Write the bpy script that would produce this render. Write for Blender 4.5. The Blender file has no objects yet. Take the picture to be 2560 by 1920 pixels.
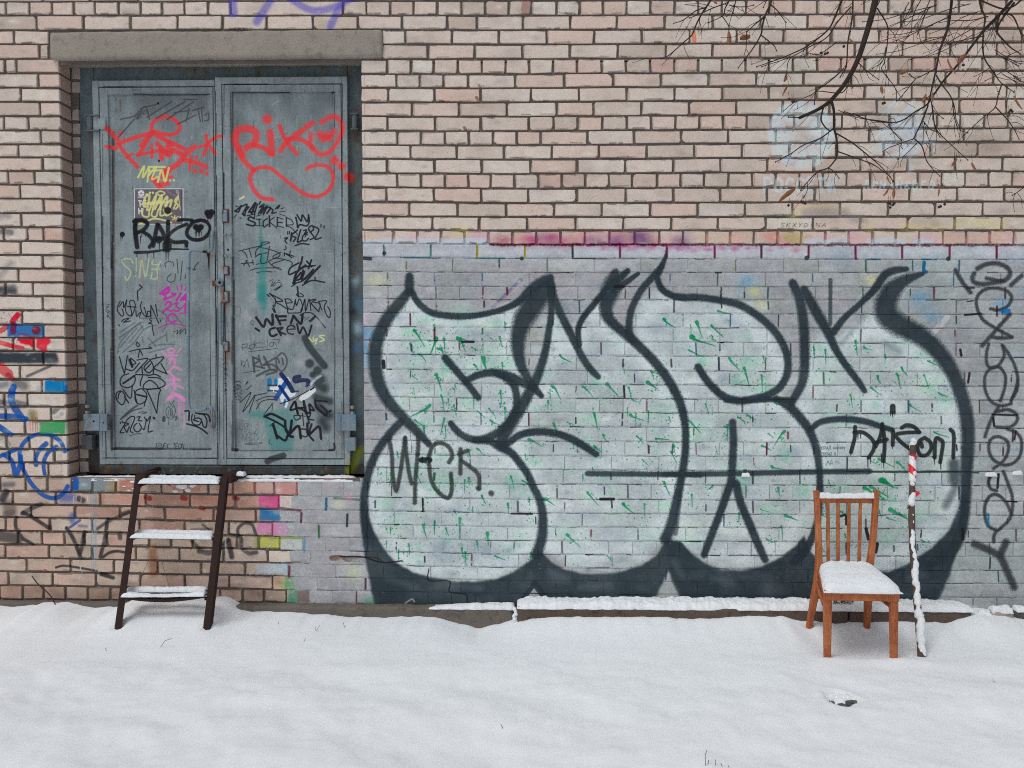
import bpy, bmesh, math, random
import numpy as np
from mathutils import Vector, Matrix

# ------------------------------------------------------------------ camera, sky, sun, exposure
SC = bpy.context.scene
COL = SC.collection
PW, PH = 2560.0, 1920.0
FPX = 2042.0                       # focal length in photo pixels
CAM = np.array([0.0, -4.6, 1.5])
TILT, YAW = math.radians(2.3), math.radians(1.2)

cam_data = bpy.data.cameras.new('camera')
cam_data.sensor_fit = 'HORIZONTAL'
cam_data.sensor_width = 36.0
cam_data.lens = 36.0 * FPX / PW
cam_data.clip_start, cam_data.clip_end = 0.05, 500.0
cam = bpy.data.objects.new('camera', cam_data)
cam.location = CAM
cam.rotation_euler = (math.pi / 2 - TILT, 0.0, YAW)
COL.objects.link(cam)
SC.camera = cam

SUN_EL, SUN_AZ = math.radians(58), math.radians(222)     # azimuth: from +y clockwise; behind the camera
world = bpy.data.worlds.new('World')
SC.world = world
world.use_nodes = True
wn, wl = world.node_tree.nodes, world.node_tree.links
bg = wn['Background']
sky = wn.new('ShaderNodeTexSky')
sky.sky_type = 'NISHITA'
sky.sun_disc = False
sky.sun_elevation = SUN_EL
sky.sun_rotation = SUN_AZ
sky.air_density, sky.dust_density, sky.ozone_density = 1.0, 3.0, 1.0
hs = wn.new('ShaderNodeHueSaturation')                   # an even, grey winter overcast
hs.inputs['Saturation'].default_value = 0.50
wl.new(sky.outputs[0], hs.inputs['Color'])
wl.new(hs.outputs[0], bg.inputs['Color'])
bg.inputs['Strength'].default_value = 0.100

sun_data = bpy.data.lights.new('sun', 'SUN')
sun_data.energy = 0.92
sun_data.angle = math.radians(26)
sun_data.color = (0.95, 0.995, 1.0)
sun = bpy.data.objects.new('sun', sun_data)
sd = Vector((math.sin(SUN_AZ) * math.cos(SUN_EL), math.cos(SUN_AZ) * math.cos(SUN_EL), math.sin(SUN_EL)))
sun.rotation_euler = sd.to_track_quat('Z', 'Y').to_euler()
sun.location = (0, -6, 9)
COL.objects.link(sun)

SC.view_settings.view_transform = 'Standard'
SC.view_settings.look = 'None'
SC.view_settings.gamma = 1.0
SC.view_settings.exposure = -0.08
SC.view_settings.use_curve_mapping = False
SC.render.engine = 'CYCLES'
SC.cycles.max_bounces = 6
SC.cycles.diffuse_bounces = 4
SC.cycles.use_denoising = False
SC.cycles.pixel_filter_type = 'BLACKMAN_HARRIS'
SC.cycles.filter_width = 1.05

# ------------------------------------------------------------------ helpers
rng = np.random.default_rng(7)
RND = random.Random(11)
_f0 = np.array([-math.sin(YAW), math.cos(YAW), 0.0])
_z = np.array([0.0, 0.0, 1.0])
C_R = np.array([math.cos(YAW), math.sin(YAW), 0.0])
C_F = _f0 * math.cos(TILT) - _z * math.sin(TILT)
C_U = _f0 * math.sin(TILT) + _z * math.cos(TILT)

def P(u, v, y=0.0):
    """Where the sight line of photo pixel (u, v) meets the vertical plane y."""
    d = C_F + C_R * (u - PW / 2) / FPX - C_U * (v - PH / 2) / FPX
    return CAM + d * ((y - CAM[1]) / d[1])

def G(u, v, z=0.0):
    """Where it meets the level plane z."""
    d = C_F + C_R * (u - PW / 2) / FPX - C_U * (v - PH / 2) / FPX
    return CAM + d * ((z - CAM[2]) / d[2])

def lin(c):
    c = np.asarray(c, float) / 255.0
    return np.where(c <= 0.04045, c / 12.92, ((c + 0.055) / 1.055) ** 2.4)

def srgb(l):
    l = np.clip(l, 0, 1)
    return np.where(l <= 0.0031308, l * 12.92, 1.055 * l ** (1 / 2.4) - 0.055)

KL = 0.66      # how bright white looks on the wall: picture colour / KL = surface colour
def alb(c, k=None):
    """Surface colour whose picture colour is c (0..255)."""
    l = np.clip(lin(c) / (k or KL), 0, 0.9)
    return (float(l[0]), float(l[1]), float(l[2]), 1.0)

def new_obj(name, verts, faces, mat=None, parent=None, smooth=False):
    me = bpy.data.meshes.new(name)
    me.from_pydata([tuple(map(float, p)) for p in verts], [], faces)
    me.update()
    if smooth:
        me.polygons.foreach_set('use_smooth', [True] * len(me.polygons))
    o = bpy.data.objects.new(name, me)
    if mat:
        me.materials.append(mat)
    COL.objects.link(o)
    if parent:
        o.parent = parent
    return o

def empty(name, loc=(0, 0, 0)):
    o = bpy.data.objects.new(name, None)
    o.empty_display_size = 0.1
    COL.objects.link(o)
    o.location = loc
    return o

def tag(o, label=None, cat=None, group=None, kind=None):
    if label: o['label'] = label
    if cat: o['category'] = cat
    if group: o['group'] = group
    if kind: o['kind'] = kind
    return o

class MB:
    """Collects geometry; one build() makes one mesh object."""
    def __init__(s): s.v, s.f = [], []
    def add(s, verts, faces):
        n = len(s.v)
        s.v += [tuple(map(float, p)) for p in verts]
        s.f += [tuple(i + n for i in f) for f in faces]
        return s
    def box(s, x0, x1, y0, y1, z0, z1, bev=0.0, jit=0.0):
        if bev <= 0:
            v = [(x0,y0,z0),(x1,y0,z0),(x1,y1,z0),(x0,y1,z0),(x0,y0,z1),(x1,y0,z1),(x1,y1,z1),(x0,y1,z1)]
            f = [(0,3,2,1),(4,5,6,7),(0,1,5,4),(1,2,6,5),(2,3,7,6),(3,0,4,7)]
            return s.add(v, f)
        bm = bmesh.new()
        bmesh.ops.create_cube(bm, size=1.0)
        for p in bm.verts:
            p.co = Vector(((x0+x1)/2 + p.co.x*(x1-x0), (y0+y1)/2 + p.co.y*(y1-y0), (z0+z1)/2 + p.co.z*(z1-z0)))
            if jit: p.co += Vector((RND.uniform(-jit, jit), RND.uniform(-jit, jit), RND.uniform(-jit, jit)))
        bmesh.ops.bevel(bm, geom=bm.edges[:], offset=bev, segments=2, affect='EDGES', profile=0.6)
        bm.verts.index_update()
        v = [p.co[:] for p in bm.verts]; f = [tuple(q.index for q in fc.verts) for fc in bm.faces]
        bm.free()
        return s.add(v, f)
    def tube(s, pts, rad, n=8, cap=True, flat=1.0):
        pts = [np.asarray(p, float) for p in pts]
        if not hasattr(rad, '__len__'): rad = [rad] * len(pts)
        v, f = [], []
        ref = np.array([0.0, 1.0, 0.0])
        for i, p in enumerate(pts):
            t = pts[min(i + 1, len(pts) - 1)] - pts[max(i - 1, 0)]
            t = t / (np.linalg.norm(t) + 1e-9)
            if abs(t @ ref) > 0.9: a = np.cross(t, np.array([1.0, 0, 0]))
            else: a = np.cross(t, ref)
            a /= np.linalg.norm(a); b = np.cross(t, a)
            for k in range(n):
                w = 2 * math.pi * k / n
                v.append(p + rad[i] * (math.cos(w) * a + flat * math.sin(w) * b))
        for i in range(len(pts) - 1):
            for k in range(n):
                f.append((i*n+k, i*n+(k+1) % n, (i+1)*n+(k+1) % n, (i+1)*n+k))
        if cap:
            f.append(tuple(range(n - 1, -1, -1))); f.append(tuple(range((len(pts)-1)*n, len(pts)*n)))
        return s.add(v, f)
    def beam(s, secs, bev=0.003):
        """A wooden member: list of (centre, half width x, half depth y) with level cross-sections."""
        v, f = [], []
        for (c, hx, hy) in secs:
            b = min(bev, hx * .6, hy * .6)
            for (sx, sy) in ((-hx+b,-hy),(hx-b,-hy),(hx,-hy+b),(hx,hy-b),(hx-b,hy),(-hx+b,hy),(-hx,hy-b),(-hx,-hy+b)):
                v.append((c[0]+sx, c[1]+sy, c[2]))
        for i in range(len(secs)-1):
            for k in range(8):
                f.append((i*8+k, i*8+(k+1) % 8, (i+1)*8+(k+1) % 8, (i+1)*8+k))
        f.append(tuple(range(7, -1, -1))); f.append(tuple(range((len(secs)-1)*8, len(secs)*8)))
        return s.add(v, f)
    def build(s, name, mat=None, parent=None, smooth=False):
        return new_obj(name, s.v, s.f, mat, parent, smooth)

def catmull(pts, n=8):
    pts = [np.asarray(p, float) for p in pts]
    if len(pts) < 3:
        return [pts[0] + (pts[-1] - pts[0]) * t for t in np.linspace(0, 1, max(2, n))]
    q = [2 * pts[0] - pts[1]] + pts + [2 * pts[-1] - pts[-2]]
    out = []
    for i in range(1, len(q) - 2):
        p0, p1, p2, p3 = q[i-1], q[i], q[i+1], q[i+2]
        for t in np.linspace(0, 1, n, endpoint=False):
            out.append(0.5 * (2*p1 + (p2-p0)*t + (2*p0-5*p1+4*p2-p3)*t*t + (3*p1-p0-3*p2+p3)*t**3))
    out.append(pts[-1])
    return out

def vnoise(h, w, cell, octv=3, gain=0.5, seed=0):
    """Smooth value noise in 0..1 on an h x w raster; cell may be (cy, cx)."""
    r = np.random.default_rng(seed)
    cy, cx = cell if hasattr(cell, '__len__') else (cell, cell)
    out = np.zeros((h, w), np.float32); amp, tot = 1.0, 0.0
    for o in range(octv):
        gy, gx = int(h / cy) + 3, int(w / cx) + 3
        g = r.random((gy, gx), dtype=np.float32)
        yy = np.arange(h) / cy; xx = np.arange(w) / cx
        iy, ix = yy.astype(int), xx.astype(int)
        fy, fx = (yy - iy).astype(np.float32), (xx - ix).astype(np.float32)
        fy = fy*fy*(3-2*fy); fx = fx*fx*(3-2*fx)
        a = g[iy][:, ix]*(1-fx) + g[iy][:, ix+1]*fx
        b = g[iy+1][:, ix]*(1-fx) + g[iy+1][:, ix+1]*fx
        out += amp * (a*(1-fy)[:, None] + b*fy[:, None]); tot += amp
        amp *= gain; cy, cx = max(cy/2, 1.01), max(cx/2, 1.01)
    return out / tot

class Noise2:
    """The same noise sampled at free points (for terrain and snow)."""
    def __init__(s, seed): s.g = np.random.default_rng(seed).random((256, 256))
    def __call__(s, x, y, cell, octv=3, gain=0.5):
        x = np.asarray(x, float); y = np.asarray(y, float); out = 0; amp = 1.0; tot = 0
        for o in range(octv):
            X, Y = x / cell + 71.3*o + 512, y / cell + 37.7*o + 512
            ix, iy = np.floor(X).astype(int), np.floor(Y).astype(int)
            fx, fy = X-ix, Y-iy; fx = fx*fx*(3-2*fx); fy = fy*fy*(3-2*fy)
            g = lambda a, b: s.g[a % 256, b % 256]
            out = out + amp*((g(iy,ix)*(1-fx)+g(iy,ix+1)*fx)*(1-fy)+(g(iy+1,ix)*(1-fx)+g(iy+1,ix+1)*fx)*fy)
            tot += amp; amp *= gain; cell *= 0.5
        return out / tot - 0.5
N2 = Noise2(3)

# ------------------------------------------------------------------ paint canvases (spray paint, marker, stains: flat print)
def box_blur(m, r):
    r = int(r)
    if r < 1: return m
    for ax in (0, 1):
        p = np.pad(m, [(r+1, r) if a == ax else (0, 0) for a in (0, 1)], mode='edge')
        c = np.cumsum(p, axis=ax, dtype=np.float64)
        m = ((c[2*r+1:] - c[:-2*r-1]) if ax == 0 else (c[:, 2*r+1:] - c[:, :-2*r-1])) / (2*r+1)
    return m.astype(np.float32)

class Canvas:
    def __init__(s, x0, x1, z0, z1, ppm, y, seed):
        s.x0, s.z0, s.ppm, s.y = x0, z0, ppm, y
        s.w, s.h = int((x1-x0)*ppm), int((z1-z0)*ppm)
        s.c = np.zeros((s.h, s.w, 3), np.float32); s.a = np.zeros((s.h, s.w), np.float32)
        s.n1 = vnoise(s.h, s.w, 9, 3, seed=seed); s.n2 = vnoise(s.h, s.w, 60, 4, 0.6, seed=seed+1)
        s.n3 = rng.random((s.h, s.w), dtype=np.float32)
        s.pxm = ppm * (4.6 + y) / FPX              # canvas px per photo px
    def xy(s, u, v):
        p = P(u, v, s.y)
        return (p[0]-s.x0)*s.ppm, (p[2]-s.z0)*s.ppm
    def over(s, m, col, j0, i0):
        h, w = m.shape
        A = s.a[j0:j0+h, i0:i0+w]; C = s.c[j0:j0+h, i0:i0+w]
        oa = m + A*(1-m)
        k = np.where(oa > 1e-5, m/np.maximum(oa, 1e-5), 0)[..., None]
        C[:] = C*(1-k) + np.asarray(col, np.float32)*k
        A[:] = oa
    def stroke(s, T, pts, w=10, col=(30,30,34), a=1.0, soft=None, smooth=True, dry=0.0, halo=0.0):
        x0, y0, sc = T
        q = []
        for p in pts:
            X, Y = s.xy(p[0]/sc + x0, p[1]/sc + y0)
            ww = (p[2] if len(p) > 2 else w) / sc * s.pxm
            q.append((X, Y, max(ww, 1.3)))
        if len(q) == 1: q = q + [(q[0][0]+.3, q[0][1], q[0][2])]
        q = [np.array(p) for p in q]
        L = sum(np.linalg.norm(q[i+1][:2]-q[i][:2]) for i in range(len(q)-1))
        wm = min(p[2] for p in q)
        nseg = max(2, int(L / max(0.9, wm*0.30) / max(1, len(q)-1)) + 1)
        if len(q) == 2: nseg = 2
        c = catmull(q, nseg) if (smooth and len(q) > 2) else sum([[q[i]+(q[i+1]-q[i])*t for t in np.linspace(0, 1, nseg)] for i in range(len(q)-1)], [])
        c = np.array(c); R = c[:, 2]/2
        pad = R.max()*(1.6 if halo else 1.0) + 4
        i0, i1 = int(max(0, c[:,0].min()-pad)), int(min(s.w, c[:,0].max()+pad+1))
        j0, j1 = int(max(0, c[:,1].min()-pad)), int(min(s.h, c[:,1].max()+pad+1))
        if i1-i0 < 2 or j1-j0 < 2: return
        m = np.zeros((j1-j0, i1-i0), np.float32); hm = np.zeros_like(m) if halo else None
        if len(q) == 2:            # a straight pass: one capsule
            (ax, ay, aw), (bx, by, bw) = q
            X = np.arange(i0, i1)[None, :].astype(np.float32); Y = np.arange(j0, j1)[:, None].astype(np.float32)
            d2 = (bx-ax)**2+(by-ay)**2+1e-9
            t_ = np.clip(((X-ax)*(bx-ax)+(Y-ay)*(by-ay))/d2, 0, 1)
            d = np.hypot(X-ax-t_*(bx-ax), Y-ay-t_*(by-ay)); r = (aw+(bw-aw)*t_)/2
            m = np.clip((r-d)/np.maximum(.9, (soft if soft is not None else .12)*r*2)+.5, 0, 1).astype(np.float32)
            if halo: hm = np.clip((r*1.5-d)/(r*.9), 0, 1).astype(np.float32)
            c = c[:0]
        for (X, Y, ww) in c:
            r = ww/2; e = max(0.9, (soft if soft is not None else 0.12)*r*2)
            rr = r*(1.5 if halo else 1) + e + 1
            a0, a1 = max(i0, int(X-rr)), min(i1, int(X+rr)+2); b0, b1 = max(j0, int(Y-rr)), min(j1, int(Y+rr)+2)
            if a1 <= a0 or b1 <= b0: continue
            d = np.hypot(np.arange(a0, a1)[None, :]-X, np.arange(b0, b1)[:, None]-Y)
            t = np.clip((r - d)/e + 0.5, 0, 1).astype(np.float32)
            sub = m[b0-j0:b1-j0, a0-i0:a1-i0]; np.maximum(sub, t, out=sub)
            if halo:
                t2 = np.clip((r*1.5 - d)/(r*0.9), 0, 1).astype(np.float32)
                sub = hm[b0-j0:b1-j0, a0-i0:a1-i0]; np.maximum(sub, t2, out=sub)
        if halo:
            s.over(hm*halo*(s.n3[j0:j1, i0:i1]*0.8+0.2), col, j0, i0)
        n1 = s.n1[j0:j1, i0:i1]
        if halo: m = np.where((m > .01) & (m < .99), np.clip(m*1.0 + (s.n3[j0:j1, i0:i1]-.5)*.9, 0, 1), m)*(0.90+0.14*np.clip(s.n2[j0:j1, i0:i1]*1.6-.3, 0, 1))
        if dry: m = m*np.clip((n1-0.5*dry-0.08)*9+0.5*(1-dry)*3, 0.12, 1)
        s.over(np.clip(m*a*(0.93+0.09*n1), 0, 1), col, j0, i0)
    def poly(s, T, pts, col, a=1.0, blur=1.0, rag=0.0, var=0.0, streak=0.0):
        x0, y0, sc = T
        q = np.array([s.xy(p[0]/sc+x0, p[1]/sc+y0) for p in pts])
        pad = blur*3+6
        i0, i1 = int(max(0, q[:,0].min()-pad)), int(min(s.w, q[:,0].max()+pad)); j0, j1 = int(max(0, q[:,1].min()-pad)), int(min(s.h, q[:,1].max()+pad))
        if i1-i0 < 2 or j1-j0 < 2: return
        X = np.arange(i0, i1)[None, :].astype(np.float32); Y = np.arange(j0, j1)[:, None].astype(np.float32)
        if rag:
            X = X + (s.n1[j0:j1, i0:i1]-.5)*rag; Y = Y + (s.n1[j0:j1, i0:i1][::-1]-.5)*rag
        ins = np.zeros((j1-j0, i1-i0), bool)
        for k in range(len(q)):
            ax, ay = q[k]; bx, by = q[(k+1) % len(q)]
            if ay == by: continue
            cnd = ((ay > Y) != (by > Y)) & (X < (bx-ax)*(Y-ay)/(by-ay)+ax)
            ins ^= cnd
        m = box_blur(box_blur(ins.astype(np.float32), blur), blur) if blur >= 1 else ins.astype(np.float32)
        n2 = s.n2[j0:j1, i0:i1]
        if var: m = m*np.clip(1-var*(n2*2-0.6), 0, 1)
        if streak:
            st = vnoise(j1-j0, i1-i0, (90, 6), 3, seed=int(q[0][0]))
            m = m*np.clip(1-streak+streak*2*st, 0, 1)
        s.over(np.clip(m*a, 0, 1), col, j0, i0)
    def blob(s, u, v, r, col, a, sy=1.0):
        X, Y = s.xy(u, v); r = r*s.pxm
        i0, i1 = int(max(0, X-2.2*r)), int(min(s.w, X+2.2*r)); j0, j1 = int(max(0, Y-2.2*r*sy)), int(min(s.h, Y+2.2*r*sy))
        if i1-i0 < 2 or j1-j0 < 2: return
        d2 = ((np.arange(i0, i1)[None, :]-X)/r)**2 + ((np.arange(j0, j1)[:, None]-Y)/(r*sy))**2
        s.over((np.exp(-d2*1.3)*a*(0.6+0.6*s.n1[j0:j1, i0:i1])).astype(np.float32), col, j0, i0)
    def image(s, name):
        px = np.empty((s.h, s.w, 4), np.float32)
        px[..., :3] = srgb(np.clip(lin(s.c)/KL, 0, 0.9)); px[..., 3] = np.clip(s.a, 0, 1)
        im = bpy.data.images.new(name, s.w, s.h, alpha=True)
        im.alpha_mode = 'CHANNEL_PACKED'
        im.pixels.foreach_set(px.ravel()); im.update(); im.pack()
        return im

# a small single-stroke alphabet for hand lettering (unit box, y down)
FONT = {
 'A': [[(0,1),(.5,0),(1,1)],[(.2,.65),(.8,.65)]], 'B': [[(0,1),(0,0),(.7,.1),(.6,.45),(0,.5),(.8,.7),(.7,1),(0,1)]],
 'C': [[(.9,.15),(.4,0),(0,.5),(.4,1),(.9,.85)]], 'D': [[(0,0),(0,1),(.7,.8),(.8,.3),(0,0)]],
 'E': [[(.8,0),(0,0),(0,1),(.8,1)],[(0,.5),(.6,.5)]], 'F': [[(.8,0),(0,0),(0,1)],[(0,.5),(.6,.5)]],
 'G': [[(.9,.15),(.4,0),(0,.5),(.4,1),(.9,.8),(.9,.55),(.55,.55)]], 'H': [[(0,0),(0,1)],[(.8,0),(.8,1)],[(0,.5),(.8,.5)]],
 'I': [[(.3,0),(.3,1)]], 'K': [[(0,0),(0,1)],[(.8,0),(0,.55),(.85,1)]], 'L': [[(0,0),(0,1),(.8,1)]],
 'M': [[(0,1),(.1,0),(.5,.6),(.9,0),(1,1)]], 'N': [[(0,1),(0,0),(.8,1),(.8,0)]],
 'O': [[(.45,0),(0,.3),(.05,.8),(.45,1),(.85,.75),(.85,.25),(.45,0)]], 'P': [[(0,1),(0,0),(.8,.1),(.75,.5),(0,.55)]],
 'R': [[(0,1),(0,0),(.8,.1),(.7,.5),(0,.55),(.85,1)]], 'S': [[(.85,.1),(.3,0),(.05,.25),(.8,.7),(.5,1),(0,.9)]],
 'T': [[(0,0),(.9,0)],[(.45,0),(.45,1)]], 'U': [[(0,0),(.05,.9),(.5,1),(.8,.8),(.8,0)]], 'V': [[(0,0),(.4,1),(.8,0)]],
 'W': [[(0,0),(.25,1),(.5,.4),(.75,1),(1,0)]], 'X': [[(0,0),(.8,1)],[(.8,0),(0,1)]], 'Y': [[(0,0),(.4,.5),(.8,0)],[(.4,.5),(.3,1)]],
 'Л': [[(0,1),(.3,0),(.7,0),(.8,1)]], 'П': [[(0,1),(0,0),(.8,0),(.8,1)]], 'И': [[(0,0),(0,1),(.8,0),(.8,1)]], 'Д': [[(-.05,1.2),(0,.95),(.9,.95),(.95,1.2)],[(.1,.95),(.35,0),(.7,0),(.75,.95)]],
 'н': [[(0,.35),(0,1)],[(.7,.35),(.7,1)],[(0,.66),(.7,.66)]], 'л': [[(0,1),(.25,.35),(.65,.35),(.7,1)]], 'е': [[(.05,.7),(.7,.66),(.5,.37),(.1,.45),(.05,.85),(.35,1),(.7,.9)]],
 'э': [[(.05,.42),(.45,.35),(.7,.66),(.45,1),(.05,.93)],[(.25,.67),(.7,.67)]], 'р': [[(0,1.35),(0,.38),(.55,.38),(.7,.7),(.5,1),(0,.95)]], 'г': [[(0,1),(0,.38),(.6,.38)]],
 'о': [[(.38,.35),(.02,.55),(.05,.85),(.38,1),(.7,.8),(.68,.5),(.38,.35)]], 'в': [[(0,1),(0,.35),(.5,.4),(.45,.65),(0,.66),(.6,.75),(.5,1),(0,1)]], 'у': [[(0,.35),(.3,.8)],[(.65,.35),(.15,1.3)]],
 '!': [[(.2,0),(.2,.7)],[(.2,.95),(.2,1)]], '.': [[(.1,.95),(.15,1)]], ' ': [],
 '2': [[(0,.2),(.4,0),(.75,.25),(0,1),(.85,1)]], '3': [[(0,.1),(.6,0),(.4,.45),(.8,.75),(.3,1),(0,.9)]], '1': [[(.1,.2),(.4,0),(.4,1)]],
}
def text(cv, T, s, x, y, h, wd=None, w=8, col=(28,28,32), a=0.9, slant=0.0, jit=0.06, vertical=False, gap=1.3, **kw):
    wd = wd or h*0.6
    for ch in s:
        for st in FONT.get(ch, []):
            pts = []
            for (px, py) in st:
                px += RND.uniform(-jit, jit); py += RND.uniform(-jit, jit)
                if vertical: pts.append((x + h - py*h, y + px*wd))
                else: pts.append((x + px*wd + slant*(1-py)*h, y + py*h))
            cv.stroke(T, pts, w, col, a, smooth=len(pts) > 3, **kw)
        if vertical: y += wd*gap
        else: x += wd*gap
# ------------------------------------------------------------------ brick courses as they stand in the wall
V_L = [3.6,38,75,110,147,183,219,254,290,325.5,360,393,427,461,497,532.5,568,603,637,671,705,740,776,811,844,878,914,949,983,1017,1052,1087,1123,1157,1192,1229,1262,1294,1328,1362,1396,1430,1464,1499]
V_C = [1,38.6,74.5,110.7,147,185,220,255.5,291,327.5,363,398.7,434.5,471,507.7,543,576.5,612,646.5,682,717,750,784,819,854,889,926,961,996,1031,1067,1104,1140,1174,1211,1248,1283,1317,1352,1386,1419,1451,1483,1514]
V_R = [-2,34.6,71,106.6,142,178,213,248,285,321,356,393,429,468,504.5,541,575.7,613,649,682,717.6,750,786,821,858,894,930,965,1000,1035,1071,1107,1142,1178.6,1214,1252.6,1288,1322,1356,1391,1425.5,1458,1493,1526]
def V(c, u):
    if c < 0: return V(0, u) + 36.2*c
    if c > 43: return V(43, u) + 34*(c-43)
    return float(np.interp(u, [-900, 100, 1250, 2200, 3300], [V_L[c]-(V_C[c]-V_L[c])*0.4, V_L[c], V_C[c], V_R[c], V_R[c]+(V_R[c]-V_C[c])*0.6]))

OP_L, OP_R = 157.0, 907.0             # the door opening's sides
U_MIN, U_MAX = -560.0, 3120.0
ST, HD = 118.3, 59.3                  # stretcher and header spacing
RIGHT = {  # joints right of the door as read off the wall (x / 2.458 + 800)
 0:[143,285,432,575,720,870,1015,1160,1300,1455,1595,1740,1885,2030,2180], 1:[230,505,783,965,1248,1538,1825,2120], 2:[525,812,1100,1392,1685,1980],
 3:[662,950,1245,1537,1830,2125], 4:[412,560,700,848,995,1140,1285,1432,1580,1730,1880,2030,2180], 5:[470,612,758,908,1200,1500,1800,2095],
 6:[420,702,988,1298,1592,1885,2180], 7:[565,855,1150,1455,1680,1975], 8:[415,708,988,1285,1435,1585,1735,1885,2035,2185], 9:[475,620,768,915,1065,1210,1358,1645,1930],
 10:[557,840,1132,1425,1715,2008], 11:[412,703,993,1293,1580,1875,2170], 12:[475,620,768,912,1050,1195,1342,1485,1630,1775,1920,2070],
 13:[408,700,992,1280,1578,1878,2172], 14:[550,845,1145,1440,1732,2030], 15:[402,690,978,1272,1572,1865,2158], 16:[450,600,745,890,1035,1183,1330,1478,1628,1780,1935,2085],
 17:[392,680,965,1258,1550,1842,2130], 18:[530,815,1100,1395,1685,1970]}
LOW = {  # below the door, (x / 2.212)
 34:[0,140,260,395,510,640,765,890,1020,1150,1285,1410,1515,1645,1780,1900], 35:[70,310,555,805,1050,1300,1545,1810], 36:[170,415,665,910,1180,1415,1670,1920],
 37:[30,275,510,770,1020,1265,1510,1760], 38:[100,230,355,465,590,705,825,945,1065,1180,1310,1430,1550,1675,1800], 39:[30,270,510,750,990,1235,1480,1725,1825],
 40:[145,390,630,870,1110,1355,1600,1855], 41:[45,290,530,775,1020,1265,1510,1755], 42:[125,240,360,485,610,725,850,970,1090,1215,1340,1460,1585,1710,1840]}
TOPL = {0:[30,160,285,408,525,655,775,895,1020,1150,1275], 1:[200,460,720,980,1230,1475,1730,1978]}
PIER = {2:[75],3:[215],4:[25,90],5:[210],6:[115],7:[220],8:[20,155],9:[223],10:[100],11:[235],12:[45,190],13:[110],14:[240],15:[115],16:[20,150,240],17:[112],18:[235],19:[100],20:[30,180],
        21:[235],22:[120],23:[240],24:[70,185],25:[240],26:[110],27:[230],28:[150],29:[280],30:[137],31:[285],32:[50,190,300],33:[130,265]}
HEADER = {0,4,8,12,16,20,24,28,31,34,38,42}
def fill_right(us, c, to):
    step = HD if c in HEADER else ST
    us = list(us)
    while us[-1] < to:
        st = step
        if c not in HEADER and RND.random() < 0.05: st = step*0.75
        us.append(us[-1] + st*RND.uniform(.985, 1.015))
    return us
def fill_left(us, c, to):
    step = (HD if c in HEADER else ST)*0.96
    us = list(us)
    while us[0] > to: us.insert(0, us[0] - step*RND.uniform(.985, 1.015))
    return us
PAINT_X = {34:745,35:728,36:698,37:697,38:706,39:725,40:690,41:713,42:720}
def is_painted(c, u): return c >= 17 and u > PAINT_X.get(c, 903)

BR = []      # (u0, u1, course, painted, on the opening's edge)
for c in range(-9, 43):
    runs = []
    if c < 0:
        st = HD if c % 4 == 0 else ST
        us = list(np.arange(U_MIN, U_MAX + st, st) + (c % 3)*37.0)
        runs.append(us)
    elif c <= 1:
        us = [x/2.212 for x in TOPL[c]] + [x/2.458+800 for x in RIGHT[c] if x/2.458+800 > (TOPL[c][-1]/2.212 + 20)]
        runs.append(fill_left(fill_right(us, c, U_MAX), c, U_MIN))
    elif c <= 33:
        lx = 122 if c in (2, 3) else OP_L
        rx = 954 if c in (2, 3) else OP_R
        runs.append(fill_left([x/2.212 for x in PIER[c] if x/2.212 < lx-12] or [60.0], c, U_MIN) + [lx])
        if c in RIGHT: us = [x/2.458+800 for x in RIGHT[c]]
        else: us = [OP_R + (HD if c in HEADER else (ST*.5, ST, ST*.5, ST*0.25)[c % 4 - 1 if c % 4 else 3]) + RND.uniform(-6, 6)]
        runs.append([rx] + fill_right([x for x in us if x > rx+12], c, U_MAX))
    else:
        runs.append(fill_left(fill_right([x/2.212 for x in LOW[c]], c, U_MAX), c, U_MIN))
    for us in runs:
        for a, b in zip(us[:-1], us[1:]):
            if b - a < 14: continue
            m = (a+b)/2
            edge = (4 <= c <= 33) and (abs(b-OP_L) < 2 or abs(a-OP_R) < 2)
            BR.append((a, b, c, is_painted(c, m), edge))

# ------------------------------------------------------------------ what is painted on the wall
WALL = Canvas(-4.2, 4.3, -0.15, 3.62, 400, 0.0, 21)
T0=(0,0,1.0); T1=(0,0,2.212); T2=(800,0,2.458); T3=(1660,0,2.458); T4=(0,500,2.212); T5=(0,1050,2.212); T6=(850,550,2.458); T7=(850,1000,2.458); T8=(1660,550,2.458); T9=(1660,1100,2.458)
TA=(0,720,5.923); TB=(0,980,5.923); TC=(0,1200,4.879); TD=(420,1200,4.096); TE=(260,540,6.637); TF=(260,730,6.637); TG=(260,940,6.637); TH=(560,490,6.637); TI=(560,720,6.637); TJ=(560,930,6.637)
TK=(2240,600,4.147); TL=(2240,950,4.147); TM=(1900,1000,4.424); TN=(1640,0,4.809); TO=(2100,0,2.759); TQ=(1880,230,2.352); TU=(220,180,3.606); TV=(540,180,3.605)
GREY=(151,154,153); SLATE=(40,50,55); BLUE=(18,74,146); RED=(205,24,44); BLK=(27,28,33)

def crect(u0, u1, c, col, a=1.0, rag=3.0, blur=1.0, var=0.0, inset=2):
    um = (u0+u1)/2
    WALL.poly(T0, [(u0,V(c,u0)+inset),(u1,V(c,u1)+inset),(u1,V(c+1,u1)-inset),(u0,V(c+1,u0)-inset)], col, a, blur, rag, var)

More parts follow.
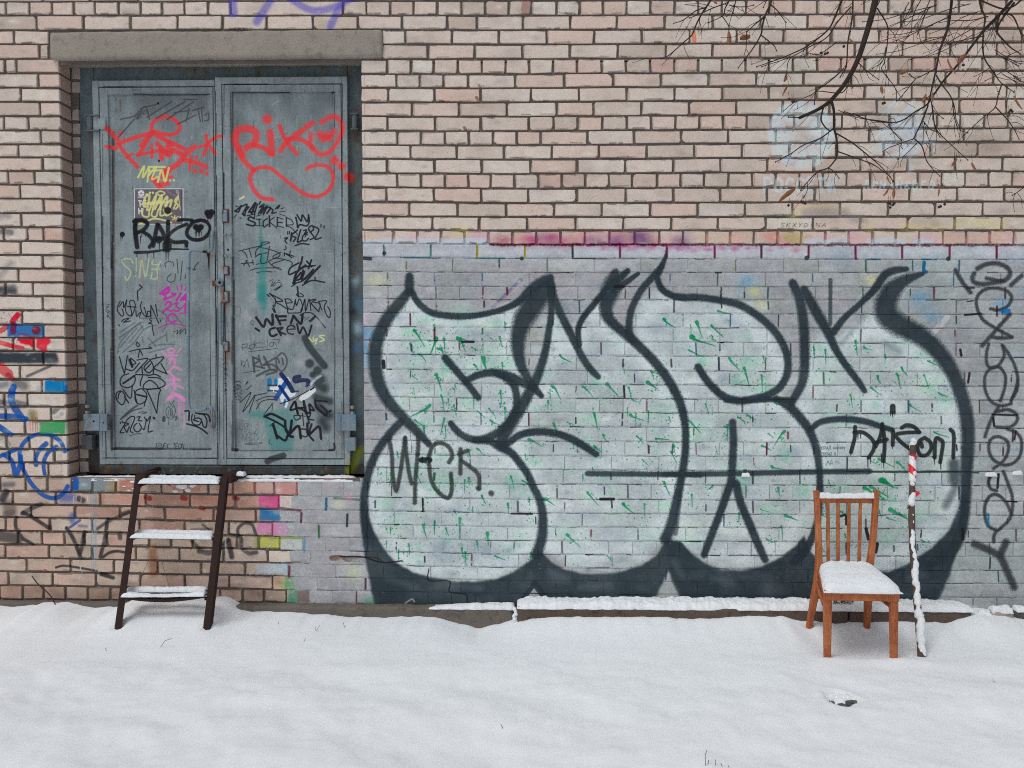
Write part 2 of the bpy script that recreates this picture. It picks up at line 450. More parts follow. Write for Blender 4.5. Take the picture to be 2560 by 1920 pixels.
# the old grey coat: everything right of the door below course 17, stepping along the bricks further down
for c in range(17, 44):
    xl = PAINT_X.get(c, 899) if c < 43 else 760
    hor = 14 if c >= 34 else 2
    y0, y1 = (lambda u: V(c, u) - (0.5 if c > 17 else 2)), (lambda u: V(c+1, u) + 0.5)
    us = [xl, 1300, 1700, 2100, 2560, 3150]
    WALL.poly(T0, [(u, y0(u)) for u in us] + [(u, y1(u)) for u in reversed(us)], GREY, 1.0, 0, 6 if c >= 34 else 3)
h, w = WALL.a.shape
msk = WALL.a > 0.5
nA = vnoise(h, w, 150, 4, 0.55, seed=5); nB = vnoise(h, w, 200, 4, 0.55, seed=6); nC = vnoise(h, w, (5, 40), 2, seed=8)
tone = (nA-.5)*34 + (nC-.5)*14
for k, g in enumerate((1.0, 0.96, 1.0)):
    WALL.c[..., k] = np.where(msk, np.clip(WALL.c[..., k] + tone*g + (nB-.5)*(10, -4, 6)[k], 0, 255), WALL.c[..., k])
# brighter first course of the coat, with warm and cool ghosts of older colours showing through
for u in range(905, 2800, 40):
    WALL.blob(u, 630, 40, (184,188,196), 0.55, 0.5)
for i in range(150):
    u, v = RND.uniform(905, 2700), RND.uniform(640, 900) if RND.random() < .7 else RND.uniform(900, 1480)
    WALL.blob(u, v, RND.uniform(14, 48), RND.choice([(158,142,150),(132,148,160),(164,162,136),(124,142,162),(150,146,152),(108,134,154)]), RND.uniform(.12, .38), RND.uniform(.3, .8))
for (u, v, r, col) in ((1868,705,26,(90,140,170)),(1885,730,22,(185,180,120)),(1900,760,20,(190,180,130)),(2300,745,26,(95,140,170)),(2330,790,30,(110,145,170)),(2180,700,22,(190,184,130)),(2505,760,24,(110,150,180)),
                       (865,850,18,(110,150,185)),(862,900,16,(90,140,180)),(858,945,14,(120,160,190)),(866,1010,18,(160,190,205)),(872,1040,12,(205,210,212)),(884,1105,16,(188,186,140)),(940,700,30,(185,182,140)),(1010,760,26,(186,184,150))):
    WALL.blob(u, v, r, col, .75, .7)
for c in (22,23,24,25): crect(904, 926+RND.uniform(-8,6), c, RND.choice([(96,140,178),(120,155,180),(180,165,175)]), .7, 6)
WALL.stroke(T8, [(1740,600),(1640,710)], 34, (196,192,196), .6, dry=.6); WALL.stroke(T6, [(1110,370),(930,550)], 26, (92,104,128), .7, dry=.9); WALL.stroke(T6, [(1100,400),(940,555)], 14, (200,140,160), .6, dry=.9)

# pale fills of the five big letters
FILLC = (178,189,187)
F = [
 (T6, [(430,480),(480,530),(560,590),(700,612),(900,592),(1095,525),(1065,650),(1058,780),(1090,900),(1150,985),(1110,1100),(1040,1240),(900,1350),(760,1345),(560,1370),(400,1240),(280,1090),(235,950),(240,780),(300,640),(380,540)]),
 (T7, [(160,560),(220,380),(330,230),(400,200),(560,260),(700,250),(980,270),(1080,370),(1180,520),(1230,650),(1232,850),(1150,1000),(960,1105),(700,1118),(450,1065),(300,945),(200,800)]),
 (T6, [(1310,560),(1400,720),(1450,700),(1480,600),(1580,510),(1620,600),(1750,710),(1900,850),(2050,1060),(2110,1250),(2100,1500),(2080,1700),(2000,1960),(1850,2115),(1600,2165),(1400,2135),(1260,2035),(1240,1800),(1150,1585),(1030,1395),(1050,1300),(1150,1100),(1230,930),(1285,720)]),
 (T8, [(-20,420),(60,470),(300,500),(480,540),(620,650),(720,780),(752,900),(700,1040),(580,1100),(720,1130),(850,1250),(930,1450),(948,1640),(945,1760),(925,1870),(870,1950),(720,2085),(500,2145),(300,2140),(130,2010),(30,1965),(110,1560),(140,1300),(100,1080),(20,930),(-160,740),(-190,600),(-130,480)]),
 (T8, [(885,760),(960,690),(1040,740),(1280,560),(1340,610),(1500,720),(1640,830),(1740,960),(1810,1150),(1840,1350),(1845,1600),(1830,1660),(1780,1860),(1650,2010),(1500,2120),(1380,2170),(1100,2150),(960,2110),(880,2030),(930,1880),(970,1660),(960,1500),(900,1300),(805,1150),(870,1000)]),
]
for T, pts in F:
    WALL.poly(T, pts, FILLC, .80, 4, 4, var=.35)
    n = len(pts)
    for i in range(n):   # overlapping passes of the can along the inside of the outline
        (ax, ay), (bx, by) = pts[i], pts[(i+1) % n]
        cx, cy = sum(p[0] for p in pts)/n, sum(p[1] for p in pts)/n
        q = [(ax+(cx-ax)*.1, ay+(cy-ay)*.1), (bx+(cx-bx)*.1, by+(cy-by)*.1)]
        WALL.stroke(T, q, 90, (200,208,208), .40, soft=.8)
    us = [p[0]/T[2]+T[0] for p in pts]; vs = [p[1]/T[2]+T[1] for p in pts]
    for i in range(90):
        WALL.blob(RND.uniform(min(us)+30, max(us)-30), RND.uniform(min(vs)+40, max(vs)-40), RND.uniform(10, 40), RND.choice([(156,196,174),(150,200,170),(206,214,212),(136,148,156),(150,160,172),(186,204,184),(134,190,160),(210,216,216),(128,140,150),(204,212,208)]), RND.uniform(.25,.65), RND.uniform(.35,.8))

# green flicks of paint
GRN = (16,122,74)
def splat(u, v, size, ang):
    size *= 1.3
    a = RND.uniform(.75, .95)
    WALL.stroke(T0, [(u, v, size*RND.uniform(.8,1.3)), (u+math.cos(ang)*size*1.4, v+math.sin(ang)*size*1.4, size*.6), (u+math.cos(ang)*size*RND.uniform(3,7), v+math.sin(ang)*size*RND.uniform(3,7), 1.8)], size, GRN, a, dry=.15)
    for k in range(RND.randint(4, 12)):
        r = RND.expovariate(1/22.0)+4; th = ang + RND.gauss(0, .5)
        WALL.stroke(T0, [(u+math.cos(th)*r, v+math.sin(th)*r)], RND.uniform(1.4, 3.6), GRN, a)
INF = [(T, np.array(p, float)) for T, p in F]
def inside(T, q, u, v):
    X, Y = (u-T[0])*T[2], (v-T[1])*T[2]; r = False
    for k in range(len(q)):
        ax, ay = q[k]; bx, by = q[(k+1) % len(q)]
        if (ay > Y) != (by > Y) and X < (bx-ax)*(Y-ay)/(by-ay)+ax: r = not r
    return r
for (x, y, s, an) in ((455,680,13,.9),(590,730,16,1.9),(720,725,13,.2),(740,735,10,1.2),(430,760,12,1.3),(620,790,11,1.2),(880,850,18,1.4),(980,720,10,1.4),(590,950,15,1.2),(550,1140,18,2.4),(985,1050,11,1.5),(620,1080,12,1.2),(640,1220,12,1.8),(915,1160,9,1),(460,1230,10,.8),
                      (1350,830,12,.9),(1300,1020,14,.7),(1490,1025,13,.6),(1640,1010,14,.8),(1560,1190,14,1.3),(1310,1250,13,1.2),(1160,1350,14,.4),(1560,1390,12,.7),(1890,1000,15,.6),(1990,610,14,.9),(1740,890,8,1.4),(1940,1345,10,.1)):
    splat(x/2.458+850, y/2.458+550, s/2.3, an)
for (x, y, s, an) in ((330,560,12,.3),(200,630,16,1.2),(290,650,12,.8),(170,720,18,.6),(400,850,15,1.0),(490,910,14,1.2),(150,800,11,.5),(990,800,10,1.5),(1175,745,11,1.4),(1460,910,12,1.1),(1270,1030,11,.7),(1510,1135,10,.8),(510,1200,11,.5),(150,1235,14,.7),(370,1270,11,.5),(740,1300,14,2.4),(600,1390,13,.3),(660,1515,10,.5),
                      (1320,1470,12,.6),(1430,1490,13,.6),(1270,1640,16,.5),(1340,1600,20,.5),(40,1425,9,1)):
    splat(x/2.458+1660, y/2.458+550, s/2.3, an)
for (x, y, s, an) in ((350,320,9,1.4),(480,370,12,.4),(460,440,9,1),(315,480,11,1.8),(680,460,15,1.4),(790,480,10,1.5),(510,770,14,1.4),(735,730,14,1.6),(905,820,13,1.5),(650,790,9,1.3),(1030,640,9,1.5),(870,590,9,1.2),(1250,610,13,.35),(1520,570,13,.9),(1740,640,13,.9),(1870,640,9,1.5),(1395,830,12,.8),(840,870,8,1.4)):
    splat(x/2.458+850, y/2.458+1000, s/2.3, an)
for (x, y, s, an) in ((745,465,14,.4),(1230,295,16,.5),(1330,250,20,.5),(1390,430,20,.5),(1080,440,8,.4),(720,530,10,1.4),(460,450,9,1.6),(300,280,9,2.4),(1300,330,12,.5),(1110,580,8,1.2)):
    splat(x/2.458+1660, y/2.458+1100, s/2.3, an)
for T, q in INF:
    us = q[:,0]/T[2]+T[0]; vs = q[:,1]/T[2]+T[1]
    for i in range(26):
        u, v = RND.uniform(us.min()+20, us.max()-20), RND.uniform(vs.min()+40, vs.max()-40)
        if inside(T, q, u, v): splat(u, v, RND.uniform(2,5), RND.choice([1.4,1.5,1.6,.7,.5,1.2]))
    for i in range(140):
        u, v = RND.uniform(us.min(), us.max()), RND.uniform(vs.min(), vs.max())
        if inside(T, q, u, v):
            WALL.stroke(T0, [(u, v), (u+RND.uniform(-1.5,1.5), v+RND.uniform(0,5))], RND.uniform(1.2,2.6), GRN, RND.uniform(.4,.85))
for i in range(14):
    WALL.blob(RND.choice([1100,1450,1800,2000,2190,1250])+RND.uniform(-70,70), RND.uniform(850,1300), RND.uniform(8,20), (60,170,120), .35)

# every coated brick took the paint a little differently; fine grain of the dry spray over all of it
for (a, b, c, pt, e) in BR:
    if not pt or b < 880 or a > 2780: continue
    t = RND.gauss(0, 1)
    col = (205,210,212) if t > 0 else (92,96,102)
    WALL.poly(T0, [(a+2,V(c,a)+2),(b-2,V(c,b)+2),(b-2,V(c+1,b)-2),(a+2,V(c+1,a)-2)], col, min(.22, abs(t)*.075), 1, 4, var=.5)
    if RND.random() < .5:     # a dull patch, sometimes a pale one
        u = RND.uniform(a+8, b-8)
        WALL.blob(u, RND.uniform(V(c,u)+8, V(c+1,u)-8), RND.uniform(6,20), RND.choice([(120,124,128),(196,202,202),(112,120,124),(176,180,172)]), RND.uniform(.1,.4), .5)
    WALL.stroke(T0, [(a+4, V(c,a)+2.6), (b-4, V(c,b)+2.6)], 2.2, (190,196,200), RND.uniform(.05,.35), dry=.4)  # light on the upper edge, painted in
    WALL.stroke(T0, [(a+4, V(c+1,a)-2.4), (b-4, V(c+1,b)-2.4)], 2.6, (88,90,96), RND.uniform(.1,.4), dry=.4)  # joint shading painted along the lower edge
fine = (vnoise(h, w, 3, 2, seed=31)-.5)*22 + (vnoise(h, w, 14, 3, seed=32)-.5)*20
WALL.c[:] = np.where((WALL.a > .5)[..., None], np.clip(WALL.c + fine[..., None], 0, 255), WALL.c)

# joints of the coated bricks: paint has cracked, older colours and dark gaps show
DK=(34,34,38)
for (a, b, c, pt, e) in BR:
    if not pt or b < 890 or a > 2760: continue
    v0, v1 = V(c, b), V(c+1, b)
    r = RND.random()
    if c == 17:
        col = RND.choice([(60,96,52),(70,110,110),(150,130,40),(120,30,60),(50,50,60)]) if b < 1500 else RND.choice([(96,22,46),(70,30,50),(100,30,56)])
        WALL.stroke(T0, [(b, v0+3), (b+RND.uniform(-1,1), v1-4)], 5.5, col, .9, dry=.15)
    elif r < (.62 if c < 20 else .42):
        col = RND.choice([(30,60,84),(44,84,60),(96,96,44),(40,40,48),(20,74,110)]) if c < 20 else RND.choice([DK, DK, DK, (48,56,64), (60,44,46), (36,66,84), (90,30,46)])
        ln = RND.choice([1, 1, .6, .5]); yy = v0+3+RND.uniform(0, (1-ln)*24)
        WALL.stroke(T0, [(b, yy), (b+RND.uniform(-1.5,1.5), yy+(v1-v0-7)*ln)], RND.uniform(2.2,5.5), col, RND.uniform(.55,.92), dry=RND.uniform(.2,.6))
    elif r < .8:
        WALL.stroke(T0, [(b, v0+3), (b, v1-3)], 2.0, (90,92,98), .45)
    # bed joint
    x = a
    while x < b:
        L = RND.uniform(8, 60)
        r = RND.random()
        q = [(x, V(c+1,x)+RND.uniform(-1,1)), (x+L*.5, V(c+1,x+L*.5)+RND.uniform(-1.2,1.2)), (x+L, V(c+1,x+L)+RND.uniform(-1,1))]
        if r < .24: WALL.stroke(T0, q, RND.uniform(1.2,2.6), DK, RND.uniform(.5,.9), dry=.35)
        elif r < .25: WALL.stroke(T0, [q[0], ((q[0][0]+RND.uniform(6,22)), q[0][1]+RND.uniform(-1,1))], RND.uniform(2.5,4.5), (28,24,28), .85, dry=.4)
        elif r < .8: WALL.stroke(T0, q, 1.6, (84,86,92), .42, dry=.2)
        x += L*.9
# dark outlines and the heavy shadow under the letters
def O(T, pts, w=45, a=.96, soft=.26): WALL.stroke(T, pts, w, SLATE, a, soft=soft, halo=.16)
WALL.poly(T7, [(128,560),(130,800),(158,1000),(188,1150),(212,1275),(545,1275),(1085,1275),(1195,1128),(1265,1235),(1930,1228),(2020,1050),(2110,1225),(2130,1235),(2330,1235),(2330,1080),(2240,1010),(2150,940),(2090,870),(2000,870),(1940,960),(1850,1020),(1700,1062),(1600,1072),(1480,1066),(1370,1040),(1300,1000),(1235,930),(1150,1000),(1060,1062),(960,1102),(850,1118),(700,1118),(560,1092),(450,1062),(340,1000),(270,920),(210,820),(172,720)], (44,54,60), 1.0, 2, 3, var=.2)
WALL.poly(T9, [(0,600),(110,640),(170,705),(250,760),(350,800),(480,803),(600,778),(720,722),(810,650),(860,590),(900,690),(960,760),(1100,800),(1380,812),(1480,772),(1560,722),(1650,660),(1750,560),(1860,300),(1850,560),(1790,720),(1745,850),(1680,1000),(110,1000),(40,850)], (44,54,60), 1.0, 2, 3, var=.2)
for (T, a, b) in ((T7,(600,1130),(860,1160)),(T7,(1290,1060),(1400,1110)),(T7,(1480,1150),(1650,1140)),(T9,(60,750),(110,840)),(T9,(300,850),(420,880)),(T9,(1500,850),(1600,830)),(T7,(300,1100),(450,1150))):
    WALL.stroke(T, [a, b], 40, (104,112,120), .28, soft=.9)
WALL.stroke(T7, [(1195,1128),(1085,1275)], 30, SLATE, .9); WALL.stroke(T7, [(1195,1128),(1290,1260)], 40, SLATE, .9)
O(T6, [(425,350,50),(425,400,60),(425,445,52)])
O(T6, [(420,440,50),(370,505,66),(300,590,74),(245,690,80),(216,790,84),(216,900,84),(235,1000,80),(275,1085,72),(335,1160,66),(400,1230,62),(470,1300,54),(545,1378,40)])
O(T6, [(440,440,36),(480,510,40),(560,570,42),(680,592,40),(800,592,38),(920,572,36),(1020,542,38),(1100,500,46),(1180,420,56),(1250,375,60),(1292,355,44)])
O(T6, [(1285,385,60),(1225,470,120),(1140,590,120),(1100,690,96),(1092,790,78),(1110,890,62),(1150,970,50),(1190,1030,46),(1235,1082,34)])
O(T6, [(1290,400,50),(1297,560,38),(1282,680,42),(1262,800,46),(1228,920,52),(1180,1030,62),(1112,1150,72),(1060,1230,80),(1010,1310,80),(985,1380,60)])
O(T6, [(645,850,46),(745,965,44),(848,1092,40)])
O(T6, [(770,990,40),(850,953,44),(940,940,48),(1020,955,54),(1110,995,56),(1190,1035,46)])
O(T6, [(960,945,40),(1030,980,44),(1072,1030,46),(1085,1100,46),(1078,1170,48),(1040,1240,48),(980,1300,50),(900,1342,50),(830,1352,48),(760,1330,44),(710,1290,42),(680,1250,36)])
O(T6, [(830,1352,40),(920,1362,44),(985,1395,56),(1050,1432,48),(1100,1490,46),(1150,1560,46),(1190,1650,46),(1212,1690,46),(1240,1780,52),(1245,1880,58),(1235,1970,62),(1205,2060,66)])
O(T6, [(375,1240,48),(300,1320,50),(230,1420,50),(180,1530,50),(155,1650,50),(147,1750,52),(152,1850,56),(172,1930,64)])
O(T6, [(1000,1400,40),(1100,1325,44),(1200,1303,46),(1320,1312,46),(1420,1347,46),(1500,1392,46),(1572,1440,40)])
O(T6, [(1300,400,44),(1312,470,46),(1350,570,48),(1400,670,48),(1450,770,46),(1490,850,44),(1540,920,42),(1585,965,34)])
O(T6, [(1640,420,40),(1550,530,38),(1490,605,38),(1462,680,36),(1468,770,36)])
O(T6, [(1690,325,50),(1665,420,110),(1635,520,86),(1642,590,70),(1680,640,60),(1750,700,58),(1830,770,56),(1920,860,56),(2000,960,56),(2060,1060,54),(2100,1160,52),(2120,1270,46),(2122,1400,46),(2108,1520,48),(2085,1640,50),(2060,1760,54),(2030,1880,60),(2000,1960,70)])
O(T6, [(1660,410,60),(1765,315,36)]); O(T6, [(1690,430,50),(1830,332,26)]); O(T7, [(2090,560),(2060,820)], 30, .6)
O(T6, [(2010,175,10),(1995,240,26),(1955,325,44)]); O(T6, [(1975,290,36),(1920,352,42),(1850,432,42),(1797,530,42),(1776,620,42),(1776,690,42),(1800,740,40)])
O(T6, [(1945,350,36),(1972,420,40),(2030,462,42),(2110,477,44),(2212,478,44),(2350,497,44),(2450,522,46),(2550,578,46),(2630,645,46),(2692,715,46),(2735,800,46),(2752,880,46),(2742,960,46),(2700,1030,46),(2630,1075,46),(2550,1097,46),(2460,1112,48),(2370,1092,48),(2300,1040,46),(2240,970,46),(2200,905,44)])
O(T8, [(380,1108),(520,1112),(650,1104),(785,1108)], 34)
O(T8, [(690,1100,40),(770,1150,54),(830,1210,56),(890,1290,52),(930,1390,48),(950,1500,44),(957,1640,42),(955,1720,44),(940,1860,44),(905,1960,44),(860,2040,54),(800,2100,60)])
O(T8, [(420,1245,44),(425,1350,46),(420,1480,48),(412,1600,50),(390,1670,50),(340,1810,48),(290,1940,46),(245,2060,40)]); O(T8, [(440,1620,50),(470,1740,50),(520,1860,50),(570,1980,50),(620,2090,44)])
WALL.stroke(T0, [(2170,1180),(2280,1181),(2380,1180),(2445,1182)], 5, (26,52,46), .8, dry=.3); O(T6, [(1520,1560),(1800,1562),(2212,1568)], 34, .88); O(T8, [(0,1563),(400,1560),(900,1550),(1260,1546)], 34, .9)
O(T8, [(790,390,50),(830,480,58),(852,600,60),(862,750,60),(862,900,58),(848,1000,54),(802,1090,48),(785,1125,40)])
O(T8, [(860,430,50),(930,560,62),(1000,680,56),(1050,790,46),(1120,900,42),(1190,990,40),(1232,1052,32)])
O(T8, [(1022,370),(1020,640)], 24, .7); O(T8, [(1040,690,44),(1110,600,38),(1200,520,36),(1290,430,46),(1350,345,52),(1410,312,44),(1490,303,30)])
O(T8, [(1590,330,26),(1480,372,64),(1400,435,112),(1362,520,128),(1375,590,136),(1450,650,126),(1560,705,112),(1660,785,98),(1740,885,88),(1800,1000,82),(1840,1130,78),(1862,1270,76),(1862,1400,74),(1856,1560,70),(1852,1700,66),(1840,1850,60),(1800,1990,64),(1720,2070,60),(1630,2120,50)])
O(T8, [(895,1290,34),(960,1243,38),(1050,1227,40),(1150,1227,40),(1250,1243,38),(1330,1270,34),(1400,1292,30)])
WALL.stroke(T8, [(1240,580),(1090,760)], 26, (120,134,140), .5, soft=.7); WALL.stroke(T8, [(1360,760),(1440,810)], 40, (100,116,122), .5, soft=.8); WALL.stroke(T8, [(1780,1500),(1785,1600)], 70, SLATE, .75, soft=.5); WALL.stroke(T8, [(1790,1640),(1730,1760)], 44, SLATE, .5, soft=.7)
WALL.stroke(T8, [(1885,1150),(1900,1350),(1885,1520)], 22, SLATE, .5, soft=.7)
for (x, y) in ((270,205),(1115,238)): WALL.stroke(T6, [(x, y)], 24, SLATE, .9)
for (x, y) in ((875,235),(1745,240)): WALL.stroke(T8, [(x, y)], 28, SLATE, .85)
WALL.stroke(T6, [(135,235),(185,240)], 22, SLATE, .9)
# flecks where the grit of the brick shows through the dark lines, and thinned passes of the can
for i in range(1500):
    u, v = RND.uniform(905,2460), RND.uniform(640,1512)
    WALL.stroke(T0, [(u,v),(u+RND.uniform(-5,5),v+RND.uniform(-1.5,1.5))], RND.uniform(1.0,2.4), RND.choice([(118,126,130),(96,104,108),(140,146,148),(70,78,84)]), RND.uniform(.2,.6), dry=.3)
for i in range(60):
    u, v = RND.uniform(905,2400), RND.uniform(1400,1510)
    WALL.blob(u, v, RND.uniform(10,30), RND.choice([(84,92,98),(70,78,82),(58,64,68)]), RND.uniform(.12,.35), .45)
# the thin black name in the first letter
S=(48,52,50)
for q in ([(300,1340,40),(300,1345,34)], [(300,1345),(318,1450),(322,1560),(340,1660),(352,1640),(370,1550),(385,1450),(398,1340)], [(398,1340),(408,1450),(425,1560),(440,1620)], [(475,1310),(480,1370),(476,1440)], [(476,1440),(462,1600),(458,1740)],
          [(540,1470),(570,1390),(620,1372),(670,1400),(688,1450),(670,1490)], [(545,1500),(560,1600),(600,1670),(660,1710),(685,1660),(680,1560)], [(740,1410),(738,1560)], [(780,1420),(730,1440)], [(745,1480),(800,1520),(850,1570),(855,1650)], [(845,1650),(850,1655)], [(928,1680,34),(929,1682,34)]):
    WALL.stroke(T6, q, 26, S, .85, soft=.3, halo=.2)
# dripping black word by the chair
B2=(36,40,40)
for q in ([(1050,300),(1045,420),(1020,520),(1005,580)], [(1040,360),(1130,360),(1210,410),(1260,480),(1250,560),(1200,640)], [(1350,270),(1330,400),(1275,520)], [(1350,270),(1370,400),(1375,520),(1365,680)], [(1290,470),(1400,440)], [(1470,350),(1465,500)], [(1760,360),(1600,365),(1500,390),(1560,470),(1650,540)],
          [(1565,310),(1620,280),(1700,300),(1760,360)], [(1820,420),(1880,470),(1890,540),(1840,610),(1770,610),(1740,540),(1760,460),(1820,420)], [(1930,640),(1940,440),(1990,440),(2020,490),(1990,690)], [(2105,330),(2140,390),(2135,640)], [(1780,480),(1790,520)]):
    WALL.stroke(TM, q, 44, B2, .92, soft=.12, dry=.2)
for (x, y, y2) in ((1000,560,625),(1190,640,780),(1220,640,710),(1365,650,760),(1340,600,700),(1460,480,545),(1080,380,440),(1110,380,430),(1925,620,715),(1995,660,770),(2138,600,670),(1465,140,200),(1440,130,180),(1490,130,170)):
    WALL.stroke(TM, [(x,y,16),(x+2,y2,5)], 12, B2, .9)
WALL.stroke(TM, [(1465,75),(1466,130)], 62, B2, .9)
GR=(70,92,92)
text(WALL, TM, 'УКРАЛ'.replace('У','Y').replace('К','K').replace('Р','P').replace('А','A'), 645, 515, 36, 22, 5, GR, .9); text(WALL, TM, 'во'+'рону'.replace('у','у'), 808, 510, 34, 18, 5, GR, .9)
text(WALL, TM, 'ПОПАЛ'.replace('О','O').replace('А','A'), 682, 585, 28, 18, 5, GR, .9); text(WALL, TM, 'B', 822, 585, 26, 14, 5, GR, .9); text(WALL, TM, 'AД', 735, 675, 34, 30, 5, GR, .9); text(WALL, TM, '!!!', 825, 675, 34, 16, 5, GR, .9)
# the tall column of letters at the right
R2=(50,52,56)
def Q(T, pts, w=34, a=.9): WALL.stroke(T, pts, w, R2, a, soft=.4, halo=.15)
Q(TK, [(615,315),(680,430),(770,545)], 44); Q(TK, [(1300,370),(1190,470)], 44)
Q(TK, [(840,300),(930,255),(1050,245),(1150,290),(1180,350),(1140,410),(1040,440),(900,460),(810,440),(790,390),(810,350)], 46); Q(TK, [(940,400),(1030,420),(1110,430)], 40)
Q(TK, [(980,715),(1060,730),(1150,690),(1195,610),(1160,540),(1060,505),(940,510),(860,560),(830,640),(850,740),(900,830),(1000,900),(1090,950),(1200,1010)], 34)
Q(TK, [(1180,770),(1100,860),(1040,930),(960,1020),(890,1100)], 40); Q(TK, [(1200,1010),(1100,1020),(1000,1010)], 36); Q(TK, [(960,1080),(935,1180),(940,1290),(990,1330),(1060,1300),(1120,1200),(1100,1100)], 32)
Q(TK, [(1100,1090),(1170,1190),(1230,1310),(1260,1440),(1250,1560),(1190,1660)], 32)
Q(TL, [(1190,250),(1090,270),(990,230),(930,130),(915,30),(930,-60),(1000,-130),(1080,-120),(1130,-40),(1125,80),(1080,220)], 32); Q(TL, [(1240,100),(1260,0)], 30); Q(TL, [(1240,90),(1190,230)], 30)
Q(TL, [(1060,280),(1000,380),(950,500),(920,590)], 36); Q(TL, [(1050,330),(1150,310),(1240,350),(1250,430),(1170,490),(1040,490)], 34)
Q(TL, [(1150,510),(1260,560),(1300,660),(1280,790),(1200,870),(1100,880),(1000,820),(960,720),(980,620),(1060,590),(1150,640),(1160,740),(1110,840),(1010,920)], 34)
Q(TL, [(990,980),(955,1060),(980,1130),(1040,1150)], 34); Q(TL, [(1110,950),(1160,1080),(1200,1200),(1205,1330),(1170,1450),(1080,1540)], 34); Q(TL, [(1200,1400),(1130,1260),(1040,1190),(970,1210),(920,1300),(920,1420),(960,1520),(1040,1560)], 34)
Q(TL, [(1080,1540),(1020,1600),(1010,1680)], 36); Q(T9, [(1905,640),(1980,670),(2060,712)], 44); Q(T9, [(2100,630),(2070,710),(2100,790),(2150,905)], 44)
WALL.stroke(TK, [(1105,745),(1165,735)], 44, (16,100,160), .9)

# spray band and joint colours along the top of the grey coat
for i in range(170):
    u = RND.uniform(905, 2560)
    t = 1 if 1300 < u < 1720 else 0
    col = RND.choice([(176,52,104),(150,60,120),(196,80,110),(112,60,120),(186,60,90)] if t else [(206,150,162),(204,140,150),(196,176,120),(208,160,160),(190,150,176)])
    WALL.blob(u, RND.uniform(586, 612) if t else RND.uniform(588, 606), RND.uniform(14, 30), col, RND.uniform(.2,.45) if t else RND.uniform(.12,.32), .5)
for (u, v, col) in ((1595,590,(70,60,110)),(1545,602,(90,60,130)),(1610,604,(90,70,120)),(1150,580,(200,190,110)),(1970,592,(150,140,60)),(1930,595,(200,90,80)),(1255,602,(140,30,60)),(1990,600,(160,150,70)),(1700,603,(100,60,110))): WALL.blob(u, v, 24, col, .6, .7)
for a, b in ((905,1220),(2010,2120),(2165,2260),(2280,2330)):
    WALL.poly(T0, [(a,597),(b,595),(b,614),(a,614)], (176,184,192), .85, 1, 12)
for u in np.arange(1225, 2560, 9): WALL.stroke(T0, [(u, V(17,u)+RND.uniform(-2,2)), (u+8, V(17,u)+RND.uniform(-2,2))], RND.uniform(4,8), (84,28,44), RND.uniform(.4,.85) if u < 1750 else RND.uniform(.2,.6))
for i in range(40): WALL.blob(RND.uniform(1470,2010), RND.uniform(612,628), RND.uniform(6,14), (168,60,110), .35, .6)

# where gaps have opened again
for u0, u1, col in ((1010,1075,(40,90,100)),(1190,1260,(40,100,90)),(2170,2200,(20,90,120)),(2305,2340,(14,80,120)),(1290,1300,(50,90,60))):
    WALL.stroke(T0, [(u0, V(18,u0)), (u1, V(18,u1))], 4, col, .8, dry=.4)
for (T, q, wd) in ((T9,[(1085,470),(1115,465),(1118,520)],14),(T9,[(1240,545),(1255,610)],20),(T9,[(1310,640),(1300,690)],20),(TL,[(1240,530),(1225,620)],18),(TL,[(1060,980),(1050,1120)],26),(T7,[(500,370),(550,370)],34),(T6,[(1690,410),(1740,410)],16),(T6,[(750,750),(820,750)],14),(T6,[(265,870),(268,905)],24),(T7,[(1600,610),(1680,610)],18),(T7,[(1050,700),(1180,702)],10),(TK,[(1045,690),(1045,790)],16),(TK,[(710,780),(880,765)],20),(TK,[(735,640),(800,632)],12),(TK,[(730,500),(810,500)],14),(TK,[(760,1380),(745,1480)],22),(TK,[(665,1140),(675,1200)],26),(TL,[(1005,395),(1015,480)],24),(TL,[(1000,360),(1250,370)],18),(TL,[(690,1550),(690,1650)],34),(TL,[(1150,1260),(1250,1265)],16)):
    WALL.stroke(T, q, wd, (30,28,32), .92, dry=.25)
WALL.stroke(TK, [(290,235),(285,310),(310,335)], 36, (14,84,126), .9, dry=.3); WALL.stroke(TL, [(950,1400),(950,1500)], 34, (20,96,130), .85, dry=.5)
# long crack from the sill corner down through the letter's shadow
WALL.stroke(TD, [(2020,220),(2045,300),(2030,380),(2040,470),(2035,560),(2045,620),(2040,700),(2020,790)], 8, (26,28,32), .9); WALL.stroke(TD, [(1660,800),(1750,780),(1900,800),(2010,790),(2130,800),(2212,850)], 12, (48,36,32), .85, dry=.3)
WALL.stroke(TD, [(1680,800),(1760,800),(1850,815)], 60, (104,80,66), .8, dry=.75); WALL.stroke(TD, [(1850,810),(2000,830)], 60, (120,116,116), .6, dry=.8); WALL.stroke(T7, [(0,965),(130,965),(260,1000),(380,990)], 9, (26,28,32), .9); WALL.stroke(T7, [(545,1040),(545,1110),(670,1115),(672,1180),(770,1195),(780,1240)], 7, (24,26,30), .9)

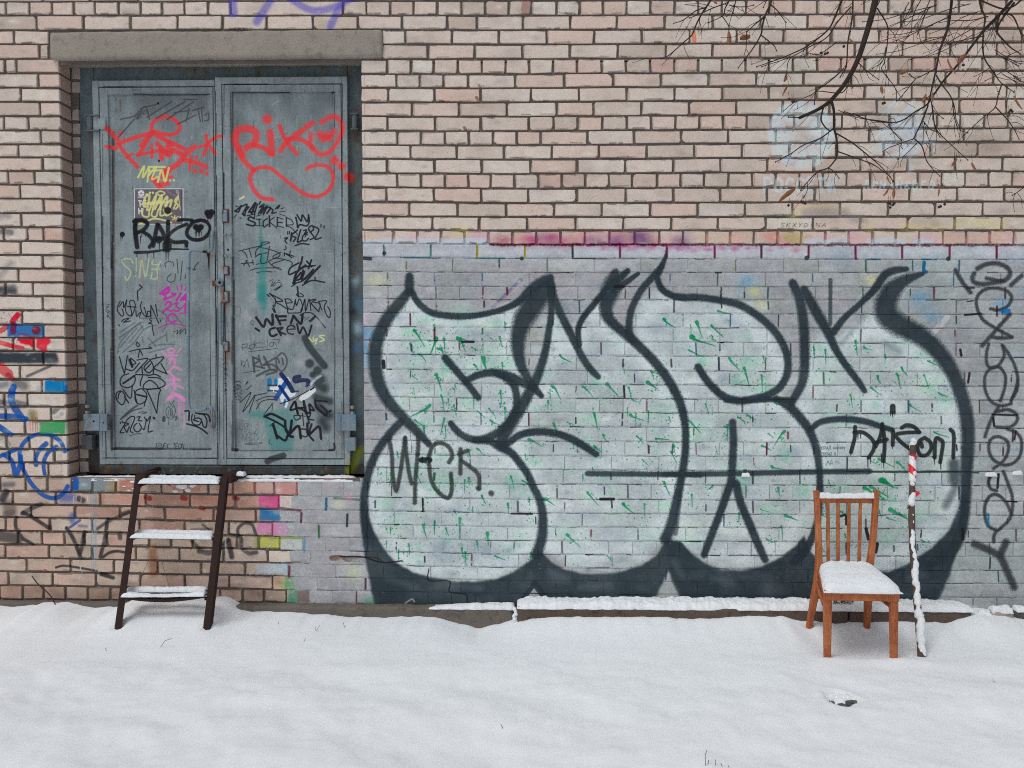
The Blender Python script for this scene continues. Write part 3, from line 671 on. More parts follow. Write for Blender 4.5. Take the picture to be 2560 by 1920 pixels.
# stray colours at the ragged left edge of the coat
for (c, u0, u1, col, a) in ((35,646,698,(196,72,128),.95),(36,647,700,(12,100,150),1),(37,641,697,(194,110,160),.95),(38,650,701,(178,184,50),.95),(38,634,649,(130,150,60),.7),(37,688,716,(196,130,170),.7),(42,722,772,(60,130,90),.6),(42,742,773,(126,96,98),.8),(34,632,740,(176,112,112),.42),(34,700,742,(176,96,102),.3),(38,702,754,(176,184,176),.9),(40,640,720,(168,186,200),.7),(41,684,722,(190,150,80),.5),(41,712,734,(90,150,90),.6)):
    crect(u0, u1, c, col, a, 7, 1, var=.3)
for i in range(220):
    c = RND.choice([35,36,37,38,40,41,42]); u = RND.uniform(694, 736)
    WALL.stroke(T0, [(u, RND.uniform(V(c,u)+4, V(c+1,u)-4))], RND.uniform(2,5), RND.choice([(170,172,178),(150,150,156),(190,120,150),(180,190,180)]), .6)
for (u0,v0,u1,v1,col) in ((815,1247,814,1275,(24,80,120)),(797,1316,797,1344,(50,100,60)),(761,1346,760,1380,(90,130,150)),(686,1345,752,1346,(120,140,70)),(868,1287,867,1316,(40,44,48)),(723,1418,722,1443,(120,40,70)),(753,1284,752,1306,(80,30,46)),(835,1246,900,1250,(70,100,90)),(700,1270,750,1277,(110,60,76))):
    WALL.stroke(T0, [(u0,v0),(u1,v1)], 6, col, .85, dry=.3)
for (T, x, y, r, col) in ((TD,1900,950,60,(176,186,140)),(TD,2060,1250,40,(40,130,80)),(TD,1250,1240,40,(50,140,90)),(TD,1210,1080,40,(90,150,90)),(TD,1650,30,50,(190,160,165)),(TD,1850,190,40,(190,130,150)),(TD,1750,250,40,(186,184,150))): WALL.blob(x/T[2]+T[0], y/T[2]+T[1], r/T[2]*1.6, col, .55)

# ---- left pier and the strip under the door
WALL.stroke(TA, [(0,640),(90,580)], 80, (186,34,44), .85); WALL.stroke(TA, [(260,400),(180,500)], 86, RED, 1)
crect(18, 108, 24-1, (10,98,156), .95, 4); WALL.stroke(TA, [(190,540),(190,650)], 90, (112,26,56), .9); WALL.stroke(TA, [(530,630)], 130, (116,30,44), .95)
WALL.poly(TA, [(245,730),(500,730),(500,900),(420,850),(300,830)], RED, 1, 1, 4); WALL.poly(TA, [(530,745),(740,740),(760,800),(690,860),(700,920),(640,950),(530,890)], (206,26,50), .97, 1, 6); WALL.stroke(TA, [(0,810),(170,860),(330,895)], 70, (196,30,48), .95); WALL.stroke(TA, [(260,670),(420,700)], 30, (170,40,70), .6)
WALL.poly(TA, [(-300,955),(640,955),(835,950),(870,1050),(865,1115),(640,1120),(-300,1120)], (34,46,55), .97, 2, 3); WALL.stroke(TA, [(0,1180),(120,1280)], 150, (186,44,50), .85); WALL.stroke(TA, [(110,1290),(180,1350)], 80, (150,34,44), .8); WALL.stroke(TA, [(400,1310),(560,1240),(740,1160)], 44, (58,64,70), .85); WALL.stroke(TA, [(240,1410),(360,1450)], 150, (70,74,80), .8, soft=.6); WALL.stroke(TA, [(0,1450),(90,1430)], 110, (96,104,110), .8, soft=.6)
crect(112, 164, 27, (10,110,166), 1, 4); WALL.stroke(TA, [(560,1490),(620,1490)], 60, (150,164,176), .8); WALL.stroke(TA, [(0,40),(210,60)], 90, (52,58,62), .85, soft=.6); WALL.stroke(T4, [(0,500),(70,490)], 46, (52,58,62), .8, soft=.5); WALL.stroke(T4, [(10,175),(60,180)], 34, (62,70,76), .8, soft=.5); WALL.stroke(T4, [(0,420),(60,350)], 40, (88,94,98), .5, soft=.8); WALL.stroke(T4, [(0,90),(50,90)], 30, (92,80,110), .5, soft=.8)
for i in range(60): WALL.stroke(T0, [(RND.uniform(0,48), RND.uniform(780,860))], RND.uniform(1.5,4), (40,60,110), .7)
def Bl(q, w): WALL.stroke(TB, q, w, BLUE, .97, soft=.1)
Bl([(200,-70,100),(170,0,112),(165,100,115),(190,200,110),(260,310,110),(360,420,80)], 110); Bl([(-60,360,80),(150,365,90),(390,395,60)], 80); Bl([(-60,480,80),(60,570,96),(160,635,80)], 90)
Bl([(300,1010),(285,900),(330,780),(430,680),(560,630),(680,630),(800,670),(900,750),(955,880)], 66); Bl([(300,1000),(330,1130),(420,1300),(530,1440),(660,1540),(800,1575),(920,1520),(1000,1400)], 70)
Bl([(680,770,80),(590,850,70),(530,970,66),(530,1080,74)], 70); Bl([(830,820,76),(730,880,66),(665,980,66),(640,1090,64),(655,1215,60)], 66); Bl([(-60,980),(80,920),(240,855)], 60); Bl([(40,930,60),(150,1000,70),(200,1120,80),(225,1230,80),(285,1110,80),(300,960,80)], 74)
WALL.poly(TB, [(860,1480),(1120,1480),(1120,1640),(860,1640)], (24,70,136), .75, 6, 4); crect(178, 230, 34, (110,124,134), .9, 8); crect(178, 196, 34, BLUE, .9, 4); crect(232, 268, 34, (112,124,128), .9, 10); crect(268, 292, 34, (120,112,70), .7, 10)
crect(98, 163, 30, (46,140,82), .95, 4, 1, var=.2); WALL.stroke(TB, [(470,330),(480,380)], 120, (92,104,52), .8, soft=.6); WALL.stroke(TB, [(530,300),(520,420)], 50, (186,110,90), .5, soft=.8)
for x in (440,480,520,545): WALL.stroke(TB, [(x,380,22),(x+4,590,10)], 18, RND.choice([(90,140,80),(176,100,90),(120,90,60)]), .7)
WALL.stroke(TB, [(790,300),(860,240)], 70, (70,74,82), .8); WALL.stroke(TB, [(910,330)], 60, (120,130,146), .7); WALL.stroke(TB, [(240,150),(390,190)], 70, (80,84,90), .8, soft=.5); WALL.stroke(TB, [(0,150),(80,160)], 80, (66,70,74), .8, soft=.5); WALL.stroke(TB, [(0,240),(120,240)], 60, (120,130,136), .7); WALL.stroke(TB, [(40,700),(120,780)], 90, (110,120,124), .6, dry=.6); WALL.stroke(TB, [(60,1380),(190,1370)], 80, (70,78,84), .8, soft=.6); WALL.stroke(TB, [(100,1480),(40,1620)], 90, (74,72,74), .85, soft=.4)
K2=(40,40,44)
for q, w, a in (([(500,300),(400,340),(270,410)],52,.8),([(280,400),(430,480),(600,590)],46,.85),([(190,460),(195,580),(260,700),(390,785)],44,.85),([(110,330),(120,380)],150,.55),([(-30,680),(210,720)],130,.75),([(810,590),(900,740),(985,955)],46,.88),([(1025,640),(1000,800),(975,890)],50,.85),([(1310,480),(1280,690),(1220,940)],46,.85),([(1180,600),(1300,520),(1440,450),(1570,400)],38,.75),([(1250,945),(1330,890),(1420,872),(1510,885)],34,.88),([(1455,660),(1460,710)],52,.85),([(680,1070),(760,1050),(900,1062),(1040,1085),(1180,1112)],28,.85),([(1230,1150),(1380,1195)],44,.88),([(960,230),(1010,250)],70,.8),([(60,420),(140,400)],70,.4),([(1490,420),(1570,390)],50,.7),([(20,230),(60,150)],80,.7)):
    WALL.stroke(TC, q, w*1.12, K2, min(.96, a*1.1), soft=.3, dry=.08)
WALL.stroke(TC, [(880,440),(880,500)], 80, (34,74,140), .75, soft=.6); WALL.stroke(TC, [(850,580),(970,495)], 34, (30,60,130), .85); WALL.stroke(TC, [(960,560),(1050,570)], 40, (70,60,110), .6, soft=.6)
for x in (1072,1105,1118,1158,1165,1180,1140): WALL.stroke(TC, [(x,RND.uniform(90,200)),(x+RND.uniform(-4,4),700),(x+RND.uniform(-5,5),RND.uniform(900,1470))], RND.uniform(7,14), (130,148,156), RND.uniform(.5,.85), dry=.2)
for x in (895,930,990,1070): WALL.stroke(TC, [(x,200),(x-4,RND.uniform(240,290))], 9, (190,198,202), .8)
WALL.stroke(TC, [(980,1060),(985,1120),(970,1200)], 16, (196,200,204), .8, dry=.3)
for (x,y) in ((540,1100),(220,935),(745,930)): WALL.stroke(TC, [(x,y),(x+20,y+5)], 26, (140,66,46), .8)
for q, w, a in (([(715,570),(715,500),(780,445),(860,465),(895,560)],36,.85),([(640,565),(740,590),(750,690),(820,750),(900,745)],44,.85),([(615,620),(650,790)],56,.9),([(320,730),(430,745),(560,680)],56,.85),([(240,620),(310,700)],44,.75),([(240,520),(440,510)],46,.6),([(560,650),(620,620)],40,.8),([(350,460),(420,510)],26,.7)):
    WALL.stroke(TD, q, w, (34,36,42), a, soft=.35, dry=.1)
for (a, b) in (((1080,630),(1000,720)),((980,730),(920,790)),((820,1010),(740,1120)),((870,930),(830,980)),((1060,1190),(1020,1240)),((740,1150),(690,1200)),((590,590),(580,740)),((530,1220),(500,1250))):
    WALL.stroke(TD, [a, b], 14, (180,182,180), .75, dry=.3)
WALL.stroke((200,1150,3.687), [(670,820),(668,940),(675,1040)], 84, (122,72,38), .75, soft=.5, dry=.2)
for (c,u0,u1,a) in ((34,300,345,.8),(34,430,500,.75),(34,540,640,.6),(35,252,362,.75),(35,364,472,.7),(35,476,588,.75),(35,590,640,.45),(36,190,302,.45),(36,412,520,.6),(36,522,640,.4),(37,352,460,.3),(35,250,262,.9)):
    crect(u0, u1, c, RND.choice([(160,98,80),(172,108,88),(176,118,98)]), a, 10, 1, var=.5, inset=4)
for (u,v) in ((455,1245),(365,1245),(585,1245),(340,1215),(500,1270),(420,1210),(468,1207)): WALL.stroke(T0, [(u,v),(u+8,v+2)], RND.uniform(8,14), (128,44,34), .9)
# violet strokes over the lintel, brick-red chips, faint yellow arcs and the scratched name
VI=(84,80,166)
for q, w in (([(1285,15),(1290,75)],46),([(1490,10),(1440,90),(1420,120)],46),([(1590,-20),(1660,30),(1740,60),(1850,40),(1960,-20)],40),([(1880,40),(1850,90),(1825,150)],40)): WALL.stroke(T1, q, w, VI, .72, soft=.4)
for (x,y) in ((960,600),(975,525),(885,785),(1700,965)): WALL.stroke(T2, [(x,y),(x+10,y+14)], RND.uniform(12,20), (116,70,52), .8)
WALL.stroke(T3, [(180,200),(185,250)], 26, (206,104,66), .85); WALL.stroke(T2, [(1265,20),(1260,65)], 52, (150,100,92), .75, dry=.2)

for q, col in (([(790,1330),(880,1280),(1000,1285),(1130,1300)],(190,180,130)),([(870,1310),(1000,1310),(1110,1310)],(120,116,124)),([(1180,1350),(1230,1370),(1260,1400)],(190,176,120)),([(1480,1390),(1700,1400)],(196,182,120)),([(1780,1380),(1950,1370),(2080,1380)],(196,182,120)),([(1150,1340),(1220,1360)],(130,126,140))): WALL.stroke(T3, q, 50, col, .5, soft=.9)
text(WALL, T3, 'SKXYDINA', 715, 1372, 24, 24, 4, (60,58,54), .9, slant=.3, gap=1.5)
# whitewash stencils
WH=(186,203,216)
cxy = (840, 830)
for k in range(12):
    a0 = k*math.pi/6; a1 = a0 + math.pi/6*.86
    pts = [(cxy[0]+30*math.cos(a0), cxy[1]+30*math.sin(a0))] + [(cxy[0]+205*math.cos(a0+(a1-a0)*t+.25), cxy[1]+212*math.sin(a0+(a1-a0)*t+.25)) for t in np.linspace(0,1,6)]
    WALL.poly(T3, pts, WH, .85, 2, 5, var=.6)
WALL.poly(T3, [(cxy[0]+195*math.cos(t), cxy[1]+200*math.sin(t)) for t in np.linspace(0, 6.28, 30)], WH, .22, 3, 5, var=.7)
text(WALL, T3, 'POCCETИ', 618, 1098, 82, 44, 20, WH, .62, gap=1.5, jit=.01, soft=.2, dry=.2)
for i in range(40):
    x, y = RND.uniform(1290,1600), RND.uniform(700,1020)
    L = RND.uniform(60,150)
    WALL.stroke(T3, [(x,y),(x+L*.75,y-L*.8)], RND.uniform(8,16), WH, RND.uniform(.3,.6), dry=.25)
WALL.poly(T3, [(1400,690),(1440,660),(1450,720),(1540,700),(1640,740),(1600,800),(1690,890),(1600,890),(1560,960),(1510,1080),(1470,960),(1350,1020),(1380,930),(1250,930),(1340,860),(1280,780),(1390,790)], WH, .42, 3, 8, var=.7)
text(WALL, T3, 'лен', 1232, 1090, 74, 36, 13, WH, .6, gap=1.38, jit=.01, soft=.2, dry=.2); text(WALL, T3, 'энерго', 1384, 1090, 74, 36, 13, WH, .6, gap=1.38, jit=.01, soft=.2, dry=.2)
WALL.stroke(T7, [(400,1250),(440,1225),(455,1240)], 10, (150,160,164), .8)
# splashes and soot above the plinth, grey-brown blobs over the upper bricks, denser to the right
for i in range(90):
    u = RND.uniform(0, 700); WALL.blob(u, RND.uniform(1440,1505), RND.uniform(10,34), (84,68,58), RND.uniform(.1,.3), .5)
for i in range(420):
    u = RND.uniform(-100, 2700); v = RND.uniform(-40, 575)
    if RND.random() < .35: u = RND.uniform(1650, 2650)
    if 130 < u < 930 and v > 70: continue
    WALL.blob(u, v, RND.uniform(8,46), RND.choice([(120,108,96),(140,124,108),(110,104,98),(128,120,112),(104,102,92)]), RND.uniform(.06,.26), RND.uniform(.3,.9))
for i in range(420):
    u = RND.uniform(-300, 2800); v = RND.uniform(-60, 575)
    WALL.stroke(T0, [(u, v)], RND.uniform(1.2,2.6), (84,72,62), RND.uniform(.4,.8))

# mortar smeared over brick edges by the trowel, grime in the hollows, worn patches
for (a, b, c, pt, e) in BR:
    if pt or b < -250 or a > 2800 or c < 0: continue
    v0, v1 = V(c,(a+b)/2), V(c+1,(a+b)/2)
    for k in range(RND.randint(2, 5)):
        L = RND.uniform(8, 40); u = RND.uniform(a+4, max(a+5, b-L)); side = RND.choice((v0+3.6, v1-3.6))
        WALL.stroke(T0, [(u, side+RND.uniform(-1.5,1.5)), (u+L, side+RND.uniform(-1.5,1.5))], RND.uniform(2,5), RND.choice([(126,116,107),(104,95,88),(144,132,122),(86,78,72)]), RND.uniform(.3,.8), dry=.5)
    for ue in (a+4, b-4):
        if RND.random() < .5: WALL.stroke(T0, [(ue, v0+6), (ue+RND.uniform(-1,1), v1-6)], RND.uniform(2,4), (120,110,102), RND.uniform(.2,.6), dry=.5)
    for k in range(RND.randint(0, 3)):
        WALL.blob(RND.uniform(a+6,b-6), RND.uniform(v0+7,v1-7), RND.uniform(4,16), RND.choice([(146,134,122),(210,202,190),(130,122,112),(172,148,136),(204,196,186)]), RND.uniform(.2,.5), .5)
    if c >= 35 and b < 740:
        for k in range(3): WALL.blob(RND.uniform(a,b), RND.uniform(v0,v1), RND.uniform(8,24), RND.choice([(104,86,74),(122,100,84),(90,78,70)]), RND.uniform(.1,.3), .6)
# brick tints, one patch per brick
TPPM = 150
TW, THh = int(8.5*TPPM), int(4.3*TPPM)
tint = np.zeros((THh, TW, 4), np.float32); tint[..., 3] = 1
base0 = np.array([194,181,170.])
tint[..., :3] = base0
for (a, b, c, pt, e) in BR:
    p, q = P(a, V(c,a)), P(b, V(c+1,b))
    i0, i1 = int((p[0]+4.2)*TPPM), int((q[0]+4.2)*TPPM)+1; j1, j0 = int((p[2]+.15)*TPPM)+1, int((q[2]+.15)*TPPM)
    um = (a+b)/2
    col = base0 + float(np.clip(rng.normal(0, 4.5), -9, 7)) * np.ones(3)
    r = RND.random()
    if r < .30: col += np.array([3,-7,-8.])*RND.uniform(.5,1.3)
    elif r < .42: col += np.array([-14,-16,-17.])*RND.uniform(.5,1.2)
    elif r < .62: col += np.array([4,5,5.])*RND.uniform(.3,1.2)
    if c >= 34 and um < 720: col += np.array([-20,-26,-29.])*RND.uniform(.7,1.15)
    if c == 42: col += np.array([-14,-18,-18.])
    if c in (4,12,16) and RND.random() < .3: col += np.array([-6,-14,-14.])
    tint[max(j0,0):max(j1,0), max(i0,0):max(i1,0), :3] = col
tint[..., :3] = srgb(np.clip(lin(np.clip(tint[..., :3], 0, 255))/KL, 0, .85))
IMG_TINT = bpy.data.images.new('brick_tints', TW, THh, alpha=False)
IMG_TINT.pixels.foreach_set(tint.ravel()); IMG_TINT.update(); IMG_TINT.pack()
IMG_WALL = WALL.image('wall_paint')
# ------------------------------------------------------------------ what is painted on the steel door
Y_LEAF = 0.095
_a, _b = P(190, 1195, Y_LEAF), P(925, 140, Y_LEAF)
DOOR = Canvas(_a[0], _b[0], _a[2], _b[2], 640, Y_LEAF, 41)
def D(T, pts, w=14, col=BLK, a=.94, **k):
    if T is not T0 and sum(col) < 190:
        w *= 1.34; a = min(1, a*1.06); pts = [(p[0], p[1], p[2]*1.2) if len(p) > 2 else p for p in pts]
    DOOR.stroke(T, pts, w, col, a, **k)
# sheet metal: dull runs and scuffs; lintel shadow painted below the top rails
for (u0,u1) in ((276,524),(581,838)):
    for i in range(60):
        u = RND.uniform(u0,u1); v = 236 + RND.expovariate(1/60.0)
        if v < 1100: DOOR.blob(u, v, RND.uniform(10,30), (70,76,78), RND.uniform(.08,.28), 1.2)
    for i in range(46):
        u = RND.uniform(u0,u1); v = RND.uniform(240,1100)
        DOOR.blob(u, v, RND.uniform(12,40), RND.choice([(96,106,112),(134,146,152),(120,134,140),(86,94,96),(128,140,140)]), RND.uniform(.15,.4), RND.uniform(.7,2.4))
    for i in range(70):
        u = RND.uniform(u0,u1); v = RND.uniform(240,1000); L = RND.uniform(20,130)
        D(T0, [(u,v),(u+RND.uniform(-2,2),v+L)], RND.uniform(1.5,4), RND.choice([(84,92,96),(140,150,154),(100,112,116)]), RND.uniform(.12,.35))
for i in range(260):
    u = RND.uniform(238,876); v = RND.uniform(195,1160)
    D(T0, [(u,v),(u+RND.uniform(-3,3),v+RND.uniform(-3,3))], RND.uniform(1,2.6), RND.choice([(60,62,62),(150,160,164),(80,60,46),(66,70,72)]), RND.uniform(.25,.7))
# recess shading painted as broken dark lines where strips meet; shade painted along the threshold
for (u0,v0,u1,v1) in ((255,216,255,1146),(256,216,537,216),(538,230,538,1140),(256,1146,537,1146),(276,234,276,1125),(276,235,523,235),(276,1125,523,1125),(523,560,523,1125),(560,211,560,1147),(560,211,856,211),(856,211,855,1147),(560,1147,855,1147),(580,231,580,1127),(580,231,837,231),(836,231,835,1127),(580,1127,835,1127),(542,199,542,1160)):
    L = math.hypot(u1-u0, v1-v0); t = 0
    while t < L:
        n = RND.uniform(15, 120); q = min(t+n, L)
        if RND.random() < .72: D(T0, [(u0+(u1-u0)*t/L+RND.uniform(-.8,.8), v0+(v1-v0)*t/L+RND.uniform(-.8,.8)), (u0+(u1-u0)*q/L, v0+(v1-v0)*q/L)], RND.uniform(1.8,3.6), (34,36,38), RND.uniform(.5,.9), dry=.25)
        t = q
D(T0, [(279,330),(279,1124)], 7, (34,22,20), .75, dry=.3, soft=.5); D(T0, [(280,1122),(400,1123)], 6, (30,22,20), .8, dry=.25); D(T0, [(400,1123),(520,1123)], 5, (34,28,26), .6, dry=.4); D(T0, [(582,1124),(592,1126)], 8, (40,26,20), .85); D(T0, [(822,1126),(834,1124),(834,1110)], 6, (44,28,22), .85); D(T0, [(583,700),(583,1122)], 4, (40,34,32), .7, dry=.35)
for (u0,u1) in ((277,523),(581,836)):  # panels darker towards both sides
    for i in range(50):
        u = u0+abs(RND.gauss(0, .06))*(u1-u0) if RND.random() < .5 else u1-abs(RND.gauss(0, .06))*(u1-u0)
        DOOR.blob(u, RND.uniform(240,1120), RND.uniform(6,18), (70,74,76), RND.uniform(.1,.3), 2.0)
DOOR.poly(T0, [(200,1166),(240,1165),(500,1167),(700,1168),(880,1166),(912,1160),(912,1194),(200,1194)], (44,40,37), .85, 2, 6, var=.35)  # shadow below the leaves painted as a dark band
DOOR.poly(T0, [(196,1080),(238,1090),(240,1170),(300,1172),(300,1194),(196,1194)], (42,34,30), .8, 3, 12, var=.3)  # lower left corner: painted shade with rust-brown dirt
for i in range(60): D(T0, [(RND.uniform(238,870), RND.uniform(1166,1182)), (RND.uniform(238,870), 1172)][:1], RND.uniform(3,9), RND.choice([(86,88,86),(70,50,36),(96,90,80)]), .6, dry=.5)
for i in range(420):      # scratches and scuffs down to the primer, rust runs from fittings
    u, v = RND.uniform(240,868), RND.uniform(200,1158); L = RND.uniform(3, 26); th = RND.choice([1.57,1.5,1.4,.3,2.6,0])
    D(T0, [(u,v),(u+L*math.cos(th),v+L*math.sin(th))], RND.uniform(1.0,2.2), RND.choice([(158,170,172),(150,160,160),(60,66,68),(54,56,56),(140,154,158)]), RND.uniform(.25,.65), dry=.3)
for (u,v,L) in ((565,898,40),(562,760,30),(532,1066,26),(215,330,60),(222,1126,30),(884,330,50),(556,735,24),(296,248,30),(560,640,30)):
    D(T0, [(u,v,6),(u+1,v+L,2)], 5, (104,66,40), .55, soft=.7, dry=.3)
# red names
RD=(208,52,54)
def r1(q, w=36): D(TU, q, w, RD, .90, soft=.2, halo=.14)
for q, w in (([(165,510),(205,555),(250,600)],42),([(160,670),(235,682)],36),([(280,545)],44),([(250,640),(300,622),(420,582),(570,535)],40),([(262,650),(330,740),(428,848)],38),([(382,728),(330,768)],22),([(560,520),(570,450),(650,400),(740,408),(805,465),(805,520),(745,558),(650,548),(575,525)],36),
             ([(560,545),(510,600),(470,655)],50),([(550,560),(495,660),(435,742)],36),([(430,745),(530,722),(640,705),(740,722)],32),([(575,550),(680,605),(845,682)],44),([(560,650),(562,762)],28),([(610,640),(690,730)],46),([(645,690),(650,772)],48),([(720,650),(715,730)],70),([(760,700),(845,745)],46),
             ([(945,670),(860,740),(800,820),(690,890)],52),([(850,785),(960,812),(1062,855)],44),([(915,760),(900,882)],24),([(965,765)],36),([(950,885)],42),([(1005,890)],42),([(1062,910)],42),([(1050,565),(1068,645)],34),([(1200,580),(1130,600),(1070,645)],30),([(1070,645),(1030,740)],32),([(1070,640),(1145,735)],32),([(985,672),(1065,645)],26),
             ([(700,890),(655,930)],60),([(565,950),(620,1020),(690,1090),(745,1155)],48),([(690,945),(750,942)],26),([(640,1010),(700,1000)],50)): r1(q, w)
def r2(q, w=44, s=.18): D(TV, q, w, RD, .88, soft=s+.06, halo=.2)
for q, w in (([(225,740),(180,660),(165,590),(190,525),(260,505),(335,525),(360,580),(330,640),(270,675)],66),([(200,700,70),(250,800,52),(335,885,42)],60),([(330,655),(420,680),(495,735)],46),([(480,540),(490,640),(497,730)],66),([(455,422)],88),([(565,480),(600,570),(650,650),(722,732)],40),([(862,455),(760,530),(640,620),(575,705)],50),([(640,605),(740,600),(820,640),(870,690)],44)): r2(q, w)
for q, w in (([(850,560),(850,650),(920,732),(1010,722),(1100,620),(1140,510),(1100,420),(1030,402),(945,450)],46),([(930,560),(1000,580),(1050,540)],66),([(960,600),(1010,590)],60)): r2(q, w, .5)
for q, w in (([(330,880),(300,960),(330,1050),(400,1128),(505,1148)],40),([(330,880),(400,856),(490,870),(580,940),(680,1020),(780,1090),(880,1122),(980,1090),(1042,1010),(1050,920),(1000,850),(920,835),(850,848),(812,872)],36),([(1065,795)],84),([(1130,850)],70),([(1190,945)],86)): r2(q, w, .2)
# scratched grey name at the top of the left leaf
for q in ([(275,420),(400,390),(460,330)],[(430,410),(500,300),(540,420)],[(460,320),(620,280)],[(520,400),(740,260)],[(600,410),(860,260)],[(700,420),(940,260)],[(850,240),(970,240)],[(760,360),(890,340)],[(900,320),(870,440)],[(930,340),(1030,310)],[(980,330),(1000,440)],[(1010,320),(1020,440)],[(1040,380),(1080,370),(1080,430),(1040,430)],[(800,460),(960,380)],[(260,580),(400,420)]):
    D(TU, q, 10, (62,60,60), .75, dry=.25)
D(TU, [(430,400),(500,350)], 44, (64,62,66), .6, dry=.4)
# poster (its printed face) and the yellow scribble across it
DOOR.poly(TE, [(480,-462),(1290,-462),(1290,135),(480,135)], (96,93,95), 1, 0); DOOR.poly(TE, [(490,-450),(1280,-450),(1280,125),(490,125)], (92,88,91), 1, 0)
for q in ([(483,-458),(1287,-458)],[(1287,-458),(1287,132)],[(483,132),(1287,132)],[(483,-458),(483,132)]): D(TE, q, 11, (206,208,210), .95, smooth=False)
D(TU, [(466,1090)], 58, (214,216,218), .95)
for k in range(6):
    t = k*math.pi/3; D(TU, [(466,1090),(466+30*math.cos(t),1090+30*math.sin(t))], 4, (88,84,90), .9)
text(DOOR, TU, 'POCCETИ', 436, 1120, 12, 6, 3, (200,202,204), .9); text(DOOR, TU, 'TE', 440, 1158, 50, 34, 10, (206,208,210), .9); text(DOOR, TU, 'H', 446, 1226, 50, 34, 10, (206,208,210), .9)
D(TU, [(790,1070),(800,1090)], 26, (150,140,150), .8, dry=.5); D(TU, [(700,1070),(770,1110)], 14, (140,110,130), .7, dry=.4)
YL=(194,188,124)
for q, w in (([(500,1210),(500,1130),(540,1110),(520,1240)],22),([(540,1240),(600,1110),(570,1240)],20),([(590,1230),(650,1110),(640,1230)],22),([(630,1230),(700,1120),(690,1230)],20),([(680,1200),(740,1150),(720,1230)],20),([(760,1230),(800,1120),(770,1160),(800,1200),(780,1230)],16),([(480,1230),(480,1290),(530,1300),(540,1240)],16),([(570,1240),(560,1290),(600,1300),(620,1240)],16),([(640,1240),(640,1290),(680,1280),(670,1240)],16),([(700,1230),(690,1290),(740,1270)],16),([(600,1090),(640,1070),(680,1090),(640,1110),(600,1090)],14),([(740,1300),(800,1330)],10),([(800,1300),(750,1330)],10),([(770,1290),(775,1340)],10),
             ([(520,1340),(580,1320),(660,1330),(740,1355)],16),([(460,1190),(640,1160)],18),([(520,1190),(700,1170)],18),([(515,1100)],22),([(545,1085)],22),([(572,1085)],22),([(820,1305)],16),([(800,1100),(820,1240)],8)): D(TU, q, w, YL, .92)
for q, w in (([(435,945),(490,845),(480,945),(535,860),(520,985)],18),([(530,930),(600,850),(560,960),(610,940)],16),([(530,850),(680,850)],18),([(540,890),(640,880)],16),([(615,985),(650,880),(680,980),(715,860)],20),([(685,972)],20),([(725,974)],20),([(760,970)],20),([(452,1366),(478,1364)],18)): D(TU, q, w, (200,196,110), .85, dry=.15)
D(TV, [(205,1145),(245,1120)], 16, (196,200,140), .85)
# big black name, dripping
def k1(q, w): D(TE, q, w, (20,20,23), .97, soft=.14, halo=.12)
for q, w in (([(500,70),(488,200),(500,350),(522,510)],60),([(470,85),(580,62),(680,95),(690,150),(620,230),(520,275),(490,300)],50),([(620,260),(720,320),(780,420),(730,510)],48),([(862,140),(830,280),(790,490)],54),([(880,150),(950,270),(1010,440)],54),([(840,370),(930,372)],60),([(880,390)],92),([(1040,90),(1032,300),(1020,510)],54),([(1350,130),(1200,190),(1090,270),(1040,345)],44),([(1060,390),(1150,432),(1330,425),(1342,475)],50),
             ([(1450,100),(1370,200),(1350,290),(1400,360),(1500,392),(1620,370),(1710,290),(1742,190),(1690,100),(1600,65),(1500,80),(1430,110)],48),([(1500,178)],76),([(1582,178)],76),([(1540,215)],84),([(1215,65),(1320,55),(1440,62)],40),([(490,600,46),(700,595,40),(900,570,34),(1100,545,26),(1400,550,14)],30),([(275,300)],66),([(1020,470),(1020,520)],120)): k1(q, w)
D(TU, [(1065,1265)], 44, (20,20,23)); D(TU, [(1108,1265)], 44, (20,20,23)); D(TU, [(1086,1285)], 60, (20,20,23)); D(TU, [(705,1245)], 48, (34,30,30), .9)
for (x,y,y2) in ((520,600,960),(690,620,690),(800,600,752),(895,440,590),(970,570,612),(1000,560,752),(1020,560,700),(1050,560,752),(580,330,460),(250,330,415),(275,330,380),(1490,260,350),(1512,260,345),(1540,260,335),(1562,260,345),(1590,260,330),(1320,490,550),(1342,490,555),(1362,490,545),(1700,20,80),(1730,20,90),(1760,20,70),(660,300,340),(600,300,345)):
    D(TE, [(x,y,15),(x+RND.uniform(-3,3),y2,6)], 9, (20,20,23), .95)
D(TE, [(1715,620,60),(1716,720,26),(1712,885,5)], 20, (20,20,23))
# writing on the left leaf
YG=(164,174,122)
for q in ([(450,770),(420,715),(330,705),(265,745),(320,820),(400,900),(410,970),(350,1065),(320,1000)],[(512,690),(512,912)],[(495,990)],[(560,1020),(600,730),(660,1005),(720,710)],[(800,720),(770,790),(860,800)],[(915,750),(862,860),(850,1032),(752,1035)],[(770,880),(900,880)],[(770,940),(752,1035)]): D(TE, q, 25, YG, .8, dry=.1)
for q in ([(1130,830),(1120,770),(1040,755),(985,790),(1000,845)],[(1090,955),(1022,1030),(1060,1092),(1142,1070),(1160,960)],[(1185,710),(1205,950)],[(1275,740),(1245,1060)],[(1370,730),(1350,860)],[(1335,970),(1318,1040)],[(1375,960),(1360,1030)],[(1550,760),(1490,830),(1470,905)],[(1440,880),(1500,880)],[(1480,1078)]): D(TE, q, 13, (48,52,56), .85, dry=.15)
D(TE, [(560,1140),(605,1180),(525,1250),(535,1400)], 16, smooth=False)
MG=(166,40,140)
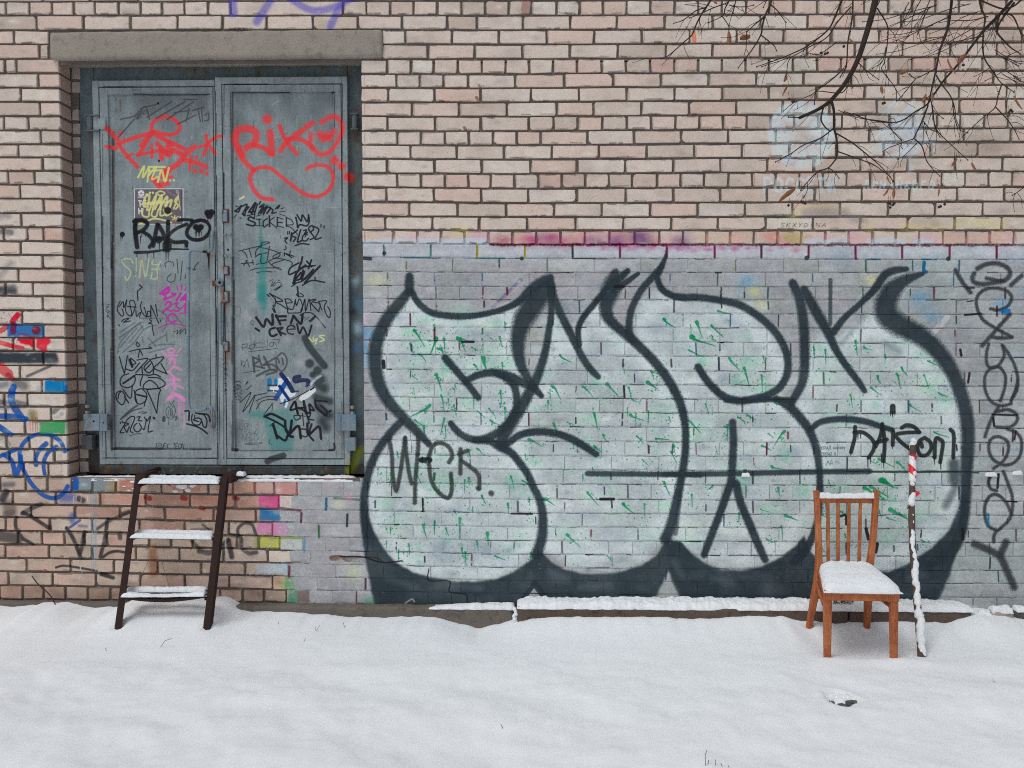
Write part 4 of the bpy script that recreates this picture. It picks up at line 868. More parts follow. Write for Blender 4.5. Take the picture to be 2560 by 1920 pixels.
for q, w in (([(905,1290),(980,1230),(1050,1185),(1040,1260),(960,1300)],52),([(1000,1330),(975,1385),(1060,1350),(1160,1300),(1100,1280)],40),([(1180,1400),(1250,1285)],44),([(1250,1390),(1335,1300),(1290,1390)],40),([(1380,1320),(1330,1390),(1388,1410)],40),([(1185,1165),(1200,1222)],24),([(1270,1140),(1260,1218)],28),([(1350,1180),(1312,1232)],24),([(990,1470),(1040,1420),(1092,1460),(1040,1520),(945,1595)],38),([(1000,1545),(1100,1580)],30),([(1130,1460),(1200,1440),(1170,1500),(1232,1540),(1180,1580),(1130,1560)],30),([(1330,1450),(1320,1585)],34),([(1255,1535),(1330,1455)],24),([(1230,1610),(1372,1612)],24)): D(TE, q, w, MG, .95)
D(TF, [(1172,400),(1110,360),(1045,400),(1042,470),(1100,502),(1172,480)], 36, MG, .95); D(TF, [(880,602),(980,550),(1120,530),(1250,545),(1330,572)], 22, (150,44,120), .9)
def k2(T, q, w=15, a=.94, col=BLK): D(T, q, w, col, a)
for q in ([(240,150),(200,240),(200,320),(270,400),(300,360),(270,280)],[(225,240),(290,160),(300,260),(350,130),(330,300),(385,392),(430,360),(400,160),(470,150),(490,250),(432,402)],[(360,238),(505,252)],[(500,300),(512,402),(550,362),(582,342),(560,415)],[(600,160),(580,220),(600,330),(680,412),(640,250)],[(700,330),(690,400),(742,390),(732,322),(692,325)],[(750,220),(752,445)],[(752,222),(820,380),(882,522)],[(830,210),(862,400)],[(908,465),(912,490)],[(265,492),(300,455),(385,440),(300,500),(410,480)],[(215,545),(230,560)],[(730,460),(765,490),(715,520),(770,535),(780,620),(800,722)],
          [(520,830),(560,880),(540,912),(505,870),(520,830)],[(395,990),(540,955),(765,935)],[(720,910),(770,935)],[(565,960),(540,1092)],[(580,980),(612,1050)]): k2(TF, q)
for q in ([(230,1080),(262,1210),(310,1352)],[(360,1060),(335,1220),(312,1352)],[(330,1280),(450,1302),(560,1180)],[(410,1110),(430,1200),(500,1180),(420,1100)],[(520,1132),(700,1108),(600,1230),(500,1342)],[(600,1232),(612,1372)],[(740,1140),(655,1220),(642,1290),(720,1342),(792,1270),(772,1180),(740,1140)],[(660,1290),(752,1190)],[(730,1122),(960,1082),(880,1190),(810,1272),(1022,1362)],[(920,1190),(1020,1362)],[(800,1280),(790,1352)],[(835,1040),(840,1090)],
          [(380,1360),(290,1390),(240,1470),(260,1560),(370,1592),(460,1540),(492,1450),(470,1390)],[(500,1372),(702,1382)],[(612,1400),(578,1500),(580,1562)],[(710,1422),(880,1432),(980,1500),(970,1560),(860,1602),(650,1612),(630,1550),(700,1480),(770,1482),(850,1550),(872,1592)],[(700,1392),(820,1372),(912,1412)]): k2(TF, q, 17)
k2(TF, [(290,1522),(480,1392)], 26); k2(TF, [(400,1130),(440,1240)], 34)
for q in ([(240,250),(180,290),(180,390),(260,482),(310,440),(322,340),(270,262),(215,310),(205,382)],[(280,220),(412,372),(442,170)],[(310,350),(382,452)],[(560,220),(500,262),(490,400),(560,472),(660,420),(682,310),(610,222),(560,220)],[(470,240),(490,330),(522,462)],[(682,232),(760,400),(848,622)],[(682,350),(640,502)],[(680,230),(900,220),(880,330),(850,622)],
          [(340,760),(290,850),(240,945),(302,945)],[(300,780),(380,802),(310,850),(350,945)],[(390,850),(352,945)],[(350,740),(420,682),(482,702),(410,900),(452,952)],[(520,790),(470,840),(480,910),(540,932),(592,870),(560,792)],[(520,690),(572,682),(540,742),(602,752)],[(680,722),(640,892),(618,880)],[(640,690),(690,750),(742,682),(705,920),(780,920)],[(240,770),(245,795)],[(275,758),(282,782)],[(790,690),(795,715)],[(812,695),(818,722)]): k2(TG, q, 17)
k2(TG, [(515,312),(680,352)], 24); k2(TG, [(525,495),(400,580),(250,722)], 26, .8, (50,52,54)); k2(TG, [(600,540),(450,582),(280,702)], 20, .8, (50,52,54)); k2(TG, [(540,620),(600,600),(680,615),(600,630)], 10); k2(TG, [(400,1002),(500,968),(595,968)], 12, .8)
for q in ([(480,510),(250,662)],[(545,535),(220,765)],[(620,500),(480,580),(250,830),(198,1012)],[(560,500),(620,620)],[(520,590),(240,920)],[(622,560),(390,842)],[(850,542),(640,622),(470,840),(280,1002)],[(1000,712),(880,780),(720,882)],[(560,440),(760,436),(980,440)],[(865,292),(990,370),(1010,440),(1000,560),(940,662)],[(1010,660),(1022,822)],[(610,740),(622,842)],[(700,760),(820,880)],[(800,900),(960,870),(1130,872)],[(710,1012),(860,970),(990,942)],[(1180,420),(1260,520)]): D(TF, q, 24, (60,64,68), .55, dry=.3)
D(TF, [(1130,660),(1200,640),(1180,700),(1260,620),(1230,700),(1320,610),(1330,700),(1376,570),(1378,670)], 9, BLK, .9)
for q in ([(30,215),(80,210)],[(30,250),(60,240)],[(60,240),(10,300)],[(20,320),(60,340),(90,320),(40,310)],[(60,330),(40,420),(100,350)],[(50,400),(100,450)]): D(TF, q, 8, BLK, .85)
for q in ([(1050,510),(1002,580),(1020,680),(1062,692),(1082,600),(1060,520)],[(1130,490),(1090,560),(1090,650),(1130,672),(1162,580),(1130,490)],[(1030,702),(1060,722),(1100,722),(1112,692)],[(1040,580),(1040,660)],[(1110,580),(1112,650)],[(1060,430),(1085,490)],[(1140,410),(1095,480)],[(1050,740),(1045,820)]): D(TG, q, 9, (40,42,46), .85)
D(TG, [(970,700),(965,745)], 44, (52,54,58), .85); D(TG, [(1130,700),(1180,670),(1160,740),(1205,690)], 12, (60,62,64), .85)
PK=(202,122,172)
for q, w in (([(1085,935),(1035,970),(1060,1010),(1120,1010),(1145,970),(1100,938)],32),([(930,990),(1000,1030)],30),([(1250,940),(1200,1002)],30),([(1010,1060),(1190,1050)],34),([(1060,1120),(1130,1100),(1150,1180)],44),([(1090,1140),(1060,1180)],40),([(1150,1180),(1130,1240),(1030,1340)],30),([(1140,1240),(1250,1292)],44),([(1060,1330),(1140,1420),(1230,1472)],34),([(1020,1462),(1230,1452)],34),([(1130,1420),(1132,1560)],46),([(985,1600),(1100,1532),(1290,1602)],34)): D(TF, q, w, PK, .75, soft=.3, dry=.12)
for q, w, a in (([(1160,180),(1100,290),(1040,382)],28,.8),([(1030,395),(1150,322),(1250,350),(1300,402)],60,.8),([(1150,300),(1290,400)],50,.8),([(1220,400),(1222,680)],44,.45),([(1300,400),(1305,900)],26,.5),([(1260,400),(1262,560)],30,.4)): D(TG, q, w, PK, a, soft=.3, dry=.12)
D(TE, [(880,880),(884,1200),(886,1650)], 7, (176,84,90), .6, dry=.3); D(TE, [(625,600),(628,1150)], 9, (176,90,100), .4, dry=.3); D(TE, [(1160,30),(1158,190)], 10, (176,40,70), .7)
for q, w in (([(1320,588),(1445,570)],22),([(1392,590),(1385,742)],24),([(1440,640),(1430,740),(1470,812),(1560,812),(1592,740),(1540,702),(1460,732),(1540,762)],18),([(1490,622),(1620,642),(1682,740),(1668,862),(1622,832),(1605,770)],18),([(1550,632),(1700,652),(1742,762)],24),([(1350,800),(1550,862),(1692,962)],22),([(1480,660),(1480,690)],18)): D(TG, q, w, BLK, .95)
text(DOOR, TG, 'TENEK.TEON', 820, 1130, 84, 40, 10, BLK, .9, slant=.15, gap=1.22, jit=.1)
# right leaf
for q, w in (([(170,250),(240,190),(270,160),(222,262),(170,240)],22),([(180,165),(215,170)],14),([(280,170),(370,140),(290,300)],20),([(350,190),(400,180),(350,240),(330,322)],20),([(300,290),(320,320)],24),([(400,260),(510,110),(450,282)],26),([(540,130),(490,300)],20),([(420,270),(480,250)],24),([(580,180),(650,140),(560,290)],26),([(600,280),(700,160),(640,300)],26),([(640,200),(760,190),(700,282)],24),([(760,200),(800,230),(782,282),(850,270)],20),([(590,90),(570,132)],20),([(840,210),(910,150),(880,205)],20),([(930,210),(992,190)],10),([(910,260),(1002,250)],10),([(900,292),(1012,332)],10),([(370,325),(490,302),(482,372)],15),([(530,330),(600,310)],12),([(160,350),(195,305)],12),([(262,362)],18),([(335,326)],16),
             ([(490,372),(420,345),(390,390),(500,442),(470,492),(360,468)],22),([(520,382),(602,382)],14),([(570,380),(572,482)],15),([(500,490),(645,492)],12),([(705,372),(640,422),(650,512),(712,470)],18),([(740,330),(742,502)],22),([(820,350),(750,422),(860,522)],14),([(872,352),(870,500)],18),([(870,350),(972,382)],12),([(870,432),(962,442)],14),([(870,490),(980,522)],12),([(1022,370),(1022,500)],18),([(1020,350),(1110,400),(1132,470),(1022,482),(1110,530),(1205,632)],13),
             ([(1180,350),(1200,440),(1212,522),(1250,472),(1362,492),(1402,420),(1392,310)],22),([(1200,310),(1270,412),(1290,312),(1370,422),(1392,310)],22),([(1110,610),(1095,742)],22),([(1210,560),(1110,650),(1182,692),(1140,752)],20),([(1260,560),(1210,752),(1272,742)],22),([(1310,572),(1362,562),(1320,630),(1372,640)],18),([(1372,602),(1300,662),(1290,732),(1350,742),(1392,700)],20),([(1420,600),(1392,530),(1450,490),(1475,550),(1432,602),(1482,682),(1420,722)],20),([(1480,500),(1562,560),(1500,712),(1602,690)],20),([(1340,668)],20),([(1045,590),(1045,630)],16),([(1075,585),(1075,625)],16),([(1600,470),(1598,512)],16),([(1650,490),(1650,532)],16),([(990,700),(1042,692),(1000,742),(1032,782)],18),([(1170,822),(1280,787),(1395,802)],20)): D(TH, q, w)
for q in ([(230,912),(400,870),(600,822),(742,772),(680,760),(590,792)],[(290,912),(340,950),(372,1022)],[(402,870),(442,1012)],[(592,832),(522,900),(512,982)],[(610,855),(760,890),(900,942),(902,1000),(812,1032),(812,990),(932,932)],[(742,830),(702,1072)],[(500,1012),(600,962),(602,1112),(702,1102)],[(720,1082),(780,1150)],[(720,1082),(860,1032),(1060,1072),(1122,1112),(1112,1142)],[(980,1060),(800,1122),(812,1172),(942,1222)],[(270,1122),(472,1102)],[(372,1062),(310,1152)],[(350,1062),(412,1172)],[(462,1062),(472,1132)],[(420,1235),(560,1197),(900,1190)],[(530,1275),(650,1247),(772,1260)],[(560,970),(700,940)],[(520,1135),(600,1110)]): D(TH, q, 14, (34,36,40), .9, dry=.12)
for q in ([(1090,910),(1072,992)],[(990,945),(1142,997)],[(1020,962),(1112,1022)],[(990,940),(992,990)],[(1010,830),(1020,870),(985,895)]): D(TH, q, 15)
for q, w in (([(1290,1012),(1270,1100),(1232,1192)],26),([(1230,1110),(1100,1182),(1060,1262),(1082,1302),(1180,1252)],22),([(1340,1152),(1200,1262),(1140,1442)],32),([(1262,1272),(1180,1382),(1252,1372),(1302,1232)],26),([(1322,1252),(1280,1392),(1352,1352),(1470,1222)],28),([(1580,1162),(1450,1300),(1330,1442)],28),([(1440,1062),(1390,1202)],24),([(1362,1082),(1442,1172)],24),([(1332,1172),(1500,1152)],22),([(1290,1480),(1450,1402),(1660,1432)],20),([(1110,1502),(1200,1440),(1282,1420)],18),([(1500,1350),(1500,1400)],18),([(1160,1420),(1140,1442)],36)): D(TH, q, w)
for q in ([(730,1420),(800,1390),(770,1500)],[(770,1500),(840,1420),(790,1490)],[(800,1500),(880,1432),(942,1472),(800,1562)],[(830,1560),(925,1500),(842,1572),(955,1490)],[(880,1390),(905,1400),(880,1412)]): D(TH, q, 8)
for q, w in (([(1205,-20),(1215,60),(1225,142)],22),([(1225,80),(1190,110),(1240,147),(1312,130),(1250,85)],14),([(740,90),(842,192),(830,302)],17),([(740,90),(962,212),(850,232),(950,290),(1052,362)],16),([(1000,180),(1020,260),(1042,332)],16),([(1010,250),(1120,240),(1060,180),(1000,190)],15),([(1042,330),(1130,352),(1172,190)],16),([(1172,190),(1192,292),(1242,182),(1292,302),(1262,402),(1150,415),(1050,412),(1042,372)],15),([(1262,382),(1300,290),(1332,190),(1342,382),(1402,190),(1432,372)],17),([(1420,205),(1512,190),(1442,252),(1500,330),(1562,392)],17),([(1482,240),(1582,262),(1562,392)],15),([(1560,222),(1692,215),(1652,310),(1690,442),(1742,492),(1752,392),(1712,312)],15),([(1560,222),(1612,362)],14),([(1250,452),(1330,412),(1450,422),(1560,522),(1672,662)],16),([(705,110),(735,140)],22),([(800,290),(842,402)],16),([(790,342),(832,410)],16),
             ([(520,490),(640,642),(690,520),(790,612),(792,442)],34),([(850,452),(922,602)],32),([(850,472),(1012,470)],32),([(900,542),(1012,532)],26),([(1140,462),(1100,582)],30),([(1140,462),(1262,592),(1292,442)],34),([(1420,552),(1492,482)],30),([(510,672),(572,712)],28),([(832,660),(752,692),(750,770),(800,802),(862,772)],30),([(870,672),(932,782)],30),([(870,672),(962,660),(910,722),(1012,772)],24),([(1165,650),(1100,618),(1040,660),(1045,740),(1110,770),(1140,765)],20),([(1040,690),(1170,680)],16),([(1200,602),(1242,752),(1302,652),(1382,792),(1442,622)],26)): D(TI, q, w)
for q in ([(300,930),(295,1032)],[(290,942),(382,930),(340,992),(270,992)],[(360,992),(442,1022)],[(470,930),(410,970),(442,1022),(492,970),(470,922)],[(500,872),(490,992)],[(520,992),(522,920),(642,915)],[(520,985),(692,982)],[(705,862),(706,982)],[(760,902),(735,950),(792,972),(812,912),(760,902)],[(800,972),(822,902),(862,972)],[(780,862),(902,855),(882,932)],[(390,1062),(880,1002)],[(270,1210),(275,1300)],[(275,1210),(320,1220),(275,1260),(330,1300)],[(310,1330),(370,1190),(400,1320)],[(305,1410),(580,1370)],[(490,570),(450,540),(430,590),(480,610)],[(1300,500),(1340,490),(1330,540)],[(1400,480),(1360,520),(1400,540)]): D(TI, q, 8, (40,42,46), .85)
for q, w in (([(470,1152),(490,1392)],32),([(470,1152),(572,1202),(480,1282),(660,1332)],26),([(560,1122),(622,1332)],22),([(650,1142),(750,1342)],30),([(842,1162),(740,1220),(640,1282),(780,1272),(872,1332)],26),([(940,1080),(870,1150),(852,1240),(880,1330),(950,1380),(1020,1300),(1032,1190),(990,1100),(940,1080)],22),([(890,1182),(902,1242)],24),([(955,1172),(972,1272)],24),([(530,1462),(720,1372),(870,1362)],32),([(690,1442),(862,1392)],26)): D(TI, q, w, (58,60,62), .8, dry=.15)
SP=(44,52,54)
for T, q, w, s in ((TI,[(1335,835),(1400,970),(1520,1130),(1655,1295)],92,.25),(TI,[(1410,1255)],116,.25),(TI,[(1540,1372)],112,.25),(TI,[(1462,1442)],84,.3),(TJ,[(1600,130),(1550,200),(1640,270)],130,.5),(TJ,[(1520,420),(1640,460),(1740,490)],100,.5),(TJ,[(1560,570),(1650,670),(1720,720)],120,.6),(TJ,[(1620,820),(1680,930)],120,.7),(TJ,[(725,1482),(800,1445),(985,1390)],84,.25)): D(T, q, w, SP, .88, soft=s)
for q in ([(1400,830),(1455,892)],[(1470,820),(1482,882),(1532,842),(1502,932)],[(1652,790),(1572,800),(1652,862),(1582,892)]): D(TI, q, 24, (190,194,124), .85)
CB=(14,104,146)
D(TJ, [(740,140),(740,200)], 84, CB, .95, soft=.06); D(TJ, [(850,140),(850,200)], 62, CB, .95, soft=.06)
DOOR.poly(TJ, [(880,110),(1060,80),(1090,150),(1020,260),(1065,300),(1180,360),(1150,410),(1060,430),(1040,590),(1000,610),(985,540),(930,490),(900,380),(830,330),(760,330),(740,250),(880,240)], (196,205,212), .95, 1, 5)
for q, w, c in (([(1000,200),(920,330),(850,440)],84,(22,66,128)),([(1030,130),(960,280)],60,(26,80,140)),([(940,40),(1060,200),(1125,315)],58,(20,30,78)),([(910,240),(980,340),(1065,465)],40,(16,34,96)),([(1000,470),(985,545)],40,(20,92,140)),([(1240,80),(1160,100),(1172,160),(1280,140),(1385,150),(1385,205)],54,(32,36,70)),([(1360,240)],46,(30,50,110)),([(720,240),(730,300)],40,(60,104,130))): D(TJ, q, w, c, .92, dry=.08)
for q in ([(715,315),(790,315)],[(830,315),(870,320)],[(720,225),(860,225)],[(1100,330),(1220,325)]): D(TJ, q, 20, (34,38,44), .85, dry=.2)
D(TJ, [(1590,70),(1500,130),(1430,210)], 44, (196,204,208), .6, dry=.3); D(TJ, [(1470,300),(1380,380),(1280,440)], 90, (200,208,214), .95, soft=.1, dry=.1)
for q, w in (([(250,512),(340,430),(432,350),(300,662),(400,540),(502,390),(402,682)],12),([(510,392),(702,350)],12),([(520,482),(700,412),(882,422)],11),([(520,622),(600,502),(730,462),(872,470)],12),([(782,540),(650,712)],13),([(920,532),(1130,452),(1390,312)],13),([(1425,300),(1482,262)],20),([(1090,572),(1250,402)],8),([(350,205),(382,165)],16),([(360,300),(440,230)],10),([(800,520),(780,660)],8),
             ([(1172,502),(1212,692)],32),([(1150,502),(1090,632),(1200,610),(1342,592)],26),([(1310,492),(1352,692)],36),([(1230,600),(1402,692)],28),([(1400,542),(1422,692)],28),([(1420,542),(1482,642),(1412,622)],26),([(1500,462),(1530,602),(1692,732)],28),([(1520,482),(1702,492)],22),([(1602,562),(1702,662),(1662,722)],24),([(1735,662),(1760,648)],26),([(1242,722),(1150,732),(1182,802),(1252,772),(1242,722)],18),([(1290,692),(1312,902)],15),([(1160,722),(1402,742)],12),([(1362,702),(1402,852)],22),([(1422,722),(1392,782),(1482,802)],18),
             ([(660,742),(780,702),(970,792)],32),([(660,742),(850,832),(1000,932),(1100,1082)],26),([(800,872),(872,1102)],36),([(870,1062),(1000,1142),(1042,1062)],30),([(1002,812),(1012,952),(1062,1052)],34),([(1112,812),(1092,962),(1062,1052),(1130,1082)],34),([(1080,1030),(1222,902),(1262,1102)],34),([(1242,1042),(1332,1082),(1382,1042),(1352,962),(1262,952)],18),([(1370,862),(1392,1042),(1562,912),(1602,1112)],34),([(1442,872),(1402,1042),(1472,1142)],28),([(750,900),(830,840)],20)): D(TJ, q, w, (26,26,32), .93)
D(TJ, [(745,1125),(735,1180),(775,1210)], 10)
text(DOOR, TJ, 'CRIC', 240, 870, 90, 64, 7, (52,56,60), .75, slant=.2, jit=.14); text(DOOR, TJ, 'TEOK', 240, 960, 80, 64, 7, (52,56,60), .75, slant=.2, jit=.14); text(DOOR, TJ, 'WEN', 270, 1030, 110, 80, 8, (52,56,60), .8, slant=.1, jit=.14); D(TJ, [(330,1195),(620,1180),(510,1210),(340,1205)], 8, (52,56,60), .8)
text(DOOR, TJ, 'XABEROY', 175, 150, 90, 40, 12, (34,36,40), .85, vertical=True, jit=.12, gap=1.25); text(DOOR, TI, 'EXPLOAL', 0, 1250, 56, 48, 9, (36,38,42), .9, vertical=True, gap=1.75, jit=.08)
# teal runs
TE2=(34,118,114)
for T, q, w, a in ((TH,[(610,130),(700,150),(820,160)],34,.45),(TH,[(600,420),(590,620),(600,760)],40,.55),(TH,[(610,760),(620,900),(630,1100)],90,.7),(TH,[(620,1100),(620,1400),(620,1700)],150,.72),(TI,[(620,0),(620,150)],150,.75),(TI,[(630,150),(650,320)],110,.6),(TI,[(640,320),(650,450)],70,.35)): D(T, q, w, TE2, a, soft=.7, dry=.12)
DOOR.poly(TJ, [(370,680),(560,650),(700,660),(900,640),(1100,600),(1200,760),(1140,1000),(1130,1310),(740,1310),(690,1000),(640,800),(450,745)], TE2, .72, 6, 14, var=.5, streak=.5)
for q, w in (([(660,742),(780,702),(970,792)],32),([(660,742),(850,832),(1000,932),(1100,1082)],26),([(800,872),(872,1102)],36),([(870,1062),(1000,1142),(1042,1062)],30),([(1002,812),(1012,952),(1062,1052)],34),([(1112,812),(1092,962),(1062,1052),(1130,1082)],34),([(1080,1030),(1222,902),(1262,1102)],34),([(1172,502),(1212,692)],32),([(1150,502),(1090,632),(1200,610),(1342,592)],26)): D(TJ, q, w, (26,26,32), .9)
for q in ([(600,855),(620,760)],[(500,1012),(600,962),(602,1112),(702,1102)],[(592,832),(522,900),(512,982)]): D(TH, q, 13, (30,32,36), .85)
# pale scuffs, cool sprays on the frame's right edge, moss-yellow at its foot
for (x, y, r) in ((330,420,80),(420,500,70),(1050,840,90),(1580,560,100),(1250,1250,80),(480,120,40)): DOOR.blob(x/TI[2]+TI[0], y/TI[2]+TI[1], r/TI[2], (156,152,156), .6)
for (u,v,r,c) in ((893,760,16,(70,110,130)),(884,700,12,(150,176,190)),(890,820,14,(150,180,196)),(889,870,12,(70,110,140)),(880,780,9,(36,40,48)),(888,1040,12,(70,110,130))): DOOR.blob(u, v, r, c, .75, 1.3)
DOOR.stroke(T0, [(897,1128),(886,1150),(872,1180)], 22, (112,122,28), .85, soft=.6, dry=.2)
for i in range(120):
    u, v = RND.choice([(RND.uniform(208,238), RND.uniform(640,1180)), (RND.uniform(230,900), RND.uniform(158,194)), (RND.uniform(230,880), RND.uniform(1164,1184)), (RND.uniform(880,905), RND.uniform(200,700))])
    DOOR.blob(u, v, RND.uniform(3,10), RND.choice([(92,60,34),(70,46,30),(50,40,34),(104,78,40)]), RND.uniform(.25,.7), RND.uniform(.8,1.8))
for (u,v) in ((560,670),(562,745),(563,760),(565,880),(568,893),(530,640),(531,1040),(527,1035),(528,1062),(556,728)):
    DOOR.blob(u, v, 7, (120,66,32), .8, 1.2)
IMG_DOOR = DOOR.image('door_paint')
# ------------------------------------------------------------------ materials
def mat_new(name):
    m = bpy.data.materials.new(name); m.use_nodes = True
    t = m.node_tree
    return m, t, t.nodes['Principled BSDF']
def N(t, kind, **kw):
    n = t.nodes.new(kind)
    for k, v in kw.items():
        if k in n.bl_rna.properties and k not in ('inputs',): setattr(n, k, v)
    return n
def lk(t, a, b): t.links.new(a, b)
def noise(t, scale, detail=4, rough=.6, vec=None, dist=0.0):
    n = N(t, 'ShaderNodeTexNoise'); n.inputs['Scale'].default_value = scale; n.inputs['Detail'].default_value = detail; n.inputs['Roughness'].default_value = rough; n.inputs['Distortion'].default_value = dist
    if vec is not None: lk(t, vec, n.inputs['Vector'])
    return n.outputs['Fac']
def math_(t, op, a, b=None, clamp=False):
    n = N(t, 'ShaderNodeMath'); n.operation = op; n.use_clamp = clamp
    for i, x in enumerate((a, b)):
        if x is None: continue
        if isinstance(x, (int, float)): n.inputs[i].default_value = x
        else: lk(t, x, n.inputs[i])
    return n.outputs[0]
def ramp(t, x, lo, hi, a=0.0, b=1.0):
    n = N(t, 'ShaderNodeMapRange'); n.clamp = True
    lk(t, x, n.inputs[0])
    for i, v in enumerate((lo, hi, a, b)): n.inputs[i+1].default_value = v
    return n.outputs[0]
def mix(t, fac, a, b, mode='MIX'):
    n = N(t, 'ShaderNodeMix'); n.data_type = 'RGBA'; n.blend_type = mode; n.clamp_factor = True
    for s, x in ((n.inputs[0], fac), (n.inputs[6], a), (n.inputs[7], b)):
        if isinstance(x, (int, float)): s.default_value = x
        elif isinstance(x, tuple): s.default_value = x
        else: lk(t, x, s)
    return n.outputs[2]
def bump(t, bsdf, h, dist=.002, strength=.6):
    n = N(t, 'ShaderNodeBump'); n.inputs['Distance'].default_value = dist; n.inputs['Strength'].default_value = strength
    lk(t, h, n.inputs['Height']); lk(t, n.outputs[0], bsdf.inputs['Normal'])
def pos(t): return N(t, 'ShaderNodeNewGeometry').outputs['Position']
def print_uv(t, p, x0, z0, w, h):
    s = N(t, 'ShaderNodeSeparateXYZ'); lk(t, p, s.inputs[0])
    c = N(t, 'ShaderNodeCombineXYZ')
    lk(t, math_(t, 'MULTIPLY', math_(t, 'SUBTRACT', s.outputs[0], float(x0)), 1.0/w), c.inputs[0])
    lk(t, math_(t, 'MULTIPLY', math_(t, 'SUBTRACT', s.outputs[2], float(z0)), 1.0/h), c.inputs[1])
    return c.outputs[0]
def printed(t, p, base, cv, img, scale=1.0):
    """Lay a canvas of paint over a base colour."""
    im = N(t, 'ShaderNodeTexImage'); im.image = img; im.extension = 'CLIP'; im.interpolation = 'Linear'
    lk(t, print_uv(t, p, cv.x0, cv.z0, cv.w/cv.ppm, cv.h/cv.ppm), im.inputs['Vector'])
    s = N(t, 'ShaderNodeSeparateXYZ'); lk(t, p, s.inputs[0])
    face = ramp(t, s.outputs[1], cv.y+.018, cv.y+.030, 1.0, 0.0) if cv is WALL else 1.0     # spray does not reach round into the reveal
    a = math_(t, 'MULTIPLY', math_(t, 'MULTIPLY', im.outputs['Alpha'], face), scale)
    return mix(t, a, base, im.outputs['Color']), a

def make_brick_mat(name, reveal=False):
    m, t, b = mat_new(name); p = pos(t)
    if reveal:
        base = mix(t, noise(t, 9, 3), alb((112,100,94)), alb((150,146,144)))
    else:
        im = N(t, 'ShaderNodeTexImage'); im.image = IMG_TINT; im.interpolation = 'Closest'; im.extension = 'EXTEND'
        lk(t, print_uv(t, p, -4.2, -.15, 8.5, 4.3), im.inputs['Vector'])
        base = im.outputs['Color']
    n1 = noise(t, 26, 6, .7, p); n2 = noise(t, 140, 5, .75, p); n3 = noise(t, 5, 3, .6, p)
    c = mix(t, ramp(t, n1, .35, .75, 0, .5), base, alb((172,150,134)))
    c = mix(t, ramp(t, n3, .5, .75, 0, .34), c, alb((150,134,120)))
    c = mix(t, ramp(t, n2, .58, .70, 0, .6), c, alb((124,106,94)))
    if not reveal:      # the ends of the bricks, turned into the opening, are bare brown clay
        s = N(t, 'ShaderNodeSeparateXYZ'); lk(t, p, s.inputs[0])
        c = mix(t, ramp(t, s.outputs[1], .010, .022, 0, .85), c, mix(t, n1, alb((122,98,88)), alb((160,134,122))))
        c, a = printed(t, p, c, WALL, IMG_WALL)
    # dirt that clings to worn edges of the clay
    lk(t, c, b.inputs['Base Color']); b.inputs['Roughness'].default_value = .92; b.inputs['Specular IOR Level'].default_value = .08
    hgt = math_(t, 'ADD', math_(t, 'MULTIPLY', noise(t, 60, 5, .7, p), 1.0), math_(t, 'MULTIPLY', noise(t, 330, 3, .6, p), .5))
    bump(t, b, hgt, .0035, .55)
    return m
M_BRICK = make_brick_mat('brick_clay')
M_REVEAL = make_brick_mat('brick_reveal', True)

def make_mortar():
    m, t, b = mat_new('mortar'); p = pos(t)
    c = mix(t, noise(t, 14, 5, .7, p), alb((72,66,61)), alb((112,104,97)))
    c = mix(t, ramp(t, noise(t, 90, 4, .7, p), .5, .75, 0, .6), c, alb((52,46,42)))
    c, a = printed(t, p, c, WALL, IMG_WALL, 1.0)
    lk(t, c, b.inputs['Base Color']); b.inputs['Roughness'].default_value = .95; b.inputs['Specular IOR Level'].default_value = .15
    bump(t, b, math_(t, 'ADD', noise(t, 120, 5, .75, p), noise(t, 30, 3, .6, p)), .006, .8)
    return m
M_MORTAR = make_mortar()

def make_far_wall():
    m, t, b = mat_new('plain_brickwork'); p = pos(t)
    s = N(t, 'ShaderNodeSeparateXYZ'); lk(t, p, s.inputs[0]); c = N(t, 'ShaderNodeCombineXYZ'); lk(t, s.outputs[0], c.inputs[0]); lk(t, s.outputs[2], c.inputs[1])
    br = N(t, 'ShaderNodeTexBrick'); lk(t, c.outputs[0], br.inputs['Vector'])
    br.inputs['Scale'].default_value = 1.0; br.inputs['Brick Width'].default_value = .265; br.inputs['Row Height'].default_value = .081; br.inputs['Mortar Size'].default_value = .007
    br.inputs['Color1'].default_value = alb((199,182,166)); br.inputs['Color2'].default_value = alb((188,166,150)); br.inputs['Mortar'].default_value = alb((104,94,86))
    lk(t, br.outputs['Color'], b.inputs['Base Color']); b.inputs['Roughness'].default_value = .9
    bump(t, b, math_(t, 'SUBTRACT', 1.0, br.outputs['Fac']), .01, .6)
    return m
M_FAR = make_far_wall()

def make_concrete(name, c1, c2, dark, wall_print=False):
    m, t, b = mat_new(name); p = pos(t)
    c = mix(t, noise(t, 4, 5, .65, p), alb(c1), alb(c2))
    c = mix(t, ramp(t, noise(t, 22, 5, .7, p), .52, .72, 0, .6), c, alb(dark))
    c = mix(t, ramp(t, noise(t, 220, 3, .7, p), .6, .7, 0, .5), c, alb(tuple(x*.6 for x in dark)))
    if wall_print: c, a = printed(t, p, c, WALL, IMG_WALL, .75)
    lk(t, c, b.inputs['Base Color']); b.inputs['Roughness'].default_value = .93; b.inputs['Specular IOR Level'].default_value = .2
    bump(t, b, math_(t, 'ADD', noise(t, 40, 6, .75, p), math_(t, 'MULTIPLY', noise(t, 260, 3, .7, p), .4)), .008, .6)
    return m
M_LINTEL = make_concrete('lintel_concrete', (146,137,126), (120,114,105), (92,87,80))
M_PLINTH = make_concrete('plinth_concrete', (110,102,93), (82,77,72), (56,49,43))
M_SLAB = make_concrete('kerb_concrete', (96,82,72), (70,61,55), (40,34,31))

